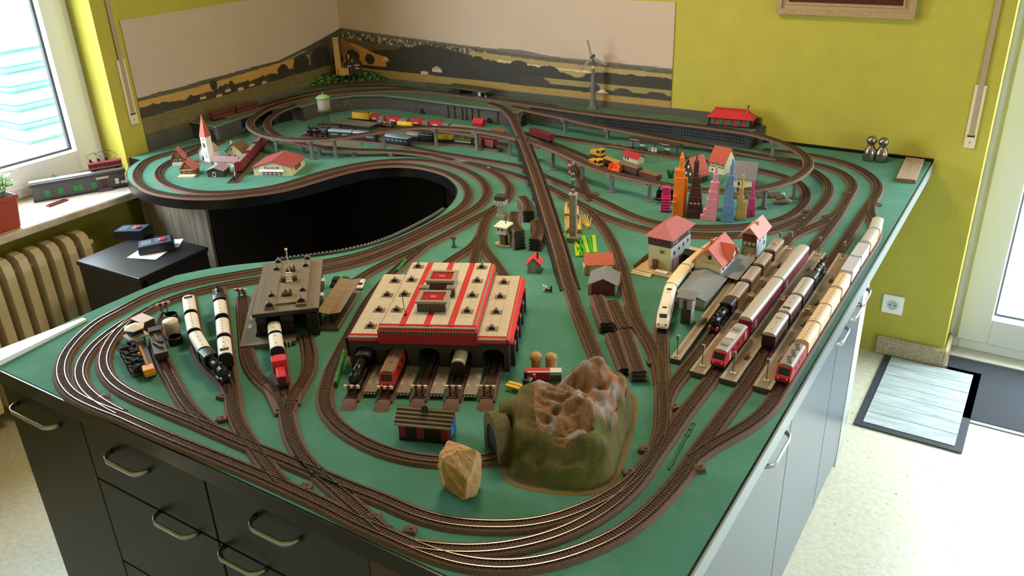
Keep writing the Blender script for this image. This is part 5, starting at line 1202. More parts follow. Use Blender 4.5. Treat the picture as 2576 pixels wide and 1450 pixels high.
obj('turret', MB().lathe([(.009, h0+.022), (.005, h0+.03), (.003, h0+.038), (.0028, h0+.046)], w*.86, d*.4, n=8), C('a8242e', .5), t); obj('turret_top', MB().box(w*.86, d*.4, h0+.046, .006, .006, .006), C('2a1d1c'), t)
t, w, hh = site('shelf_shelter', 'dark flat roofed platform shelter on the shelf by the poster', 'shelter', (1128, 236), (1222, 250), SZ); d = .05
obj('deck', MB().b2(-.01, -.01, 0, w+.03, d, .004), C('443c36', .7), t); obj('roof', MB().b2(-.012, -.012, .032, w+.012, d+.012, .04, bev=.002), mat('dull_green_roof', '4a4f38', .8), t)
for x in (.02, w*.62): obj('kiosk', MB().b2(x, .01, .004, x+.045, d-.006, .032), C('2a2420', .7), t)
obj('notice', MB().b2(w*.78, .006, .01, w*.78+.016, .009, .028), C('cfc9bc', .5), t); obj('figure', MB().lathe([(.002, 0), (.003, .008), (.0015, .012), (.002, .014), (.001, .017)], w+.0, .0, .004, n=8), C('d6cfc4', .5), t)
p = P(1491, 273, SZ); t = thing('wind_turbine', 'grey toy wind turbine with three blades before the poster', 'wind turbine', p, math.radians(12)); hh_ = hat(p, 143)-SZ
obj('foot', MB().box(0, 0, 0, .04, .03, .008).box(0, 0, .008, .028, .022, .008), m_pil, t)
obj('tower', MB().tube((0, 0, .012), (0, 0, hh_), .0125, .0055, 10), mat('turbine_grey', '6d675e', .6), t); obj('tower_label', MB().tube((0, 0, hh_-.05), (0, 0, hh_-.038), .0074, n=10), C('c9c4b8', .5), t)
obj('nacelle', MB().b2(-.006, -.02, hh_-.004, .006, .014, hh_+.009, bev=.002), C('59524a', .6), t)
hub = obj('hub', MB().tube((0, -.03, hh_+.002), (0, -.02, hh_+.002), .006, n=10), C('4a423c', .6), t)
for a in (math.radians(104), math.radians(230), math.radians(338)):
    dx, dz = math.cos(a), math.sin(a); vs = []
    for r_, cw_ in ((.006, .003), (.02, .0055), (.075, .005)):
        for s in (-1, 1):
            for yy in (-.027, -.0255): vs.append((dx*r_-dz*cw_*s, yy, hh_+.002+dz*r_+dx*cw_*s))
    fs = []
    for j in range(2):
        k = j*4; fs += [(k, k+2, k+6, k+4), (k+1, k+5, k+7, k+3), (k, k+4, k+5, k+1), (k+2, k+3, k+7, k+6)]
    fs += [(0, 1, 3, 2), (8, 10, 11, 9)]
    obj('blade', MB().add(vs, fs), mat('blade_grey', '8d867a', .5), hub)
# ================================================================= platforms of the station
def W2px(p):
    k = RM @ (np.array(p)-CAM); return (k[0]/k[2]*F+1288, k[1]/k[2]*F+725)
m_plat = mat('platform_paving', '8c7b66', .6, c2='7a6a58', scale=40); m_pside = mat('platform_side', '4a423b', .7)
def lamp_post(label, loc, h, rz):
    t = thing('platform_sign', label, 'sign', loc, rz)
    obj('foot', MB().box(0, 0, 0, .013, .01, .0025, bev=.0006), C('b9a98c', .6), t); obj('pole', MB().tube((0, 0, .002), (0, 0, h), .0011, n=6), C('57493f', .5), t)
    obj('head', MB().box(0, 0, h-.004, .0075, .005, .013, bev=.0008), C('8f8a80', .5), t); obj('head_face', MB().box(0, -.0028, h-.002, .006, .0008, .009), C('6a655c', .5), t)
def platform(label, n0, n1, far, zt, lamps, benches, kiosks, tone):
    a, b = P(*n0, zt), P(*n1, zt); c = (a+b)/2; e = P(*far, zt); d = e-c; L_ = d.length; rz = math.atan2(d.y, d.x)-pi/2; w = abs((b-a).dot(Vector((math.cos(rz), math.sin(rz), 0))))
    t = thing('station_platform', label, 'platform', (c.x, c.y, T), rz)
    obj('side', MB().b2(-w/2, 0, 0, w/2, L_, zt-.0015), m_pside, t); obj('paving', MB().b2(-w/2, 0, zt-.0015, w/2, L_, zt), m_plat, t)
    for s in (-1, 1):
        for k in range(3): obj('white_edge_line', MB().b2(s*(w/2-.0008-.0024*k)-.0005, .001, zt, s*(w/2-.0008-.0024*k)+.0005, L_-.001, zt+.0009), C('cfc6b4', .4), t)
    R_ = lambda u, v: (c.x+math.cos(rz)*u-math.sin(rz)*v, c.y+math.sin(rz)*u+math.cos(rz)*v, T+zt)
    for (v, lab) in lamps: lamp_post(lab, R_(0, L_*v), .046, rz)
    for v in benches:
        bb = obj('bench', MB().b2(-.003, -.011, .004, .003, .011, .0052).b2(.003, -.011, .005, .0042, .011, .011).b2(-.002, -.009, 0, .002, -.007, .004).b2(-.002, .007, 0, .002, .009, .004), C('55473c', .6), t); bb.location = (.004, L_*v, zt)
    for v in kiosks:
        k = obj('kiosk', MB().b2(-.005, -.005, 0, .005, .005, .013).b2(-.003, .008, 0, .004, .014, .016), C('b89c72', .6), t); k.location = (-.002, L_*v, zt); obj('kiosk_lid', MB().b2(-.006, -.006, .013, .006, .006, .0145), C('a68a60', .6), k)
    return t
platform('narrow platform with sign at its near end left of the small steam engine', (1687, 900), (1710, 907), (1893, 640), .013, [(.02, 'signal post on the near end of the narrow platform')], (.3,), (), 0)
platform('platform between the yellow coaches and the double deck train', (1735, 932), (1772, 944), (1992, 620), .014, [(.04, 'signal post on the platform end left of the red electric engine'), (.97, 'signal post on the far end of the platform behind the yellow coaches')], (.16, .3, .42, .62, .8), (.5,), 0)
platform('platform between the double deck train and the brown coaches', (1811, 951), (1852, 962), (2063, 634), .014, [(.04, 'signal post on the platform end right of the red electric engine'), (.97, 'signal post on the far end of the middle right platform')], (.14, .3, .45, .6, .82), (.52,), 0)
platform('platform between the brown coaches and the tan wagons', (1895, 970), (1938, 982), (2127, 640), .014, [(.04, 'signal post on the platform end left of the red diesel engine'), (.95, 'signal post on the far end of the platform nearest the table edge')], (.16, .27, .4, .56, .75), (.48,), 0)
p = P(1958, 640); lamp_post('signal post behind the half timbered signal tower', (p.x, p.y, T), .06, 0)
# ================================================================= rolling stock
m_und = C('1e1b1a', .6); m_silver = mat('silver_roof', 'b4aea4', .4, .1)
def arc(w, z0, z1, n=9): return [(-w/2*math.cos(a), z0+(z1-z0)*math.sin(a)**.8) for a in np.linspace(0, pi, n)]
PXL = {}
def onrow(line, y, x=None):
    c = LINES[line]
    if line not in PXL:
        k = (np.column_stack([c[:, 0], c[:, 1], c[:, 2]+T+.0105])-CAM) @ RM.T; PXL[line] = np.column_stack([k[:, 0]/k[:, 2]*F+1288, k[:, 1]/k[:, 2]*F+725])
    e = abs(PXL[line][:, 1]-y) + (0 if x is None else .6*abs(PXL[line][:, 0]-x)); return Vector(c[int(np.argmin(e))])
def spot(line, a, b, z0=0):
    "place, heading and length of a vehicle between two photo points near a line"
    f = lambda q: onrow(line, q) if not isinstance(q, tuple) else onrow(line, q[1], q[0])
    p, q = f(a), f(b); d = q-p; m = (p+q)/2
    return Vector((m.x, m.y, T+m.z+.0105)), math.atan2(d.y, d.x), Vector((d.x, d.y, 0)).length
def bogies(t, L_, w, n=2, six=False):
    for s in (-1, 1):
        x = s*(L_/2-.018 if L_ > .06 else L_*.27)
        b = obj('bogie', MB().b2(x-.011, -w*.36, .003, x+.011, w*.36, .007), m_und, t)
        for dx in (-.0065, .0065):
            obj('axle', MB().tube((x+dx, -.0095, .0052), (x+dx, .0095, .0052), .0052, n=12), C('3a3634', .4, .6), b)
def car(name, label, cat, sp, body, roof, w=.031, hb=.034, hr=.043, win=None, nwin=0, wz=(.019, .029), ends=None, vents=0, stripe=None, bars=None, group=None, rover=.0015, bz=.008, doors=None, vent_c='6b6660'):
    loc, rz, L_ = sp; L_ = max(L_-.003, .02)
    t = thing(name, label, cat, loc, rz, group)
    obj('underframe', MB().b2(-L_/2+.003, -w*.42, .005, L_/2-.003, w*.42, bz), m_und, t); bogies(t, L_, w)
    obj('body', MB().b2(-L_/2, -w/2, bz, L_/2, w/2, hb), body, t)
    if roof is not None: obj('roof', MB().ext(arc(w+.001, hb, hr)[::-1], -L_/2-rover, L_/2+rover), roof, t, False)
    if ends is not None:
        for s in (-1, 1): obj('end_wall', MB().ext(arc(w*.99, hb, hr-.0006)[::-1]+[(-w*.495, bz), (w*.495, bz)], s*(L_/2+.0003)-.0006, s*(L_/2+.0003)+.0006), ends, t)
    if nwin:
        for s in (-1, 1):
            mb = MB()
            for k in range(nwin):
                u = -L_/2+L_*(k+.5)/nwin; ww = L_/nwin*.62; mb.b2(u-ww/2, s*w/2-.0004, wz[0], u+ww/2, s*w/2+.0004, wz[1])
            obj('window_row', mb, win, t, kind='stuff')
    if stripe is not None:
        for s in (-1, 1): obj('stripe', MB().b2(-L_/2, s*w/2-.0005, stripe[1], L_/2, s*w/2+.0005, stripe[2]), stripe[0], t)
    if vents:
        mb = MB()
        for k in range(vents): mb.box(-L_/2+L_*(k+.5)/vents, 0, hr-.0006, .002, .0025, .0018)
        obj('roof_vents', mb, C(vent_c, .5), t, kind='stuff')
    for s in (-1, 1): obj('coupling', MB().b2(min(s*L_/2, s*(L_/2+.004)), -.002, .005, max(s*L_/2, s*(L_/2+.004)), .002, .008), m_und, t)
    return t, L_
def steam(label, sp, red=True, tender=0, flip=False, name='steam_engine', col='141315', cab_w=.03):
    loc, rz, L_ = sp; rz += pi if flip else 0
    t = thing(name, label, 'steam engine', loc, rz); k = L_; m = C(col, .35); mr = C('8e1c1c', .5)
    xb = -k/2+tender                                    # rear end of the engine proper, front towards +x
    obj('frame', MB().b2(xb, -.011, .006, k/2-.004, .011, .0105), C('2a1413' if red else '1a1817', .5), t)
    obj('running_board', MB().b2(xb, -.0145, .0125, k/2-.004, .0145, .0142), m, t)
    el = k-tender; cw_ = el*.28
    obj('cab', MB().b2(xb, -cab_w/2, .013, xb+cw_, cab_w/2, .036), m, t); obj('cab_roof', MB().ext(arc(cab_w+.003, .036, .043)[::-1], xb-.003, xb+cw_+.003), C('2c2b2e', .4), t)
    for s in (-1, 1): obj('cab_window', MB().b2(xb+cw_*.3, s*cab_w/2-.0005, .024, xb+cw_*.75, s*cab_w/2+.0005, .033), C('55585c', .2), t)
    b0, b1 = xb+cw_, k/2-.006
    obj('boiler', MB().tube((b0, 0, .026), (b1-.012, 0, .026), .0105, n=16), m, t, True); obj('smokebox', MB().tube((b1-.014, 0, .026), (b1, 0, .026), .0112, n=16), C('0f0e10', .45), t)
    obj('smokebox_door', MB().tube((b1, 0, .026), (b1+.0018, 0, .026), .0085, .006, 16), C('1d1c1e', .4), t)
    obj('chimney', MB().lathe([(.0035, .034), (.0028, .043), (.0038, .047), (.002, .047)], b1-.008, 0, n=12), m, t)
    for f in (.3, .6): obj('dome', MB().lathe([(.0045, .034), (.0042, .0385), (.002, .041)], b0+(b1-b0)*f, 0, n=12), C('1a191b', .25), t)
    mb = MB(); n = max(3, int(el/.024))
    for i in range(n):
        x = xb+.012+(el-.03)*i/(n-1)
        for s in (-1, 1): obj('driving_wheel', MB().tube((x, s*.0078, .0085), (x, s*.0105, .0085), .0082, n=16), C('7d1f1e' if red else '1c1a1a', .5), t)
    for s in (-1, 1): obj('coupling_rod', MB().b2(xb+.012, s*.0108-.0006, .007, xb+el*.7, s*.0108+.0006, .009), C('8d8a88', .3, .8), t); obj('cylinder', MB().tube((k/2-.024, s*.0115, .010), (k/2-.008, s*.0115, .010), .0048, n=10), m, t)
    obj('buffer_beam', MB().b2(k/2-.005, -.0145, .0065, k/2-.002, .0145, .013), mr if red else m, t)
    for s in (-1, 1): obj('buffer', MB().tube((k/2-.002, s*.0095, .0098), (k/2+.004, s*.0095, .0098), .0024, n=10), C('b03028' if red else '2a2829', .5), t); obj('lamp', MB().tube((k/2-.003, s*.0095, .0155), (k/2, s*.0095, .0155), .0022, n=10), C('cfcabc', .3), t)
    if tender:
        obj('tender', MB().b2(-k/2, -.0145, .009, -k/2+tender-.004, .0145, .028), m, t); obj('coal', MB().b2(-k/2+.004, -.0115, .028, -k/2+tender-.01, .0115, .0315), mat('coal', '18181a', .9, bump=1, bscale=300), t)
    return t
def boxloco(label, sp, body, roof, name='diesel_engine', cat='diesel engine', w=.032, hb=.036, hr=.043, nose=.012, flip=True, stripe=None, pans=False, fans=0, win=m_pane):
    loc, rz, L_ = sp; t = thing(name, label, cat, loc, rz+(pi if flip else 0))
    obj('underframe', MB().b2(-L_/2+.006, -w*.42, .004, L_/2-.006, w*.42, .01), m_und, t); bogies(t, L_, w)
    prof = [(-L_/2, .009), (L_/2, .009), (L_/2+.001, .02), (L_/2-nose*.25, .024), (L_/2-nose, hb+.003), (-L_/2+nose, hb+.003), (-L_/2+nose*.25, .024), (-L_/2-.001, .02)]
    obj('body', MB().ext(prof, -w/2, w/2, 'y'), body, t)
    obj('roof', MB().ext(arc(w*.98, hb+.002, hr)[::-1], -L_/2+nose*1.2, L_/2-nose*1.2), roof, t)
    for s in (-1, 1):
        x0, z0, x1, z1 = s*(L_/2-nose*.3), .0245, s*(L_/2-nose*.9), hb+.001
        vs = [(x0+s*.0006, -w*.4, z0), (x0+s*.0006, w*.4, z0), (x1+s*.0006, w*.36, z1), (x1+s*.0006, -w*.36, z1), (x0, -w*.4, z0-.001), (x0, w*.4, z0-.001), (x1, w*.36, z1-.001), (x1, -w*.36, z1-.001)]
        obj('windscreen', MB().add(vs, [(0, 1, 2, 3), (7, 6, 5, 4), (0, 4, 5, 1), (1, 5, 6, 2), (2, 6, 7, 3), (3, 7, 4, 0)]), win, t)
        obj('bumper', MB().b2(min(s*(L_/2-.001), s*(L_/2+.0022)), -w*.48, .009, max(s*(L_/2-.001), s*(L_/2+.0022)), w*.48, .013), C('6f1a1c', .5), t)
        for q in (-1, 1): obj('headlight', MB().tube((s*L_/2, q*w*.3, .0175), (s*(L_/2+.0012), q*w*.3, .0175), .002, n=10), C('efe9d8', .3), t)
        mb = MB()
        for k in range(3): mb.b2(-L_*.25+L_*.2*k, s*w/2-.0004, .024, -L_*.25+L_*.2*k+.012, s*w/2+.0004, .032)
        obj('side_windows', mb, m_pane, t, kind='stuff')
        if stripe is not None:
            for f in (-.34, .3): obj('white_panel', MB().b2(L_*f-.004, s*w/2-.0005, .012, L_*f+.004, s*w/2+.0005, .034), stripe, t)
    if pans:
        for f in (-.22, .25): obj('roof_gear', MB().box(L_*f, 0, hr-.002, .016, .014, .003).box(L_*f, 0, hr+.001, .01, .018, .0012), C('8a8784', .4), t)
        obj('roof_hatch', MB().box(0, 0, hr-.002, .026, .02, .0035), C('c4c2be', .4), t)
    for k in range(fans): obj('roof_louvre', MB().b2(-L_*.36+L_*.72*k/fans, -.006+.003*(k % 3), hr-.0015, -L_*.36+L_*.72*(k+.55)/fans, .003+.003*(k % 3), hr+.0012), C('56524e', .5), t)
    return t
A_, B_, C_, D_ = 'first platform line', 'second front line', 'outer loop', 'edge line'
# first platform line: small steam engine and four yellow coaches
steam('black tank engine with red buffer beam pulling the yellow coaches', spot(A_, (1836, 786), (1795, 838)))
m_yb = C('c08a34', .5); m_brn = C('6b3d22', .6); m_rg = mat('bronze_grey_roof', '9c8f84', .45)
for k, (a, b, lab) in enumerate((((1840, 781), (1868, 745), 'directly behind the tank engine'), ((1873, 738), (1899, 705), 'second behind the tank engine'), ((1904, 698), (1928, 669), 'third behind the tank engine'), ((1933, 661), (1957, 632), 'last of the row, with roof hatch'))):
    t, L_ = car('passenger_coach', 'short yellow coach with grey curved roof, ' + lab, 'coach', spot(A_, a, b), m_yb, m_rg, w=.03, hb=.034, hr=.041, win=C('3a2c20', .3), nwin=5, ends=m_brn, vents=7)
    if k == 3: obj('roof_hatch', MB().box(0, 0, .040, .014, .010, .004, bev=.001), C('b07848', .5), t)
# second line: electric engine and double deck coaches
boxloco('red electric engine with grey roof and white panels before the double deck coaches', spot(B_, (1866, 850), (1806, 929)), C('c42a36', .4), mat('engine_grey_roof', '9d9a96', .4), 'electric_engine', 'electric engine', flip=False, stripe=C('e8d8d8', .4), pans=True, hb=.036, hr=.044)
m_dd = C('a8324e', .45)
for k, (a, b, lab) in enumerate((((1872, 842), (1950, 742), 'coupled to the red electric engine'), ((1953, 738), (2016, 657), 'at the far end of the platform'))):
    t, L_ = car('double_deck_coach', 'long crimson double deck coach with silver roof, ' + lab, 'coach', spot(B_, a, b), m_dd, m_silver, w=.032, hb=.040, hr=.050, win=C('54283a', .3), nwin=18, wz=(.03, .037), ends=C('8a1c2c', .5))
    for s in (-1, 1):
        mb = MB()
        for q in range(16): mb.b2(-L_/2+L_*(q+.3)/16, s*.016-.0005, .014, -L_/2+L_*(q+.85)/16, s*.016+.0005, .02)
        obj('lower_window_row', mb, C('3c2230', .3), t, kind='stuff')
        obj('door', MB().b2(-L_*.4, s*.016-.0007, .01, -L_*.34, s*.016+.0007, .03), C('d8c8cc', .5), t)
# third line: brown wagons pushed by a steam engine
m_wine = C('4a1d24', .55)
for k, (a, b, lab, nw) in enumerate((((1930, 880), (1966, 828), 'nearest the viewer with a roof box', 0), ((1970, 822), (1998, 783), 'in the middle with a roof slot', 4), ((2002, 777), (2032, 737), 'next to the steam engine', 7))):
    t, L_ = car('brown_coach', 'short wine red coach with silver roof, ' + lab, 'coach', spot(C_, a, b), m_wine, m_silver, w=.031, hb=.036, hr=.045, win=C('8d6a78', .3), nwin=nw or 6, ends=C('2c1216', .6), vents=3 if k < 2 else 8)
    if k == 0: obj('roof_box', MB().box(L_*.25, 0, .0445, .008, .014, .004), C('b9b4ac', .4), t)
    if k == 1: obj('roof_slot', MB().box(-L_*.34, 0, .0446, .006, .018, .002), C('3a2a24', .5), t)
steam('black steam engine at the far end of the wine red coaches', spot(C_, (2036, 731), (2068, 688)), red=False)
# edge line: diesel, tan wagons, grey containers, orange wagons
boxloco('red diesel engine with grey louvred roof at the table edge', spot(D_, (2008, 901), (1967, 970)), C('b82634', .4), mat('diesel_grey_roof', '8d8780', .45), flip=False, fans=9, hb=.037, hr=.046)
m_tanw = C('d9b98c', .5); m_tanr = mat('tan_roof', 'd2b894', .4)
for k, (a, b) in enumerate((((2013, 894), (2040, 850)), ((2043, 846), (2069, 804)), ((2072, 800), (2097, 760)), ((2100, 756), (2121, 722)))):
    car('tan_wagon', 'tan closed wagon with dotted roof, %s from the red diesel' % ('first', 'second', 'third', 'fourth')[k], 'wagon', spot(D_, a, b), m_tanw, m_tanr, w=.031, hb=.032, hr=.042, ends=m_tanw, vents=6, vent_c='8d7658')
for k, (a, b) in enumerate((((2124, 717), (2146, 682)), ((2149, 678), (2169, 645)))):
    loc, rz, L_ = spot(D_, a, b); t = thing('container_wagon', 'grey box container wagon, %s the tan wagons' % ('coupled to', 'second behind')[k], 'wagon', loc, rz)
    obj('underframe', MB().b2(-L_/2+.002, -.013, .005, L_/2-.002, .013, .009), m_und, t); bogies(t, L_, .03); obj('container', MB().b2(-L_/2+.002, -.016, .009, L_/2-.002, .016, .042, bev=.001), C('b9bac2', .4), t)
m_or = C('c8903c', .5)
for k, (a, b) in enumerate((((2172, 640), (2192, 609)), ((2194, 606), (2205, 580)))):
    car('amber_wagon', 'amber wagon with silver roof, %s at the far end of the edge line' % ('second last', 'last')[k], 'wagon', spot(D_, a, b), m_or, mat('bright_silver_roof', 'c4c0b8', .3, .2), w=.032, hb=.034, hr=.044, ends=m_or)
# white express train on the middle line
I_ = 'inner loop'; m_ice = C('e4dccb', .35); sp = spot(I_, (1684, 752), (1664, 834)); loc, rz, L_ = sp
t = thing('express_power_car', 'white streamlined express power car with sloping nose', 'train', loc, rz)
obj('underframe', MB().b2(-L_/2+.004, -.013, .004, L_/2-.01, .013, .009), m_und, t); bogies(t, L_, .03)
vs = []; st = [(-L_/2, .0155, .008, .043), (L_/2-.05, .0155, .008, .043), (L_/2-.03, .0155, .008, .038), (L_/2-.014, .015, .008, .028), (L_/2-.004, .0135, .008, .020), (L_/2, .010, .009, .015)]
for x, hw, zb, zt in st: vs += [(x, -hw, zb), (x, hw, zb), (x, hw, zb+(zt-zb)*.72), (x, hw*.62, zt), (x, -hw*.62, zt), (x, -hw, zb+(zt-zb)*.72)]
obj('body', MB().add(vs, [(i*6+j, i*6+(j+1) % 6, (i+1)*6+(j+1) % 6, (i+1)*6+j) for i in range(5) for j in range(6)]+[(5, 4, 3, 2, 1, 0), (30, 31, 32, 33, 34, 35)]), m_ice, t)
def slab_on(x0, x1, z0, z1, hw, c, nm):
    obj(nm, MB().add([(x0, -hw, z0), (x0, hw, z0), (x1, hw*.9, z1), (x1, -hw*.9, z1), (x0, -hw, z0+.0008), (x0, hw, z0+.0008), (x1, hw*.9, z1+.0008), (x1, -hw*.9, z1+.0008)], [(0, 3, 2, 1), (4, 5, 6, 7), (0, 1, 5, 4), (2, 3, 7, 6), (1, 2, 6, 5), (0, 4, 7, 3)]), c, t)
slab_on(L_/2-.025, L_/2-.0165, .0352, .0297, .0095, m_pane, 'windscreen'); slab_on(L_/2-.05, L_/2-.045, .0428, .0417, .0055, m_pane, 'roof_hatch'); slab_on(-L_/2+.03, -L_/2+.041, .0428, .0428, .006, m_pane, 'roof_grille')
slab_on(-L_/2+.05, -L_/2+.056, .0428, .0428, .006, C('c9c2b2', .4), 'roof_panel')
for s in (-1, 1): obj('headlight', MB().box(L_/2-.0035, s*.0085, .0165, .003, .005, .003), C('2a2a2c', .3), t); obj('window_band', MB().b2(-L_/2+.004, s*.0155-.0005, .022, L_/2-.05, s*.0155+.0005, .03), m_pane, t)
for k, (a, b) in enumerate((((1686, 748), (1724, 703)), ((1727, 700), (1768, 663)), ((1771, 660), (1812, 632)))):
    car('express_coach', 'cream white express coach, %s behind the streamlined nose' % ('first', 'second', 'third')[k], 'coach', spot(I_, a, b), m_ice, C('dccfa8', .45), w=.031, hb=.036, hr=.043, stripe=(m_pane, .022, .03))
# white roofed coaches in the left sidings
m_wr = mat('white_coach_roof', 'd8d2c6', .5); m_bk = C('18171a', .5)
for line, rows, where in (('left siding', ((779, 818), (823, 866), (871, 913)), 'bent left row'), ('crossing line', ((790, 829), (836, 880), (886, 930)), 'straight right row')):
    for k, (a, b) in enumerate(rows):
        t, L_ = car('white_roofed_coach', 'black coach with white roof, %s in the %s of sidings' % (('first', 'middle', 'last')[k], where), 'coach', spot(line, b, a), m_bk, m_wr, w=.031, hb=.032, hr=.044, ends=m_bk, vents=6 if k == 1 else 4, rover=-.002, vent_c='8d8880')
        if (k == 0 and line[0] == 'l') or (k == 2 and line[0] == 'c'): obj('roof_box', MB().box(L_*(.3 if line[0] == 'l' else -.3), 0, .0435, .006, .02, .003), C('2a2624', .5), t)
steam('black steam engine heading the bent row of white roofed coaches', spot('left siding', 917, 966), red=False, tender=.0)
steam('grey steam engine at the top of the straight white roofed row', spot('crossing line', 786, 752), red=False, col='3a3836')
# dark tender wagon beside the canister
t, L_ = car('tender_wagon', 'dark open tender wagon with figures beside the white canister', 'wagon', spot('tank siding', 912, 852), C('3a2626', .55), None, w=.03, hb=.024, hr=.03)
obj('load', MB().b2(-L_*.1, -.012, .024, L_*.46, .012, .028).b2(L_*.3, -.014, .024, L_*.48, .014, .036), C('2c2320', .7), t); obj('figure', MB().lathe([(.003, .026), (.0035, .034), (.0018, .038), (.0028, .041), (.001, .045)], 0, .002, n=10), C('b59a84', .6), t)
for q in range(3): obj('crate', MB().box(-L_*.3+.009*q, .004*(q-1), .024, .007, .008, .006), C('5d4a44', .6), t)
q = onrow('tank siding', 785); bs = thing('buffer_stop', 'red and white buffer stop at the upper end of the canister siding', 'buffer stop', (q.x, q.y, T), math.radians(60)); buffer_stop(bs, 0, 0)
q = onrow('hall siding', 743); bs = thing('buffer_stop', 'red and white buffer stop left of the grey engine hall', 'buffer stop', (q.x, q.y, T), math.radians(205)); buffer_stop(bs, 0, -.01)
# coaches and red shunter leaving the grey hall
for k, (a, b) in enumerate(((846, 872), (876, 914))):
    car('white_roofed_van', 'black van with cream roof, %s the grey engine hall gate' % ('half inside', 'just outside')[k], 'wagon', spot('hall line', b, a), m_bk, m_wr, w=.031, hb=.032, hr=.043, ends=m_bk, vents=2, rover=-.002)
loc, rz, L_ = spot('hall line', 978, 922); t = thing('red_shunter', 'small red shunting engine before the grey engine hall', 'engine', loc, rz)
m_sh = C('cc2c34', .45); obj('underframe', MB().b2(-L_/2, -.014, .004, L_/2, .014, .01), m_und, t); bogies(t, L_, .03)
obj('bonnet', MB().b2(-L_/2+.004, -.010, .01, L_*.06, .010, .028, bev=.002), m_sh, t); obj('cab', MB().b2(L_*.06, -.0155, .01, L_*.3, .0155, .038), m_sh, t); obj('cab_roof', MB().b2(L_*.04, -.0165, .038, L_*.32, .0165, .041, bev=.001), m_sh, t); obj('rear_bonnet', MB().b2(L_*.3, -.0115, .01, L_/2-.002, .0115, .034), m_sh, t)
obj('grille', MB().b2(-L_/2+.003, -.009, .012, -L_/2+.0042, .009, .026), C('5a1c20', .5), t); obj('footplate', MB().b2(-L_/2-.002, -.015, .009, L_/2, .015, .012), C('4a1a1e', .5), t)
# engines at the red roofed shed
def shed_spot(k, y0, y1):
    a, b = so+rd*(pw*(k+.5))+rn*y0, so+rd*(pw*(k+.5))+rn*y1; m_ = (a+b)/2; return Vector((m_.x, m_.y, T+.0105)), rzs+pi/2, abs(y1-y0)
steam('black steam engine leaving the leftmost arch of the red roofed shed', shed_spot(0, -.115, .06), red=False, flip=True, tender=.05)
boxloco('red diesel engine with brown roof leaving the second arch of the shed', shed_spot(1, -.112, .06), C('bf2a32', .4), mat('brown_engine_roof', '6e5236', .5), flip=True, fans=2)
car('white_roofed_van', 'black tank van with cream roof in the fourth arch of the shed', 'wagon', shed_spot(3, -.05, .05), m_bk, m_wr, w=.03, hb=.03, hr=.042, ends=m_bk, rover=-.006)
# railbus by the church
m_rb = C('7d1f2c', .45)
for k, (a, b) in enumerate((((605, 436), (626, 409)), ((628, 406), (645, 385)), ((647, 383), (664, 362)))):
    t, L_ = car('railbus', 'dark red railbus with grey roof panel, %s the buffer stop by the church' % ('nearest', 'second from', 'third from')[k], 'railbus', spot('stub line', a, b), m_rb, m_rb, w=.03, hb=.034, hr=.042, win=C('5a4a4c', .3), nwin=6)
    obj('roof_panel', MB().b2(-L_*.4, -.008, .0405, L_*.4, .008, .0425), C('8d8580', .5), t)
q = onrow('stub line', 449); bs = thing('buffer_stop', 'red and white buffer stop at the end of the railbus track', 'buffer stop', (q.x, q.y, T), math.radians(-38)); buffer_stop(bs, 0, -.01)
# shelf: dark red coaches on the left shelf
for k, (a, b) in enumerate((((532, 300), (588, 284)), ((592, 283), (645, 268)))):
    p, q = P(*a, SZ+.01), P(*b, SZ+.01); m_ = (p+q)/2; d_ = q-p
    car('shelf_coach', 'dull red coach on the left viaduct shelf, %s the window' % ('nearer', 'farther from')[k], 'coach', (Vector((m_.x, m_.y, T+SZ+.001)), math.atan2(d_.y, d_.x), d_.length), C('6a2622', .6), C('5d2622', .6), w=.03, hb=.032, hr=.038, win=C('3a1614'), nwin=7)
# yard: container, red wagons, tanks, coaches
Yb, Ym, Yt, Yf = 'yard back line', 'yard middle line', 'yard tank line', 'yard front line'
m_dbl = C('1c2732', .45); m_ybx = C('d9a51e', .45)
loc, rz, L_ = spot(Yb, (890, 300), (932, 305)); t = thing('container_wagon', 'yellow container wagon with black hazard stripes in the yard', 'wagon', loc, rz)
obj('underframe', MB().b2(-L_/2, -.013, .005, L_/2, .013, .009), m_und, t); obj('container', MB().b2(-L_/2+.002, -.015, .009, L_/2-.002, .015, .038), m_ybx, t)
for k in range(7): obj('hazard_bar', MB().box(-L_*.42+L_*.14*k, 0, .0378, .005, .031, .001, .5), C('1a1714'), t)
for k, (a, b, two) in enumerate((((936, 305), (970, 309), 1), ((976, 310), (1028, 316), 1), ((1038, 317), (1082, 323), 1), ((1086, 323), (1132, 328), 1))):
    loc, rz, L_ = spot(Yb, a, b); t = thing('red_hopper', 'red and grey wagon by the viaduct wall, %s behind the yellow container' % ('first', 'second', 'third', 'fourth')[k], 'wagon', loc, rz)
    obj('underframe', MB().b2(-L_/2, -.013, .004, L_/2, .013, .009), m_und, t); obj('hood', MB().b2(-L_/2+.002, -.015, .009, L_*.15, .015, .034, bev=.002), C('b02430', .45), t); obj('grey_hood', MB().b2(L_*.15, -.0145, .009, L_/2-.002, .0145, .03), C('7a706c', .5), t); obj('stripe', MB().b2(-L_*.3, -.0156, .014, -L_*.05, .0156, .022), C('d8b8a8', .5), t)
loc, rz, L_ = spot(Yb, (1136, 328), (1202, 337)); t = thing('flat_wagon', 'long flat wagon with pale grey cover near the red hut', 'wagon', loc, rz)
obj('underframe', MB().b2(-L_/2, -.013, .004, L_/2, .013, .009), m_und, t); obj('cover', MB().b2(-L_/2, -.015, .009, L_/2, .015, .024, bev=.002), C('8d8784', .5), t)
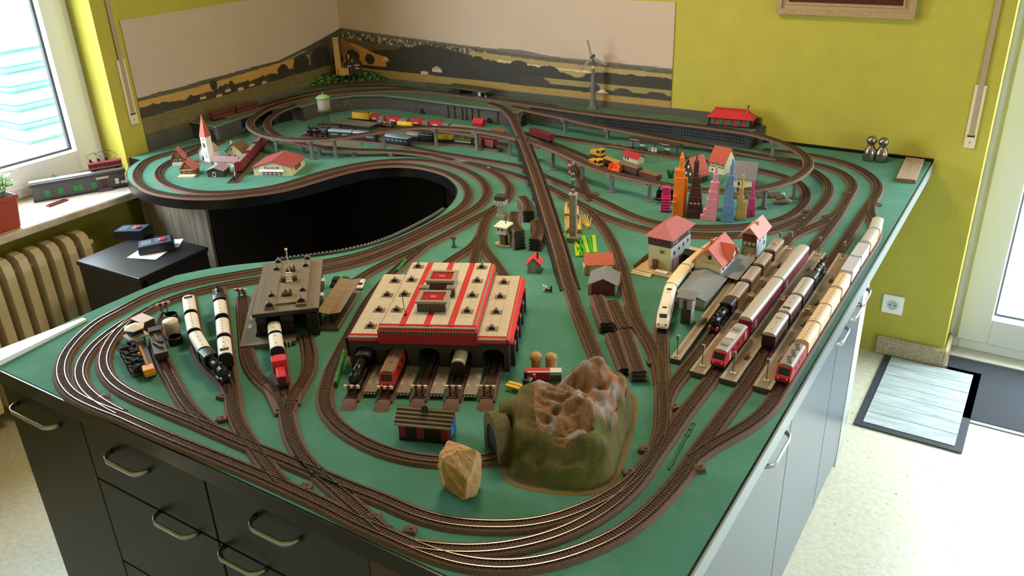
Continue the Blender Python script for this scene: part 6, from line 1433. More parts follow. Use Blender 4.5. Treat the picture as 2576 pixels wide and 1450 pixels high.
loc, rz, L_ = spot(Yb, (1206, 337), (1236, 342)); t = thing('blue_wagon', 'small pale blue box wagon beside the log wagon', 'wagon', loc, rz); obj('underframe', MB().b2(-L_/2, -.013, .004, L_/2, .013, .009), m_und, t); obj('box', MB().b2(-L_/2, -.014, .009, L_/2, .014, .024), C('5d8290', .5), t)
loc, rz, L_ = spot(Yb, (1240, 342), (1272, 348)); t = thing('log_wagon', 'brown log wagon with pale stakes beside the long ramp', 'wagon', loc, rz); obj('underframe', MB().b2(-L_/2, -.013, .004, L_/2, .013, .009), m_und, t)
for k in range(3): obj('log', MB().tube((-L_/2, -.009+.009*k, .015), (L_/2, -.009+.009*k, .015), .0055, n=10), C('7d4e30', .8), t)
obj('log_deck', MB().b2(-L_/2-.002, -.016, .03, L_/2+.002, .016, .033), C('8a5a3a', .7), t)
for k in range(5): obj('stake', MB().b2(-L_*.45+L_*.22*k, -.0155, .009, -L_*.42+L_*.22*k, -.0145, .03), C('c4ac8c', .6), t)
def tank(label, sp, col, r=.0125):
    loc, rz, L_ = sp; t = thing('tank_wagon', label, 'wagon', loc, rz); m = C(col, .4)
    obj('underframe', MB().b2(-L_/2, -.012, .004, L_/2, .012, .009), m_und, t); bogies(t, L_, .028)
    pr = [(-L_/2+.001, r*.5), (-L_/2+.004, r*.9), (-L_/2+.007, r), (L_/2-.007, r), (L_/2-.004, r*.9), (L_/2-.001, r*.5)]
    n = 16; vs = []
    for x, rr_ in pr: vs += [(x, rr_*math.cos(2*pi*i/n), .009+r+rr_*math.sin(2*pi*i/n)) for i in range(n)]
    obj('vessel', MB().add(vs, [(l*n+i, l*n+(i+1) % n, (l+1)*n+(i+1) % n, (l+1)*n+i) for l in range(5) for i in range(n)]+[tuple(range(n-1, -1, -1)), tuple(range(5*n, 6*n))]), m, t, True)
    obj('filler_cap', MB().lathe([(.004, .009+2*r-.002), (.004, .009+2*r+.002)], 0, 0, n=10), m, t); return t
tank('yellow tank wagon in the middle yard row', spot(Ym, (1000, 321), (1040, 326)), 'd8a81c')
t, L_ = car('cargo_wagon', 'open wagon with mixed green and yellow load in the yard', 'wagon', spot(Ym, (946, 316), (990, 321)), C('4a3a34', .6), None, w=.03, hb=.018, hr=.02)
random.seed(9); [obj('cargo', MB().ball(-L_*.35+L_*.1*k, random.uniform(-.006, .006), .022, .006, 8), C(('4d6a3a', 'b08a4a', '7d6a50')[k % 3], .7), t) for k in range(8)]
tank('grey tank wagon next to the third dark coach', spot(Yt, (1024, 349), (1057, 353)), '77716c'); 
car('green_van', 'dark green van with black roof between grey and yellow tanks', 'wagon', spot(Yt, (1060, 354), (1092, 356)), C('16302c', .5), C('2c3a40', .5), w=.03, hb=.03, hr=.036, stripe=(C('b9bfc2', .4), .029, .031))
tank('yellow tank wagon in front behind the pillar', spot(Yt, (1096, 356), (1142, 358)), 'd8a81c'); 
t, L_ = car('olive_wagon', 'olive brown loaded wagon with cream frame', 'wagon', spot(Yt, (1146, 359), (1192, 363)), C('5d5230', .6), None, w=.03, hb=.026, hr=.03); obj('load', MB().ball(0, 0, .024, .012, 12, 1.6, 1, .8), C('6b6034', .7), t); obj('cream_sill', MB().b2(-L_/2, -.0158, .009, L_/2, -.0148, .012), C('c9bc94', .5), t)
for k, (a, b) in enumerate((((832, 345), (890, 349)), ((893, 349), (952, 355)), ((966, 357), (1030, 366)))):
    car('dark_coach', 'dark blue coach with pale grey roof, %s the yard steam engine' % ('first behind', 'second behind', 'third from')[k], 'coach', spot(Yf, a, b), m_dbl, mat('pale_coach_roof', '8b97a2', .45), w=.031, hb=.03, hr=.038, ends=m_dbl, win=C('9aa4aa', .3), nwin=2 if k < 2 else 6, wz=(.017, .021))
steam('dark steam engine with red frame at the head of the yard coaches', spot(Yf, (828, 344), (772, 341)), col='1c1719')
for lab, line, a, b, c_ in (('dark red wagon under the elevated line left of the long ramp', Yt, (1206, 366), (1246, 372), '8a2430'), ('dark red wagon under the elevated line right of the long ramp', 'goods line', (1338, 341), (1388, 358), '6a1c24')):
    car('red_wagon', lab, 'wagon', spot(line, a, b), C(c_, .5), C(c_, .55), w=.03, hb=.03, hr=.036)
# goods line: yellow machines, brown wagons
G_ = 'goods line'
def yel(label, sp, c='d89a1e'):
    loc, rz, L_ = sp; t = thing('yellow_engine', label, 'engine', loc, rz); m = C(c, .45)
    obj('underframe', MB().b2(-L_/2, -.013, .004, L_/2, .013, .009), m_und, t); bogies(t, L_, .03); obj('bonnet', MB().b2(-L_/2, -.014, .009, L_*.1, .014, .027, bev=.002), m, t); obj('cab', MB().b2(L_*.08, -.0155, .009, L_*.46, .0155, .036, bev=.002), m, t)
    for s in (-1, 1): obj('cab_window', MB().b2(L_*.14, s*.0155-.0005, .022, L_*.4, s*.0155+.0005, .032), m_pane, t)
    obj('front_window', MB().b2(L_*.46-.0005, -.012, .022, L_*.46+.0006, .012, .032), m_pane, t); return t
p0, p1 = P(1484, 392, .01), P(1522, 398, .01); d_ = p1-p0
yel('yellow work engine with angular cab at the back of the pair', ((p0+p1)/2, math.atan2(d_.y, d_.x)-.2, .06), 'c8961e')
p0, p1 = P(1479, 415, .01), P(1520, 425, .01); d_ = p1-p0
yel('yellow work engine in front of its twin near the orange tipper', ((p0+p1)/2, math.atan2(d_.y, d_.x)-.25, .062))
p0, p1 = P(1530, 430, .008), P(1566, 436, .008); d_ = p1-p0; t = thing('tipper_wagon', 'bright orange tipping skip open to the viewer', 'wagon', (p0+p1)/2, math.atan2(d_.y, d_.x)-.1)
L_ = .045; m_o = C('e8682c', .45); obj('underframe', MB().b2(-L_/2, -.011, 0, L_/2, .011, .006), m_und, t)
for s in (-1, 1): obj('end_plate', MB().ext([(-.018, .006), (.014, .006), (.018, .03), (-.006, .03)], s*L_/2-.001, s*L_/2+.001), m_o, t)
obj('floor_plate', MB().ext([(-.018, .006), (.014, .006), (.014, .008), (-.018, .008)], -L_/2, L_/2), m_o, t); obj('back_plate', MB().ext([(.012, .006), (.014, .006), (.018, .03), (.016, .03)], -L_/2, L_/2), m_o, t)
m_bw = C('5a2c22', .6)
car('brown_van', 'brown wagon with tan tarpaulin roof behind the yellow engines', 'wagon', spot(G_, (1524, 413), (1562, 427)), m_bw, C('a8854a', .6), w=.03, hb=.027, hr=.031)
car('brown_van', 'brown wagon with grey rounded roof in the goods train', 'wagon', spot(G_, (1566, 428), (1610, 443)), m_bw, mat('dull_grey_roof', '6d6250', .55), w=.03, hb=.03, hr=.038, ends=m_bw)
t, L_ = car('open_wagon', 'open brown wagon with flat tan load at the end of the goods train', 'wagon', spot(G_, (1612, 444), (1658, 458)), m_bw, None, w=.03, hb=.024, hr=.026); obj('load', MB().b2(-L_/2+.002, -.0135, .024, L_/2-.002, .0135, .0255), C('7d6040', .7), t)
steam('black steam engine beneath the elevated line beside the magenta tower', ((P(1650, 505)+P(1700, 520))/2+Vector((0, 0, .01)), math.radians(200), .075), red=False)
# ================================================================= loose things on the table
# ---- coloured toy skyscrapers
def tower(label, c, col, steps, rz, name='toy_skyscraper'):
    "steps: (width, depth, z0, z1, dx, dy)"
    p = P(*c); t = thing(name, label, 'toy tower', (p.x, p.y, T), rz); m = mat('printed_'+col, col, .5, bump=.25, scale=20, bscale=240)
    for k, (w, d, z0, z1, dx, dy) in enumerate(steps): obj('tier', MB().box(dx, dy, z0, w, d, z1-z0, bev=.0012), m, t)
    return t, m
A18 = math.radians(18)
t, m = tower('short magenta ribbed toy tower, leftmost of the row', (1674, 532), 'b5246e', [(.03, .026, 0, .058, 0, 0), (.024, .024, .058, .086, 0, .002)], A18)
for k in range(5): obj('rib', MB().box(0, -.014, .008+.0095*k, .031, .006, .005, bev=.001), m, t)
t, m = tower('tall orange toy skyscraper with slim spire', (1705, 543), 'e8761e', [(.034, .03, 0, .135, 0, 0), (.03, .026, .135, .16, -.001, .0), (.014, .014, .16, .2, .004, 0), (.008, .022, .0, .13, .021, .004)], A18)
obj('spire', MB().lathe([(.005, .19), (.004, .206), (.002, .214)], .004, 0, n=8), m, t); obj('bracket', MB().box(-.012, -.018, .052, .016, .012, .003).box(-.012, -.018, .072, .012, .01, .003), m, t)
t, m = tower('dark brown toy skyscraper with many ledges', (1746, 547), '45201c', [(.05, .03, 0, .035, 0, 0), (.042, .028, .035, .075, 0, 0), (.034, .026, .075, .105, 0, 0), (.026, .022, .105, .14, 0, 0), (.016, .016, .14, .19, -.002, 0)], A18)
for k in range(6): obj('ledge', MB().box(0, -.002, .02+.02*k, .052-.005*k, .03-.002*k, .003), m, t)
obj('pinnacle', MB().tube((-.002, 0, .19), (-.002, 0, .207), .004, .003, 8), m, t)
for k in range(3): obj('pale_panel', MB().box(-.012+.012*k, -.0165, .05, .008, .001, .006), C('a8948c', .5), t)
t, m = tower('pink stepped toy skyscraper widening to the left', (1786, 553), 'd98a98', [(.05, .03, 0, .02, -.006, 0), (.042, .029, .02, .04, -.002, 0), (.034, .028, .04, .075, .002, 0), (.028, .026, .075, .1, .004, 0), (.024, .022, .1, .13, .006, 0), (.014, .014, .13, .155, .008, 0), (.008, .008, .155, .176, .009, 0)], A18)
obj('side_wing', MB().box(.02, .004, .04, .006, .018, .085), m, t)
t, m = tower('blue grey stepped toy skyscraper with turrets', (1829, 556), '5f86ad', [(.04, .032, 0, .028, 0, 0), (.034, .028, .028, .06, 0, 0), (.027, .024, .06, .12, -.001, 0), (.02, .02, .12, .155, .001, 0), (.012, .012, .155, .185, .002, 0), (.006, .006, .185, .205, .003, 0)], A18)
for k, (x, z) in enumerate(((.017, .1), (.015, .14), (.019, .06), (.02, .03), (-.014, .12), (.008, .185))): obj('turret', MB().lathe([(.003, 0), (.004, .004), (.003, .012), (.001, .016)], x, -.012, z, n=8), m, t)
for k in range(8): obj('tooth', MB().box(-.017+.0048*k, -.0165, .028, .003, .002, .003), m, t)
t, m = tower('tan stepped toy skyscraper with needle top', (1863, 550), 'c4a05a', [(.032, .026, 0, .035, 0, 0), (.012, .02, .035, .06, .009, 0), (.02, .022, .035, .075, -.005, 0), (.014, .016, .075, .105, -.005, 0), (.007, .007, .105, .148, -.003, 0)], A18)
t, m = tower('small magenta toy tower with arched doors, rightmost of the row', (1888, 543), 'b23a72', [(.027, .024, 0, .032, 0, 0), (.02, .02, .032, .062, 0, 0), (.009, .009, .062, .115, 0, 0)], A18)
obj('spire', MB().tube((0, 0, .115), (0, 0, .124), .0045, .002, 8), m, t)
for k in range(3): obj('arched_door', MB().ext([(.006*math.cos(a), .004+.008*k+.004*math.sin(a)) for a in np.linspace(0, pi, 7)], -.0126, -.012, 'y'), C('6a1c40', .6), t)
# ---- village houses behind the towers, bush, platform halt
m_vr = mat('village_red_roof', 'b0482e', .65, var=.12, scale=150)
t, w = cottage_model('village house with steep red roof and dark gable behind the orange tower', (1715, 455), (1752, 462), .07, .03, .09, C('2f3a2c', .8), m_vr, 'y', [('r', [(.02, .03), (.045, .03)], .008, .01)], rz=math.radians(-22), w=.062)
wnd(t, 'f', [(.02, .035), (.04, .035), (.03, .06)], .007, .009, w, .07, C('e0dccc', .5))
t, w = cottage_model('half timbered village house with red roof before the viaduct wall', (1783, 432), (1824, 440), .07, .045, .09, C('e0d6bc', .6), m_vr, 'x', [('f', [(.015, .012), (.035, .014)], .008, .012)], rz=math.radians(-14), w=.066)
for k in range(7): obj('timber', MB().b2(.002+.01*k, -.0012, .024, .0035+.01*k, .0, .045), C('3a2a20', .7), t)
for z in (.024, .034, .044): obj('timber', MB().b2(0, -.0012, z, w, 0, z+.0018), C('3a2a20', .7), t)
t, w = cottage_model('village house with grey roof and dark side behind the tan tower', (1843, 470), (1862, 476), .075, .035, .082, C('d8cda8', .6), mat('blue_grey_roof', '75757c', .6, var=.06, scale=90), 'x', [('f', [(.02, .014)], .01, .018)], rz=math.radians(12), w=.075)
obj('dark_side', MB().b2(w, 0, 0, w+.001, .075, .036), C('40302f', .7), t)
p = P(1686, 448); t = thing('toy_bush', 'small dark green toy bush beside the village houses', 'bush', (p.x, p.y, T)); random.seed(3)
for k in range(12): a = k*2.4; obj('leaf_blade', MB().tube((.004*math.cos(a), .004*math.sin(a), 0), (.014*math.cos(a), .014*math.sin(a), .026+.008*random.random()), .003, .0012, 5), C('1f5a2a', .6), t)
t, w, hh = site('platform_halt', 'small covered platform with dark roof, posters and benches', 'platform', (1524, 372), (1706, 402)); d = .05
obj('deck', MB().b2(0, 0, 0, w, d, .008), mat('halt_deck', '8d7c5c', .7, var=.1, scale=60), t); obj('edge', MB().b2(0, -.0015, .002, w, 0, .008), C('3f372c', .7), t)
obj('roof', MB().b2(w*.28, -.004, .046, w*.98, d+.004, .050), C('2a2826', .6), t); obj('roof_ridge', MB().b2(w*.28, d/2-.003, .05, w*.98, d/2+.003, .052), C('3a3835', .6), t)
for k in range(5): obj('post', MB().b2(w*.34+w*.15*k, d/2-.002, .008, w*.34+w*.15*k+.003, d/2+.002, .046), C('2c2824', .6), t)
for f in (.44, .78): obj('bench', MB().b2(w*f, .006, .013, w*f+.03, .014, .015).b2(w*f, .014, .015, w*f+.03, .015, .022).b2(w*f+.003, .008, .008, w*f+.006, .012, .013).b2(w*f+.024, .008, .008, w*f+.027, .012, .013), C('3a3028', .6), t); obj('name_board', MB().b2(w*f+.004, .016, .026, w*f+.026, .0175, .034), C('d8d4c8', .5), t)
for k in range(3): obj('poster_board', MB().b2(w*.575+.014*k, .012, .012, w*.575+.014*k+.011, .0135, .03), C(('6f8a6a', 'd8d4cc', 'c9c2b4')[k], .5), t)
for f in (.33, .74): obj('roof_plate', MB().b2(w*f, .004, .05, w*f+.04, .008, .0508), C('d0ccc0', .5), t)
obj('planter', MB().lathe([(.008, .008), (.009, .013), (.007, .016)], w*.12, d*.5, n=12), C('6a4e30', .7), t)
t, w = cottage_model('cream hut with red roof behind the brown goods wagons', (1567, 402), (1604, 414), .035, .022, .034, m_cream, C('b02a32', .5), 'x', [('f', [(.016, .012), (.03, .012)], .01, .014)])
t, w = cottage_model('small red roofed hut against the viaduct wall in the yard', (1190, 318), (1212, 321), .03, .02, .034, C('a8242e', .5), C('c02a34', .5), 'x', [])
# ---- water tower and shelter roof in the yard
p = P(823, 330); t = thing('water_tower', 'round water tower with pale green cap on steel legs', 'water tower', (p.x, p.y, T)); z0, z1, z2 = hat(p, 278), hat(p, 262), hat(p, 246)
for k in range(6): a = k*pi/3; obj('leg', MB().tube((.02*math.cos(a), .02*math.sin(a), 0), (.014*math.cos(a), .014*math.sin(a), z0), .0018, n=6), C('3a3530', .6), t)
obj('gallery', MB().lathe([(.033, z0), (.033, z0+.003)], n=24), C('5d564c', .6), t); obj('vessel', MB().lathe([(.026, z0+.003), (.028, z0+.008), (.028, z2)], n=24), mat('tank_grey', '8d8676', .6, var=.1), t, True)
obj('cap', MB().lathe([(.033, z2), (.032, z2+.003), (.018, z2+.012), (.002, z2+.016)], n=24), C('8fae70', .6), t, True); obj('finial', MB().tube((0, 0, z2+.014), (0, 0, z2+.026), .0015, n=6), C('c4c0b4'), t)
t, w, hh = site('yard_shelter', 'long grey shelter roof above the yard tracks', 'shelter', (833, 326), (930, 338)); 
obj('roof', MB().b2(0, 0, .032, w, .075, .035), mat('grey_shelter_roof', '6b6858', .7, var=.1, scale=60), t); obj('roof_edge', MB().b2(-.001, -.001, .031, w+.001, 0, .036), C('4c493f', .7), t)
for x in (.02, w/2, w-.02): obj('post', MB().b2(x-.002, .036, 0, x+.002, .04, .032), C('2c2823'), t)
# grey weathered boards lying between the tracks
a, b = P(895, 362), P(806, 366); t = thing('weathered_boards', 'weathered grey plank mat under the elevated line', 'boards', (P(860, 360).x, P(860, 360).y, T+.0005), math.radians(28))
for k in range(9): obj('plank', MB().b2(-.11, -.06+.0135*k, 0, .10-.004*k, -.048+.0135*k, .003), mat('weathered_plank', '8b8577', .85, c2='5f5a50', scale=12, stretch=(1, 8, 1)), t)
# ---- stacks of spare track
def curved_stack(label, A, r0, ang, n, rz, ln):
    p = P(*A); t = thing('track_stack', label, 'track stack', (p.x, p.y, T), rz); 
    th = np.linspace(0, ln/r0, 26); c = np.stack([r0*np.sin(th), r0*(1-np.cos(th))*ang, th*0], 1)
    for k in range(n):
        cc = c.copy(); cc[:, 2] = k*.0108
        b_ = obj('track_piece', sweep(cc, [(-BW, 0), (BW, 0), (BT, BH), (-BT, BH)]), m_bed, t)
        if k == n-1:
            for r in rails_on(cc): obj('rail', r, m_rail, b_)
            obj('sleepers', sleepers(cc), m_slp, b_, kind='stuff')
        obj('end_face', MB().box(-.0006, 0, k*.0108+.001, .0012, .03, .006), C('1a1412'), b_)
curved_stack('stack of curved spare tracks nearest the red roofed cabin, left one', (1308, 628), .36, -1, 6, math.radians(140), .165)
curved_stack('stack of curved spare tracks beside the left stack, partly hidden by the cabin', (1345, 632), .36, 1, 4, math.radians(106), .16)
curved_stack('stack of curved spare tracks farthest back near the long ramp', (1330, 560), .36, 1, 4, math.radians(118), .15)
def straight_stack(label, A, B, n):
    a, rz, L_ = frame(A, B); t = thing('track_stack', label, 'track stack', a, rz)
    c = np.array([(x, 0, 0) for x in np.arange(0, L_, .0069)])
    for k in range(n):
        cc = c.copy(); cc[:, 2] = k*.0108
        b_ = obj('track_piece', sweep(cc, [(-BW, 0), (BW, 0), (BT, BH), (-BT, BH)]), m_bed, t)
        if k == n-1:
            for r in rails_on(cc): obj('rail', r, m_rail, b_)
            obj('sleepers', sleepers(cc), m_slp, b_, kind='stuff')
        obj('end_face', MB().box(-.0006, 0, k*.0108+.001, .0012, .03, .006), C('14100f'), b_)
straight_stack('stack of straight spare tracks before the small shed with red front', (1527, 838), (1502, 768), 3)
straight_stack('stack of straight spare tracks beside the front left stack, low', (1574, 840), (1540, 770), 2)
straight_stack('stack of straight spare tracks nearest the mountain top', (1577, 944), (1540, 852), 2)
straight_stack('stack of straight spare tracks ending right of the mountain top', (1607, 962), (1570, 852), 3)
# ---- wooden sticks
m_stick = mat('pale_birch_sticks', 'd6b470', .7, var=.12, scale=60, stretch=(1, 12, 1))
def sticks(label, A, B, n, fan, lay=1):
    a, rz, L_ = frame(A, B); t = thing('stick_bundle', label, 'sticks', a, rz)
    for k in range(n):
        pts = [(-.004*math.cos(q), .0011*math.sin(q)) for q in np.linspace(-pi/2, pi/2, 4)] + [(L_+.004*math.cos(q), .0011*math.sin(q)) for q in np.linspace(pi/2, -pi/2, 4)]
        s = obj('stick', MB().prism(ring(pts), 0, .0075), m_stick, t); s.location = (0, (.0029*(k % 7)-.009) if not fan > .05 else .0, .0077*(k//7)); s.rotation_euler = (0, 0, fan*(k-n/2)+random.uniform(-.03, .03))
sticks('bundle of pale wooden sticks behind the mast, left upper', (1427, 548), (1427, 520), 14, .0)
sticks('bundle of pale wooden sticks right of the mast, upper', (1448, 550), (1443, 524), 10, .02)
sticks('bundle of pale wooden sticks at the mast foot, left lower', (1430, 585), (1428, 555), 12, .01)
sticks('bundle of pale wooden sticks right of the mast foot, lower', (1455, 588), (1450, 560), 13, -.02)
sticks('loose fan of long wooden sticks right of the mast', (1483, 580), (1462, 546), 6, .09)
# ---- green and lime building plates
for A, B, n, lab in (((1426, 612), (1426, 592), 2, 'lime green plates left of the mast foot'), ((1462, 648), (1455, 600), 2, 'long lime green plate leaning towards the orange roofed house'), ((1484, 640), (1463, 598), 5, 'fan of green and lime plates right of the mast foot')):
    a, rz, L_ = frame(A, B); t = thing('building_plates', lab, 'building plates', a, rz)
    for k in range(n):
        o = obj('plate', MB().b2(0, -.005, .0, L_, .005, .006), (C('b5d62e', .4), C('3fae32', .4))[k % 2], t); o.location = (0, .011*(k-n/2)*-1, .0); o.rotation_euler = (0, 0, -.04*k)
        mb = MB()
        for q in range(int(L_/.008)): mb.lathe([(.0024, .006), (.0024, .0078)], .004+.008*q, 0, n=8)
        obj('studs', mb, (C('b5d62e', .4), C('3fae32', .4))[k % 2], o, kind='stuff')
# ---- green fence strips
for A, B, lab in (((846, 975), (868, 892), 'bright green toy hedge strip left of the red roofed shed'), ((1000, 690), (1022, 662), 'dark green toy hedge strip behind the tan roof')):
    a, rz, L_ = frame(A, B); t = thing('hedge_strip', lab, 'hedge', a, rz); obj('strip', MB().b2(0, -.004, 0, L_, .004, .013), C('1f7a34', .5), t)
    mb = MB()
    for q in range(int(L_/.006)): mb.lathe([(.0024, .013), (.0024, .016)], .003+.006*q, 0, n=8)
    obj('studs', mb, C('2a9a40', .5), t, kind='stuff')
# ---- pen-like pylon at the shed corner, little horse rider, small signal lamp
p = P(886, 920); t = thing('toy_rocket', 'dark topped beige round post at the left corner of the shed', 'post', (p.x, p.y, T)); obj('lower', MB().tube((0, 0, 0), (0, 0, .028), .008, .0075, 12), C('b5a888', .6), t); obj('upper', MB().tube((0, 0, .028), (-.004, 0, .075), .0078, .006, 12), C('17181c', .5), t)
p = P(1376, 735); t = thing('toy_horse', 'tiny black horse with white rider lying on the felt', 'figure', (p.x, p.y, T), .3)
obj('horse', MB().box(.004, 0, .003, .018, .006, .006, bev=.0015).box(.012, 0, .006, .004, .004, .012).box(-.004, .003, 0, .003, .003, .004).box(.012, .003, 0, .003, .003, .004), C('17181a', .5), t); obj('rider', MB().tube((-.008, 0, .004), (-.002, 0, .016), .0032, n=8).ball(-.009, 0, .018, .0035, 8), C('d9d4c8', .5), t); obj('cape', MB().tube((-.004, -.003, .004), (-.002, -.003, .012), .0028, n=6), C('8a3a24', .6), t)
p = P(1142, 622); t = thing('track_signal', 'small dark grey track signal post with round foot near the bay', 'signal', (p.x, p.y, T)); obj('foot', MB().lathe([(.009, 0), (.009, .004)], n=8), C('4c5a50', .6), t); obj('post', MB().tube((0, 0, .003), (0, 0, .026), .0045, n=10), C('59655c', .6), t); obj('head', MB().box(0, 0, .026, .016, .008, .008), C('5d4034', .6), t)
# ---- corks
for px, r, ball, lab in (((1349, 930), .0115, True, 'champagne cork with round head, left of the pair'), ((1387, 930), .0125, False, 'straight cork with domed top, right of the pair')):
    p = P(*px); t = thing('cork', lab, 'cork', (p.x, p.y, T)); m = mat('cork_bark', 'b98a5c', .85, var=.25, scale=160, bump=.5)
    if ball: obj('stem', MB().lathe([(r*.98, 0), (r*.92, .022)], n=18), m, t); obj('head', MB().lathe([(r*.9, .022), (r*1.2, .028), (r*1.22, .036), (r*.8, .042), (r*.2, .0435)], n=18), m, t, True)
    else: obj('stem', MB().lathe([(r*1.05, 0), (r*1.05, .028)], n=18), m, t); obj('head', MB().lathe([(r*1.08, .028), (r*1.05, .036), (r*.6, .041), (r*.2, .042)], n=18), m, t, True)
# ---- red truck piece, black engine block, yellow pallet fork
a, rz, L_ = frame((1322, 962), (1413, 962)); t = thing('red_box', 'red box with white end panel lying behind the mountain', 'toy part', a, rz)
obj('red_half', MB().b2(0, 0, 0, L_*.68, .022, .024), C('b52530', .45), t); obj('white_end', MB().b2(L_*.68, 0, 0, L_, .022, .024), C('cfcac2', .5), t); obj('dark_panel', MB().b2(L_*.69, -.001, .002, L_*.99, 0, .018), C('4c4c4c', .4), t); obj('top_rim', MB().b2(0, 0, .024, L_, .003, .026), C('e6e0da', .5), t)
p = P(1345, 992); t = thing('toy_tractor', 'small black toy tractor with red bonnet beside the yellow pallet', 'toy tractor', (p.x, p.y, T), math.radians(10))
obj('chassis', MB().box(0, 0, .006, .05, .02, .012), C('17161a', .5), t); obj('engine_block', MB().box(-.016, 0, .018, .018, .02, .018, bev=.002), C('1d1c20', .4), t); obj('bonnet', MB().box(.016, 0, .018, .026, .018, .01, .3, .8, .8), C('b8242c', .45), t); obj('exhaust', MB().tube((-.022, .006, .03), (-.022, .006, .048), .004, n=8).tube((.0, 0, .03), (.0, 0, .044), .0025, n=8), C('2a292c', .4), t)
for x in (-.018, .018):
    for s in (-1, 1): obj('wheel', MB().tube((x, s*.010, .009), (x, s*.016, .009), .009, n=14), C('121214', .7), t)
obj('red_cap', MB().tube((.0, 0, .042), (.0, 0, .05), .004, n=8), C('c02a34', .45), t)
a, rz, L_ = frame((1271, 982), (1345, 1003)); t = thing('toy_pallet', 'yellow toy pallet left of the black tractor', 'toy part', a, rz); m_yp = C('d8b43c', .5)
for y in (0, .012): obj('beam', MB().b2(0, y, .009, L_, y+.009, .013), m_yp, t)
for k in range(3): obj('block', MB().b2(.004+L_*.4*k, .0, 0, .016+L_*.4*k, .021, .009), m_yp, t)
obj('slot', MB().b2(.02, .009, .0085, L_-.01, .012, .0095), C('2a2418'), t)
# ---- turnout motor boxes
for px, lab in (((1695, 1030), 'right of the platform throat'), ((1621, 1137), 'left of the platform throat'), ((1582, 1194), 'right of the mountain foot'), ((1758, 1184), 'near the right table edge'), ((943, 1305), 'left of the two at the front edge'), ((1031, 1340), 'right of the two at the front edge'), ((262, 1005), 'at the left front corner'), ((557, 1060), 'below the tender siding'), ((560, 1003), 'right of the long black steam engine'), ((1641, 918), 'left of the white express train'), ((770, 1230), 'between the two front crossings'), ((384, 779), 'above the pale roofed box wagon'), ((1474, 522), 'beside the striped mast'), ((1498, 492), 'right of the striped mast'), ((2207, 519), 'at the far right siding'), ((2032, 536), 'before the right curve'), ((2078, 549), 'between the right curves'), ((2130, 490), 'inside the outer right curve')):
    p = P(*px); t = thing('turnout_motor', 'small brown turnout motor box ' + lab, 'turnout motor', (p.x, p.y, T), random.uniform(.2, .9))
    obj('case', MB().box(0, 0, 0, .024, .016, .009, bev=.001), m_bed, t); obj('lever', MB().lathe([(.003, .009), (.0025, .011)], .003, 0, n=8), C('2a1c16'), t); obj('recess', MB().box(-.006, 0, .009, .006, .01, .0006), C('38261e'), t)
for (A, B, lab) in (((668, 975), (702, 1048), 'long brown switch cover left of the red shunter track'), ((752, 985), (748, 1024), 'short brown switch cover right of the red shunter track')):
    a, rz, L_ = frame(A, B); t = thing('switch_cover', lab, 'switch cover', a, rz); obj('case', MB().b2(0, -.008, 0, L_, .008, .0085, bev=.001), m_bed, t); obj('lever', MB().lathe([(.003, .0085), (.0022, .012)], L_-.01, 0, n=8), C('2a1c16'), t)
# ---- frogs on a stone
p = P(1966, 512); t = thing('frog_figurine', 'grey stone with a small frog figure and red flower', 'figurine', (p.x, p.y, T), math.radians(30))
vs = MB().ball(0, 0, .008, .03, 14, 1.1, .55, .35); random.seed(5); vs.v = [(x+random.uniform(-.001, .001), y+random.uniform(-.001, .001), max(z, 0)) for x, y, z in vs.v]; obj('stone', vs, mat('pebble', '8a7d6c', .8, c2='6a5c4c', scale=40), t, True)
obj('frog', MB().ball(.002, 0, .022, .008, 10, 1.2, .8, .7).ball(.002, -.002, .03, .005, 8).tube((-.008, -.004, .018), (-.002, -.008, .026), .002, n=6).tube((.01, -.004, .018), (.006, -.008, .026), .002, n=6), C('6d7a50', .4), t, True); obj('hat', MB().lathe([(.007, .034), (.004, .037), (.002, .04)], .002, -.002, n=10), C('cfd2b0', .5), t); obj('red_flower', MB().lathe([(.002, .014), (.008, .02), (.006, .021)], -.016, -.006, n=10), C('9c4a3c', .5), t)
# grey girder sections lying under the right elevated curve
t = thing('girder_sections', 'grey lattice girder sections lying under the right elevated curve', 'girder', (P(1900, 500).x, P(1900, 500).y, T), math.radians(30))
for r_ in range(3):
    for k in range(9): obj('rung', MB().b2(-.09+.02*k, .016*r_, 0, -.074+.02*k, .016*r_+.004, .008), C('7c746c', .6), t)
    obj('chord', MB().b2(-.092, .016*r_+.004, 0, .09, .016*r_+.007, .01), C('6d655e', .6), t)
# ---- pepper mills, stone slab, green pin, lid-like canisters
for px, lab in (((2186, 403), 'steel pepper mill with ball top, left of the pair'), ((2215, 406), 'steel pepper mill with ball top, right of the pair')):
    p = P(*px); t = thing('pepper_mill', lab, 'pepper mill', (p.x, p.y, T)); m_st = mat('brushed_steel', '9c948c', .25, 1.0); k = hat(p, 342 if px[0] < 2200 else 346)
    obj('body', MB().lathe([(.024, 0), (.0245, .004), (.0235, k*.32), (.022, k*.42), (.015, k*.55), (.013, k*.62)], n=28), m_st, t, True); obj('ball', MB().ball(0, 0, k*.81, k*.2, 20), m_st, t, True)
c4 = [P(2253, 456), P(2303, 462), P(2345, 412), P(2283, 404)]; a, rz, L_ = frame((2253, 457), (2303, 463)); t = thing('stone_wall_piece', 'slab of miniature stone masonry lying in the far table corner', 'masonry slab', a, rz)
dd = (c4[3]-c4[0]).length; obj('core', MB().b2(0, 0, 0, L_, dd, .012), C('6d5a44', .8), t); m_ms = mat('pale_masonry', 'c0ac92', .8, c2='8f7a60', scale=60); me = MB().b2(0, 0, .0, L_/8-.0012, dd/15-.0012, .0028, bev=.0006).mesh('stone'); me.materials.append(m_ms)
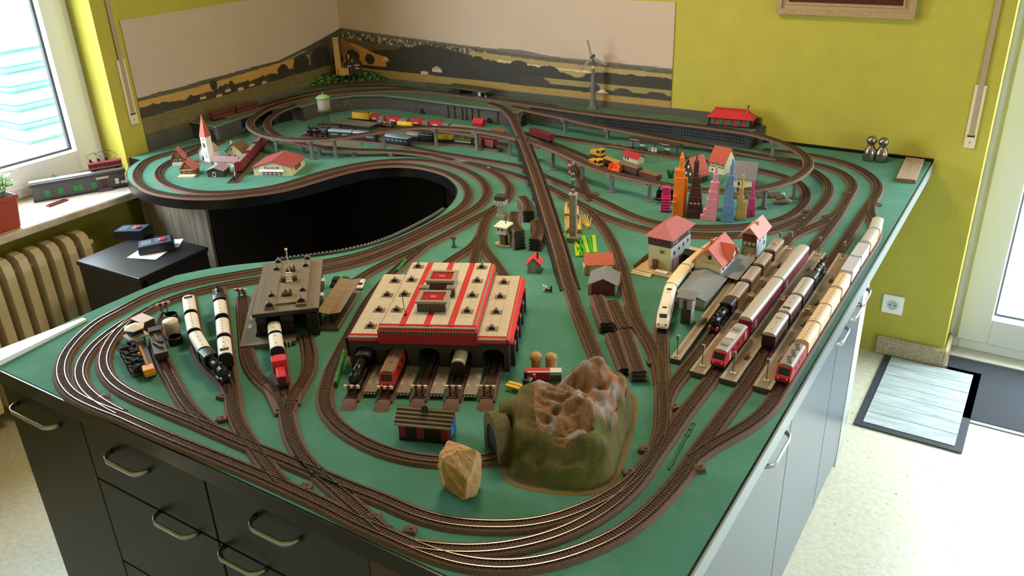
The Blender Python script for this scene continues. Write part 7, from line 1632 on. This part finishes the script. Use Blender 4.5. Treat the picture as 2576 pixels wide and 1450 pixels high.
for i in range(8):
    for j in range(15): o = bpy.data.objects.new('stone', me); COL.objects.link(o); o.parent = t; o.location = (L_*i/8, dd*j/15, .012+random.uniform(-.0006, .0006))
a, rz, L_ = frame((1683, 1182), (1745, 1066)); t = thing('green_signal_stem', 'flat dark green signal stem lying on the felt by the platforms', 'toy part', a, rz); m_gs = C('1d5a3c', .5)
obj('stem', MB().b2(0, -.0015, 0, L_*.7, .0015, .002), m_gs, t); obj('head', MB().b2(L_*.7, -.004, 0, L_, -.0025, .002).b2(L_*.7, .0025, 0, L_, .004, .002).b2(L_*.7, -.004, 0, L_*.72, .004, .002).b2(L_*.84, -.004, 0, L_*.86, .004, .002).b2(L_*.985, -.004, 0, L_, .004, .002), m_gs, t)
mb = MB()
for q in range(14): mb.b2(L_*.05*q, -.003, 0, L_*.05*q+.0015, .003, .0015)
obj('teeth', mb, m_gs, t, kind='stuff')
p = P(437, 848); t = thing('film_canister', 'white round canister standing beside the dark tender', 'canister', (p.x, p.y, T)); obj('body', MB().lathe([(.018, 0), (.0185, .004), (.019, .044), (.018, .047)], n=24), C('c9bca6', .5), t, True)
p = P(443, 864); t = thing('black_lid', 'black round cap in front of the white canister', 'cap', (p.x, p.y, T)); obj('rim', MB().lathe([(.0165, 0), (.017, .018), (.015, .0195)], n=24), C('242427', .5), t); obj('top', MB().lathe([(.0145, .0195), (.014, .0188)], n=24), C('38383c', .5), t)
p = P(432, 803); t = thing('black_lid', 'black round cap behind the white canister', 'cap', (p.x, p.y, T)); obj('rim', MB().lathe([(.0165, 0), (.017, .014), (.015, .0155)], n=24), C('2a2a2d', .5), t); obj('top', MB().lathe([(.0145, .0155), (.014, .0148)], n=24), C('38383c', .5), t)
# ---- coal wagon, yellow digger, hut on stilts, boxed wagon by the left corner
a, rz, L_ = frame((352, 948), (318, 886)); t = thing('coal_trailer', 'grey open trailer heaped with coal at the left corner', 'wagon', a, rz)
obj('tub', MB().b2(0, -.022, .004, L_, .016, .007).b2(0, -.022, .007, L_, -.02, .02).b2(0, .014, .007, L_, .016, .02).b2(0, -.02, .007, .002, .014, .02).b2(L_-.002, -.02, .007, L_, .014, .02), C('5d5048', .7), t)
g = MB(); random.seed(8); n = 9
for i in range(n):
    for j in range(7): g.box(.006+(L_-.012)*i/(n-1), -.017+.028*j/6, .008, .012, .008, .010+.010*random.random(), random.random())
obj('coal', g, mat('coal', '18181a', .9), t, kind='stuff'); obj('chassis', MB().b2(.004, -.014, 0, L_-.004, .008, .004), m_und, t)
a, rz, L_ = frame((380, 952), (352, 870)); t = thing('toy_digger', 'yellow rail digger with long boom at the left corner', 'digger', a, rz); m_dy = C('c8881e', .45)
obj('flat_wagon', MB().b2(.0, -.014, .004, L_, .014, .012), C('4a2e24', .6), t); obj('cab', MB().b2(-.008, -.013, .012, .022, .013, .027, bev=.002), m_dy, t); obj('counterweight', MB().b2(-.012, -.011, .012, -.008, .011, .02), m_dy, t)
obj('boom', MB().tube((.018, 0, .026), (.075, .004, .05), .0032, .0022, 6), m_dy, t); obj('arm', MB().tube((.075, .004, .05), (.095, .006, .022), .0022, .0018, 6), m_dy, t); obj('bucket', MB().box(.095, .006, .014, .012, .012, .01, 0, .7, .7), m_dy, t)
a, rz, L_ = frame((336, 872), (372, 858)); t = thing('coaling_hut', 'dark hut with pale hexagonal roof on a stilted deck', 'hut', a, rz); 
for x in (.004, .03):
    for y in (.004, .03): obj('stilt', MB().b2(x, y, 0, x+.003, y+.003, .016), C('3a2a22', .7), t)
obj('deck', MB().b2(-.006, -.006, .016, .042, .04, .019), C('b5a890', .6), t); obj('cabin', MB().b2(.004, .004, .019, .034, .034, .038), C('2a2f26', .6), t)
obj('roof', MB().lathe([(.026, .038), (.026, .040), (.004, .047)], .019, .019, n=6), C('d4cbb4', .6), t); obj('railing', MB().b2(-.006, -.006, .026, .042, -.005, .027).b2(-.006, -.006, .022, .042, -.005, .0228), C('c9bfa8', .6), t)
a, rz, L_ = frame((334, 826), (364, 838)); t = thing('box_wagon', 'small dark box wagon body with pale pink roof', 'wagon', a, rz); obj('body', MB().b2(0, 0, 0, L_, .034, .026), C('42302a', .6), t); obj('roof', MB().b2(-.001, -.001, .026, L_+.001, .035, .0285, bev=.0008), C('c4aca2', .5), t)
# ---- toy cars by the platform shelter
def toy_car(label, A, B, col):
    a, rz, L_ = frame(A, B); t = thing('toy_car', label, 'toy car', a, rz); m = C(col, .3); obj('body', MB().b2(0, -.0095, .003, L_, .0095, .009, bev=.002), m, t); obj('cabin', MB().box(L_*.55, 0, .0088, L_*.5, .016, .006, 0, .7, .85), m, t); obj('glass', MB().box(L_*.55, 0, .0095, L_*.52, .0145, .004, 0, .8, .9), m_pane, t)
    for x in (.2, .8):
        for s in (-1, 1): obj('wheel', MB().tube((L_*x, s*.007, .0035), (L_*x, s*.0098, .0035), .0035, n=12), C('19191a', .6), t)
toy_car('white toy car beside the platform shelter', (904, 731), (912, 709), 'dcd6ca')
toy_car('black toy van behind the platform shelter', (838, 725), (850, 702), '26221f')
toy_car('green toy jeep behind the platform shelter', (862, 712), (878, 704), '2f6a3a')
# ---- mountain with tunnel
MO = [(1256, 1120), (1262, 1180), (1272, 1215), (1330, 1236), (1420, 1248), (1505, 1245), (1552, 1215), (1578, 1150), (1598, 1080), (1607, 1020), (1590, 985), (1540, 975), (1470, 985), (1400, 1002), (1330, 1030), (1275, 1060)]
mo = np.array([xy(q) for q in MO]); mc = mo.mean(0); oc = crv([tuple(p) for p in mo]+[tuple(mo[0])], 6)[:-1]
oc = smooth(np.vstack([oc, oc, oc]), 4)[len(oc):2*len(oc)]
t = thing('tunnel_mountain', 'moss green model mountain with rocky peaks and tunnel mouth', 'mountain', (mc[0], mc[1], T))
def pk(x, y): v = P(x, y); return np.array((v.x, v.y))
AN = [((1258, 1120), .098), ((1300, 1120), .102), ((1300, 1160), .085), ((1292, 1198), .03), ((1350, 1215), .032), ((1420, 1222), .032), ((1500, 1218), .03), ((1350, 1165), .08), ((1420, 1172), .066), ((1470, 1172), .078), ((1470, 1125), .114), ((1442, 1128), .106), ((1540, 1150), .045), ((1575, 1090), .045), ((1500, 1045), .137), ((1470, 1050), .126), ((1540, 1050), .112), ((1442, 1078), .086), ((1400, 1085), .082), ((1340, 1080), .094), ((1290, 1085), .095), ((1400, 1025), .06), ((1480, 1005), .08), ((1560, 1005), .06), ((1592, 1020), .03), ((1505, 1110), .082), ((1520, 1085), .09), ((1390, 1120), .088)]
ap = np.array([pk(*q[0]) for q in AN]); ah = np.array([q[1] for q in AN])
NA, NR = len(oc), 60; seg = oc-mc; sl = np.linalg.norm(seg, axis=1); rr_ = 1-np.arange(NR+1)/NR
PX_ = mc[0]+rr_[:, None]*seg[None, :, 0]; PY_ = mc[1]+rr_[:, None]*seg[None, :, 1]; ins = (1-rr_)[:, None]*sl[None, :]
d2 = (PX_[..., None]-ap[:, 0])**2+(PY_[..., None]-ap[:, 1])**2; wt = 1/(d2+.00012)**1.7; Hh = (wt*ah).sum(-1)/wt.sum(-1)
n1 = fbm2(PX_*30+70, PY_*30+70, 91, 4); n2 = fbm2(PX_*110+150, PY_*110+150, 97, 3); n3 = 1-2*abs(fbm2(PX_*22+90, PY_*34+90, 93, 3)-.47)*2.2
lf = np.exp(-((np.arctan2(seg[:, 1], seg[:, 0])-math.atan2(*(pk(1256, 1120)-mc)[::-1])+pi) % (2*pi)-pi)**2/.05)[None, :]
ew = np.clip((ins-.012*(1-lf))/.024, 0, 1); ew = ew*ew*(3-2*ew); ew = np.maximum(ew, (lf > .5)*1.0)
shoulder = (PX_-pk(1360, 1100)[0])*.83+(PY_-pk(1360, 1100)[1])*.55
rockm = (Hh > .074+.05*(n1-.5)) & (shoulder > -.01) & (ew > .8) & (PY_ > pk(1420, 1190)[1])
Z_ = Hh*ew + ew*((n1-.5)*.016+(n2-.5)*.007) + ew*rockm*(n3-.6)*.018
Z_[0] = 0; Z_ = np.maximum(Z_, .0016*(ins > 0))
vs = np.column_stack([(PX_-mc[0]).ravel(), (PY_-mc[1]).ravel(), Z_.ravel()]).tolist()
gx = np.gradient(Z_, axis=1)
co = np.where((n1 > .5)[..., None], L('5c5c22'), L('675a2c'))*(.6+.8*n2)[..., None]
rc_ = np.where((n3 > .74)[..., None], L('9c9290'), L('9a7050'))*(.75+.5*n2)[..., None]
co = np.where(rockm[..., None], rc_, co); co = np.where((ins < .012)[..., None] & (lf < .5)[..., None], L('7d6c3c'), co)
cols = np.concatenate([co, np.ones(co.shape[:2]+(1,))], -1)
fs = [(j*NA+i, j*NA+(i+1) % NA, (j+1)*NA+(i+1) % NA, (j+1)*NA+i) for j in range(NR) for i in range(NA)]
me = MB().add(vs, fs).mesh('slopes', True); at = me.color_attributes.new('Col', 'FLOAT_COLOR', 'POINT'); at.data.foreach_set('color', cols.ravel())
obj('slopes', me, vmat('moss_and_rock', .95, bump=1.0, bscale=420), t)
pa = P(1257, 1196); pb = P(1268, 1088); d_ = pa-pb; rz = math.radians(-36)
pc = (pa+pb)/2; W_ = d_.length; 
def loc3(v): return (v[0], v[1], v[2])
n = 12; ar = [(.026*math.cos(a), .042+.026*math.sin(a)) for a in np.linspace(0, pi, n)]
Mx = Matrix.Translation((pc.x-mc[0]-.010, pc.y-mc[1]-.010, 0)) @ Matrix.Rotation(rz, 4, 'Z')
obj('tunnel_shade', MB().ext([(.026, 0)]+ar+[(-.026, 0)], -.003, .03, 'y').tf(Mx), mat('tunnel_dark_blue', '1c2a3a', .7), t)  # solid dark blue plug paints the shade inside the tunnel
rg = MB(); oa = [(.044*math.cos(a), .046+.046*math.sin(a)) for a in np.linspace(0, pi, n)]
for i in range(n-1): rg.ext([ar[i], oa[i], oa[i+1], ar[i+1]], -.005, .024, 'y')
rg.ext([(.026, 0), (.044, 0), oa[0], ar[0]], -.005, .024, 'y').ext([(-.044, 0), (-.026, 0), ar[-1], oa[-1]], -.005, .024, 'y')
obj('tunnel_portal', rg.tf(Mx), mat('mossy_portal', '6a5c38', .9, c2='565022', scale=60, bump=.8), t); obj('sand_apron', MB().prism(ring([xy(q) for q in ((1228, 1105), (1240, 1085), (1262, 1062), (1268, 1120), (1245, 1120))]), 0, .002).tf(Matrix.Translation((-mc[0], -mc[1], 0))), C('b08c58', .8), t)
# ---- sandy rock
p = P(1162, 1235); t = thing('sandstone_rock', 'rough sandy beige rock in front of the mountain', 'rock', (p.x, p.y, T), math.radians(8))
rk = MB(); nn_ = 34; rs = np.random.RandomState(12); pn = rs.normal(size=(26, 3)); pn /= np.linalg.norm(pn, axis=1)[:, None]; pd = .8+.3*rs.rand(26)
TH, PH = np.meshgrid(pi*np.arange(nn_+1)/nn_, pi*np.arange(2*nn_)/nn_, indexing='ij'); D_3 = np.stack([np.sin(TH)*np.cos(PH), np.sin(TH)*np.sin(PH), -np.cos(TH)], -1)
dt = np.einsum('ijk,lk->ijl', D_3, np.vstack([pn, np.eye(3), -np.eye(3)])); kk = np.where(dt > .05, np.r_[pd, .85, .85, .95, .85, .85, .9]/np.maximum(dt, .05), 9).min(-1)
kk = np.minimum(kk, 1.25)*(1+.16*(fbm2(D_3[..., 0]*5+20+D_3[..., 2]*4, D_3[..., 1]*5+20, 105, 4)-.5)); V_3 = D_3*kk[..., None]*np.array([.046, .036, .052]); V_3[..., 2] = np.maximum(0, V_3[..., 2]+.046); vs = V_3.reshape(-1, 3).tolist()
m_ = 2*nn_; rk.add(vs, [(j*m_+i, j*m_+(i+1) % m_, (j+1)*m_+(i+1) % m_, (j+1)*m_+i) for j in range(nn_) for i in range(m_)])
obj('stone', rk, mat('sandstone', 'c9a272', .9, c2='b08456', scale=22, bump=1.0, bscale=120), t)
# ================================================================= window sill, controllers, odds and ends
ZS = .76-T
a, rz, L_ = frame((89, 510), (321, 469), ZS); d = .05
t = thing('brick_platform', 'long grey toy brick station with green windows on the window sill', 'toy building', a, rz); m_gb = mat('dark_grey_toy_bricks', '55555c', .5)
H_ = .062
for k in range(7): obj('brick_course', MB().b2(0, .0006*(k % 2), .0088*k, L_, d, .0088*(k+1)-.0006), m_gb, t)
obj('plinth', MB().b2(-.004, -.004, 0, L_+.004, d+.004, .006), C('2c2d33', .5), t); obj('top_plate', MB().b2(-.006, -.006, H_, L_+.006, d+.006, H_+.012), C('3a3a40', .5), t); obj('roof_strip', MB().b2(-.004, .008, H_+.012, L_+.004, d-.008, H_+.016), C('9a989a', .5), t)
for x in (.055, .105, .165, .18, .235): obj('window', MB().b2(L_*x/.36-.012, -.0016, .018, L_*x/.36+.008, 0, .042), C('1f8a4c', .4), t)
dr = obj('door', MB().b2(L_*.73, -.002, .008, L_*.79, 0, .048), C('5a2030', .5), t); obj('step', MB().b2(L_*.68, -.02, 0, L_*.84, -.004, .006).b2(L_*.7, -.014, .006, L_*.82, -.004, .011), C('5d5d64', .5), t)
obj('sign_board', MB().b2(L_*.68, -.003, .05, L_*.82, 0, .059), C('c9c9c6', .5), t); obj('white_box', MB().b2(L_*.88, -.004, .02, L_*.92, 0, .042), C('d8d8d4', .5), t); obj('wash_basin', MB().b2(L_*.94, -.012, .02, L_*1.0, 0, .03), C('b9babc', .5), t)
for k in range(3): obj('cable', MB().path([(L_*.22+.01*k, .03, H_+.014), (L_*.25, .035+.01*k, H_+.028), (L_*.29, .03, H_+.024), (L_*.27, .05, H_+.015)], .0012, 5), C('2a2a2e', .6), t)
rp_ = Vector(a); dx = Vector((math.cos(rz), math.sin(rz), 0)); dn = Vector((-dx.y, dx.x, 0))
c0 = rp_+dx*(L_*.82)+dn*.035+Vector((0, 0, H_+.016))
t, L2 = car('railbus', 'dark red railbus standing on the grey toy bricks at the window', 'railbus', (c0, rz, .13), C('7d2030', .4), C('8a3444', .4), w=.03, hb=.03, hr=.037, win=C('4a2a30', .3), nwin=7, stripe=(C('c9a8a0', .5), .012, .0135))
for k in range(3): obj('wire', MB().path([(-.05+.03*k, .0, .037), (-.062+.035*k, .01, .062+.006*k), (-.03+.03*k, .02, .07), (-.005+.03*k, .01, .05), (-.02+.03*k, .004, .037)], .0011, 5), C('141416', .6), t); obj('plug', MB().box(-.05+.03*k, 0, .036, .01, .008, .012), C('19191b', .5), t)
a, rz, L_ = frame((125, 522), (172, 505), ZS); t = thing('red_frame_part', 'flat dark red toy frame lying on the window sill', 'toy part', a, rz)
obj('bars', MB().b2(0, 0, 0, L_, .004, .006).b2(0, .018, 0, L_, .022, .006).b2(0, .004, 0, .004, .018, .006).b2(L_-.004, .004, 0, L_, .018, .006), C('6a2a34', .5), t)
# flower pot
p = P(20, 555, ZS); t = thing('plant_box', 'terracotta coloured plant trough with leafy green plant on the sill', 'potted plant', (-3.185, 1.44, .76), 0)
m_pot = mat('terracotta_trough', 'a8452c', .6)
obj('trough', MB().box(0, -.09, 0, .11, .26, .115, tx=1.14, ty=1.08, bev=.006), m_pot, t); obj('rim', MB().box(0, -.09, .108, .134, .29, .018, bev=.004), m_pot, t); obj('soil', MB().box(0, -.09, .118, .115, .265, .009), mat('dark_soil', '2b2119', .95), t)
random.seed(14); m_lf = mat('leaf_green', '5d9a3c', .5, c2='86b84c', scale=40); m_stm = C('6d8a4a', .6)
def leaf(p, d, ln, wd):
    d = d.normalized(); s = d.cross(Vector((0, 0, 1))).normalized(); u = s.cross(d)
    P0 = Vector(p); pts = [P0, P0+d*ln*.4+s*wd+u*.004, P0+d*ln*.45+u*-.002, P0+d*ln*.4-s*wd+u*.004, P0+d*ln-u*.006]
    return MB().add(pts, [(0, 2, 1), (0, 3, 2), (1, 2, 4), (2, 3, 4)])
for k in range(26):
    x, y = random.uniform(-.05, .05), random.uniform(-.2, .035); h = random.uniform(.05, .15); lean = Vector((random.uniform(-.3, .5), random.uniform(-.3, .5), 1)).normalized()
    st_ = obj('stem', MB().tube((x, y, .12), tuple(Vector((x, y, .12))+lean*h), .0022, .0014, 5), m_stm, t)
    for q in range(7):
        f = .3+.7*q/6; an = q*2.4+k; dd_ = Vector((math.cos(an), math.sin(an), .25)); b_ = Vector((x, y, .12))+lean*h*f
        obj('leaf', leaf(b_, dd_, random.uniform(.03, .055), random.uniform(.01, .018)), m_lf, st_)
# controllers and papers on the black box
Zc = -.2
for A, rot, lab in (((336, 594), .42, 'dark blue hand controller with red dial, lying farther back'), ((394, 628), .95, 'dark blue hand controller with red dial on white paper')):
    p = P(*A, Zc+(.0 if rot < .6 else .002)); t = thing('train_controller', lab, 'controller', p, rot)
    pr = [(-.062, .012), (-.058, .03), (.058, .036), (.066, .02), (.066, .0), (-.06, .0)]
    obj('case', MB().ext(pr[::-1], -.036, .036, 'y'), C('20242c', .45), t)
    def face(x0, x1, y0, y1, up, c, nm):
        z = lambda x: .03+.006*(x+.058)/.116
        return obj(nm, MB().add([(x0, y0, z(x0)), (x1, y0, z(x1)), (x1, y1, z(x1)), (x0, y1, z(x0)), (x0, y0, z(x0)+up), (x1, y0, z(x1)+up), (x1, y1, z(x1)+up), (x0, y1, z(x0)+up)], [(4, 5, 6, 7), (0, 1, 5, 4), (1, 2, 6, 5), (2, 3, 7, 6), (3, 0, 4, 7)]), c, t)
    face(-.056, .056, -.034, .034, .0012, C('3c4a60', .4), 'face_plate'); face(-.048, -.012, -.022, .022, .0022, C('6d7c90', .15), 'display')
    obj('dial', MB().lathe([(.0145, .034), (.0145, .041), (.012, .043)], .028, -.004, n=24), C('b03c44', .4), t)
    for k in range(6): face(.0+.008*(k % 3), .006+.008*(k % 3), .014+.009*(k//3)-.03*(k//3), .02+.009*(k//3)-.03*(k//3), .003, C('a9b4c4', .4), 'button')
for k, (A, r_, lab) in enumerate((((372, 640), .35, 'white paper sheet under the front controller'), ((415, 615), .7, 'white paper sheet sticking out behind the front controller'))):
    p = P(*A, Zc); t = tag(obj('paper_sheet', MB().box(0, 0, .0003+.0005*k, .12, .085, .0004), C('f0f2f6', .7)), lab, 'paper'); t.location = p; t.rotation_euler = (0, 0, r_)
# white board along the left table edge
q0, q1 = P(0, 893), P(212, 804); t = thing('white_plank', 'white plank lying on the left table edge', 'plank', (XW+.003, .80, T))
obj('board', MB().add([(.005, 0, 0), (.07, 0, 0), (.042, .245, 0), (.026, .245, 0), (.005, 0, .012), (.07, 0, .012), (.042, .245, .006), (.026, .245, .006)], [(3, 2, 1, 0), (4, 5, 6, 7), (0, 1, 5, 4), (1, 2, 6, 5), (2, 3, 7, 6), (3, 0, 4, 7)]), C('e6e8f0', .35), t)
# grey girder strips on the rim of the bay
RIMQ = [(700, 656), (790, 645), (860, 635), (930, 619), (985, 599), (1040, 573), (1090, 546), (1118, 527)]
rc = smooth(resample(np.array([(*xy(q), 0) for q in RIMQ]), .012), 4)
t = thing('rim_girder', 'dark grey ribbed strip lying along the rim of the bay', 'strip', (0, 0, T)); obj('chord', sweep(rc, [(-.004, 0), (.004, 0), (.004, .006), (-.004, .006)]), C('4c4846', .6), t)
for k in range(len(rc)-1): obj('rung', MB().box(rc[k][0], rc[k][1], .006, .005, .010, .003, math.atan2(rc[k+1][1]-rc[k][1], rc[k+1][0]-rc[k][0])), C('6a6562', .6), t)
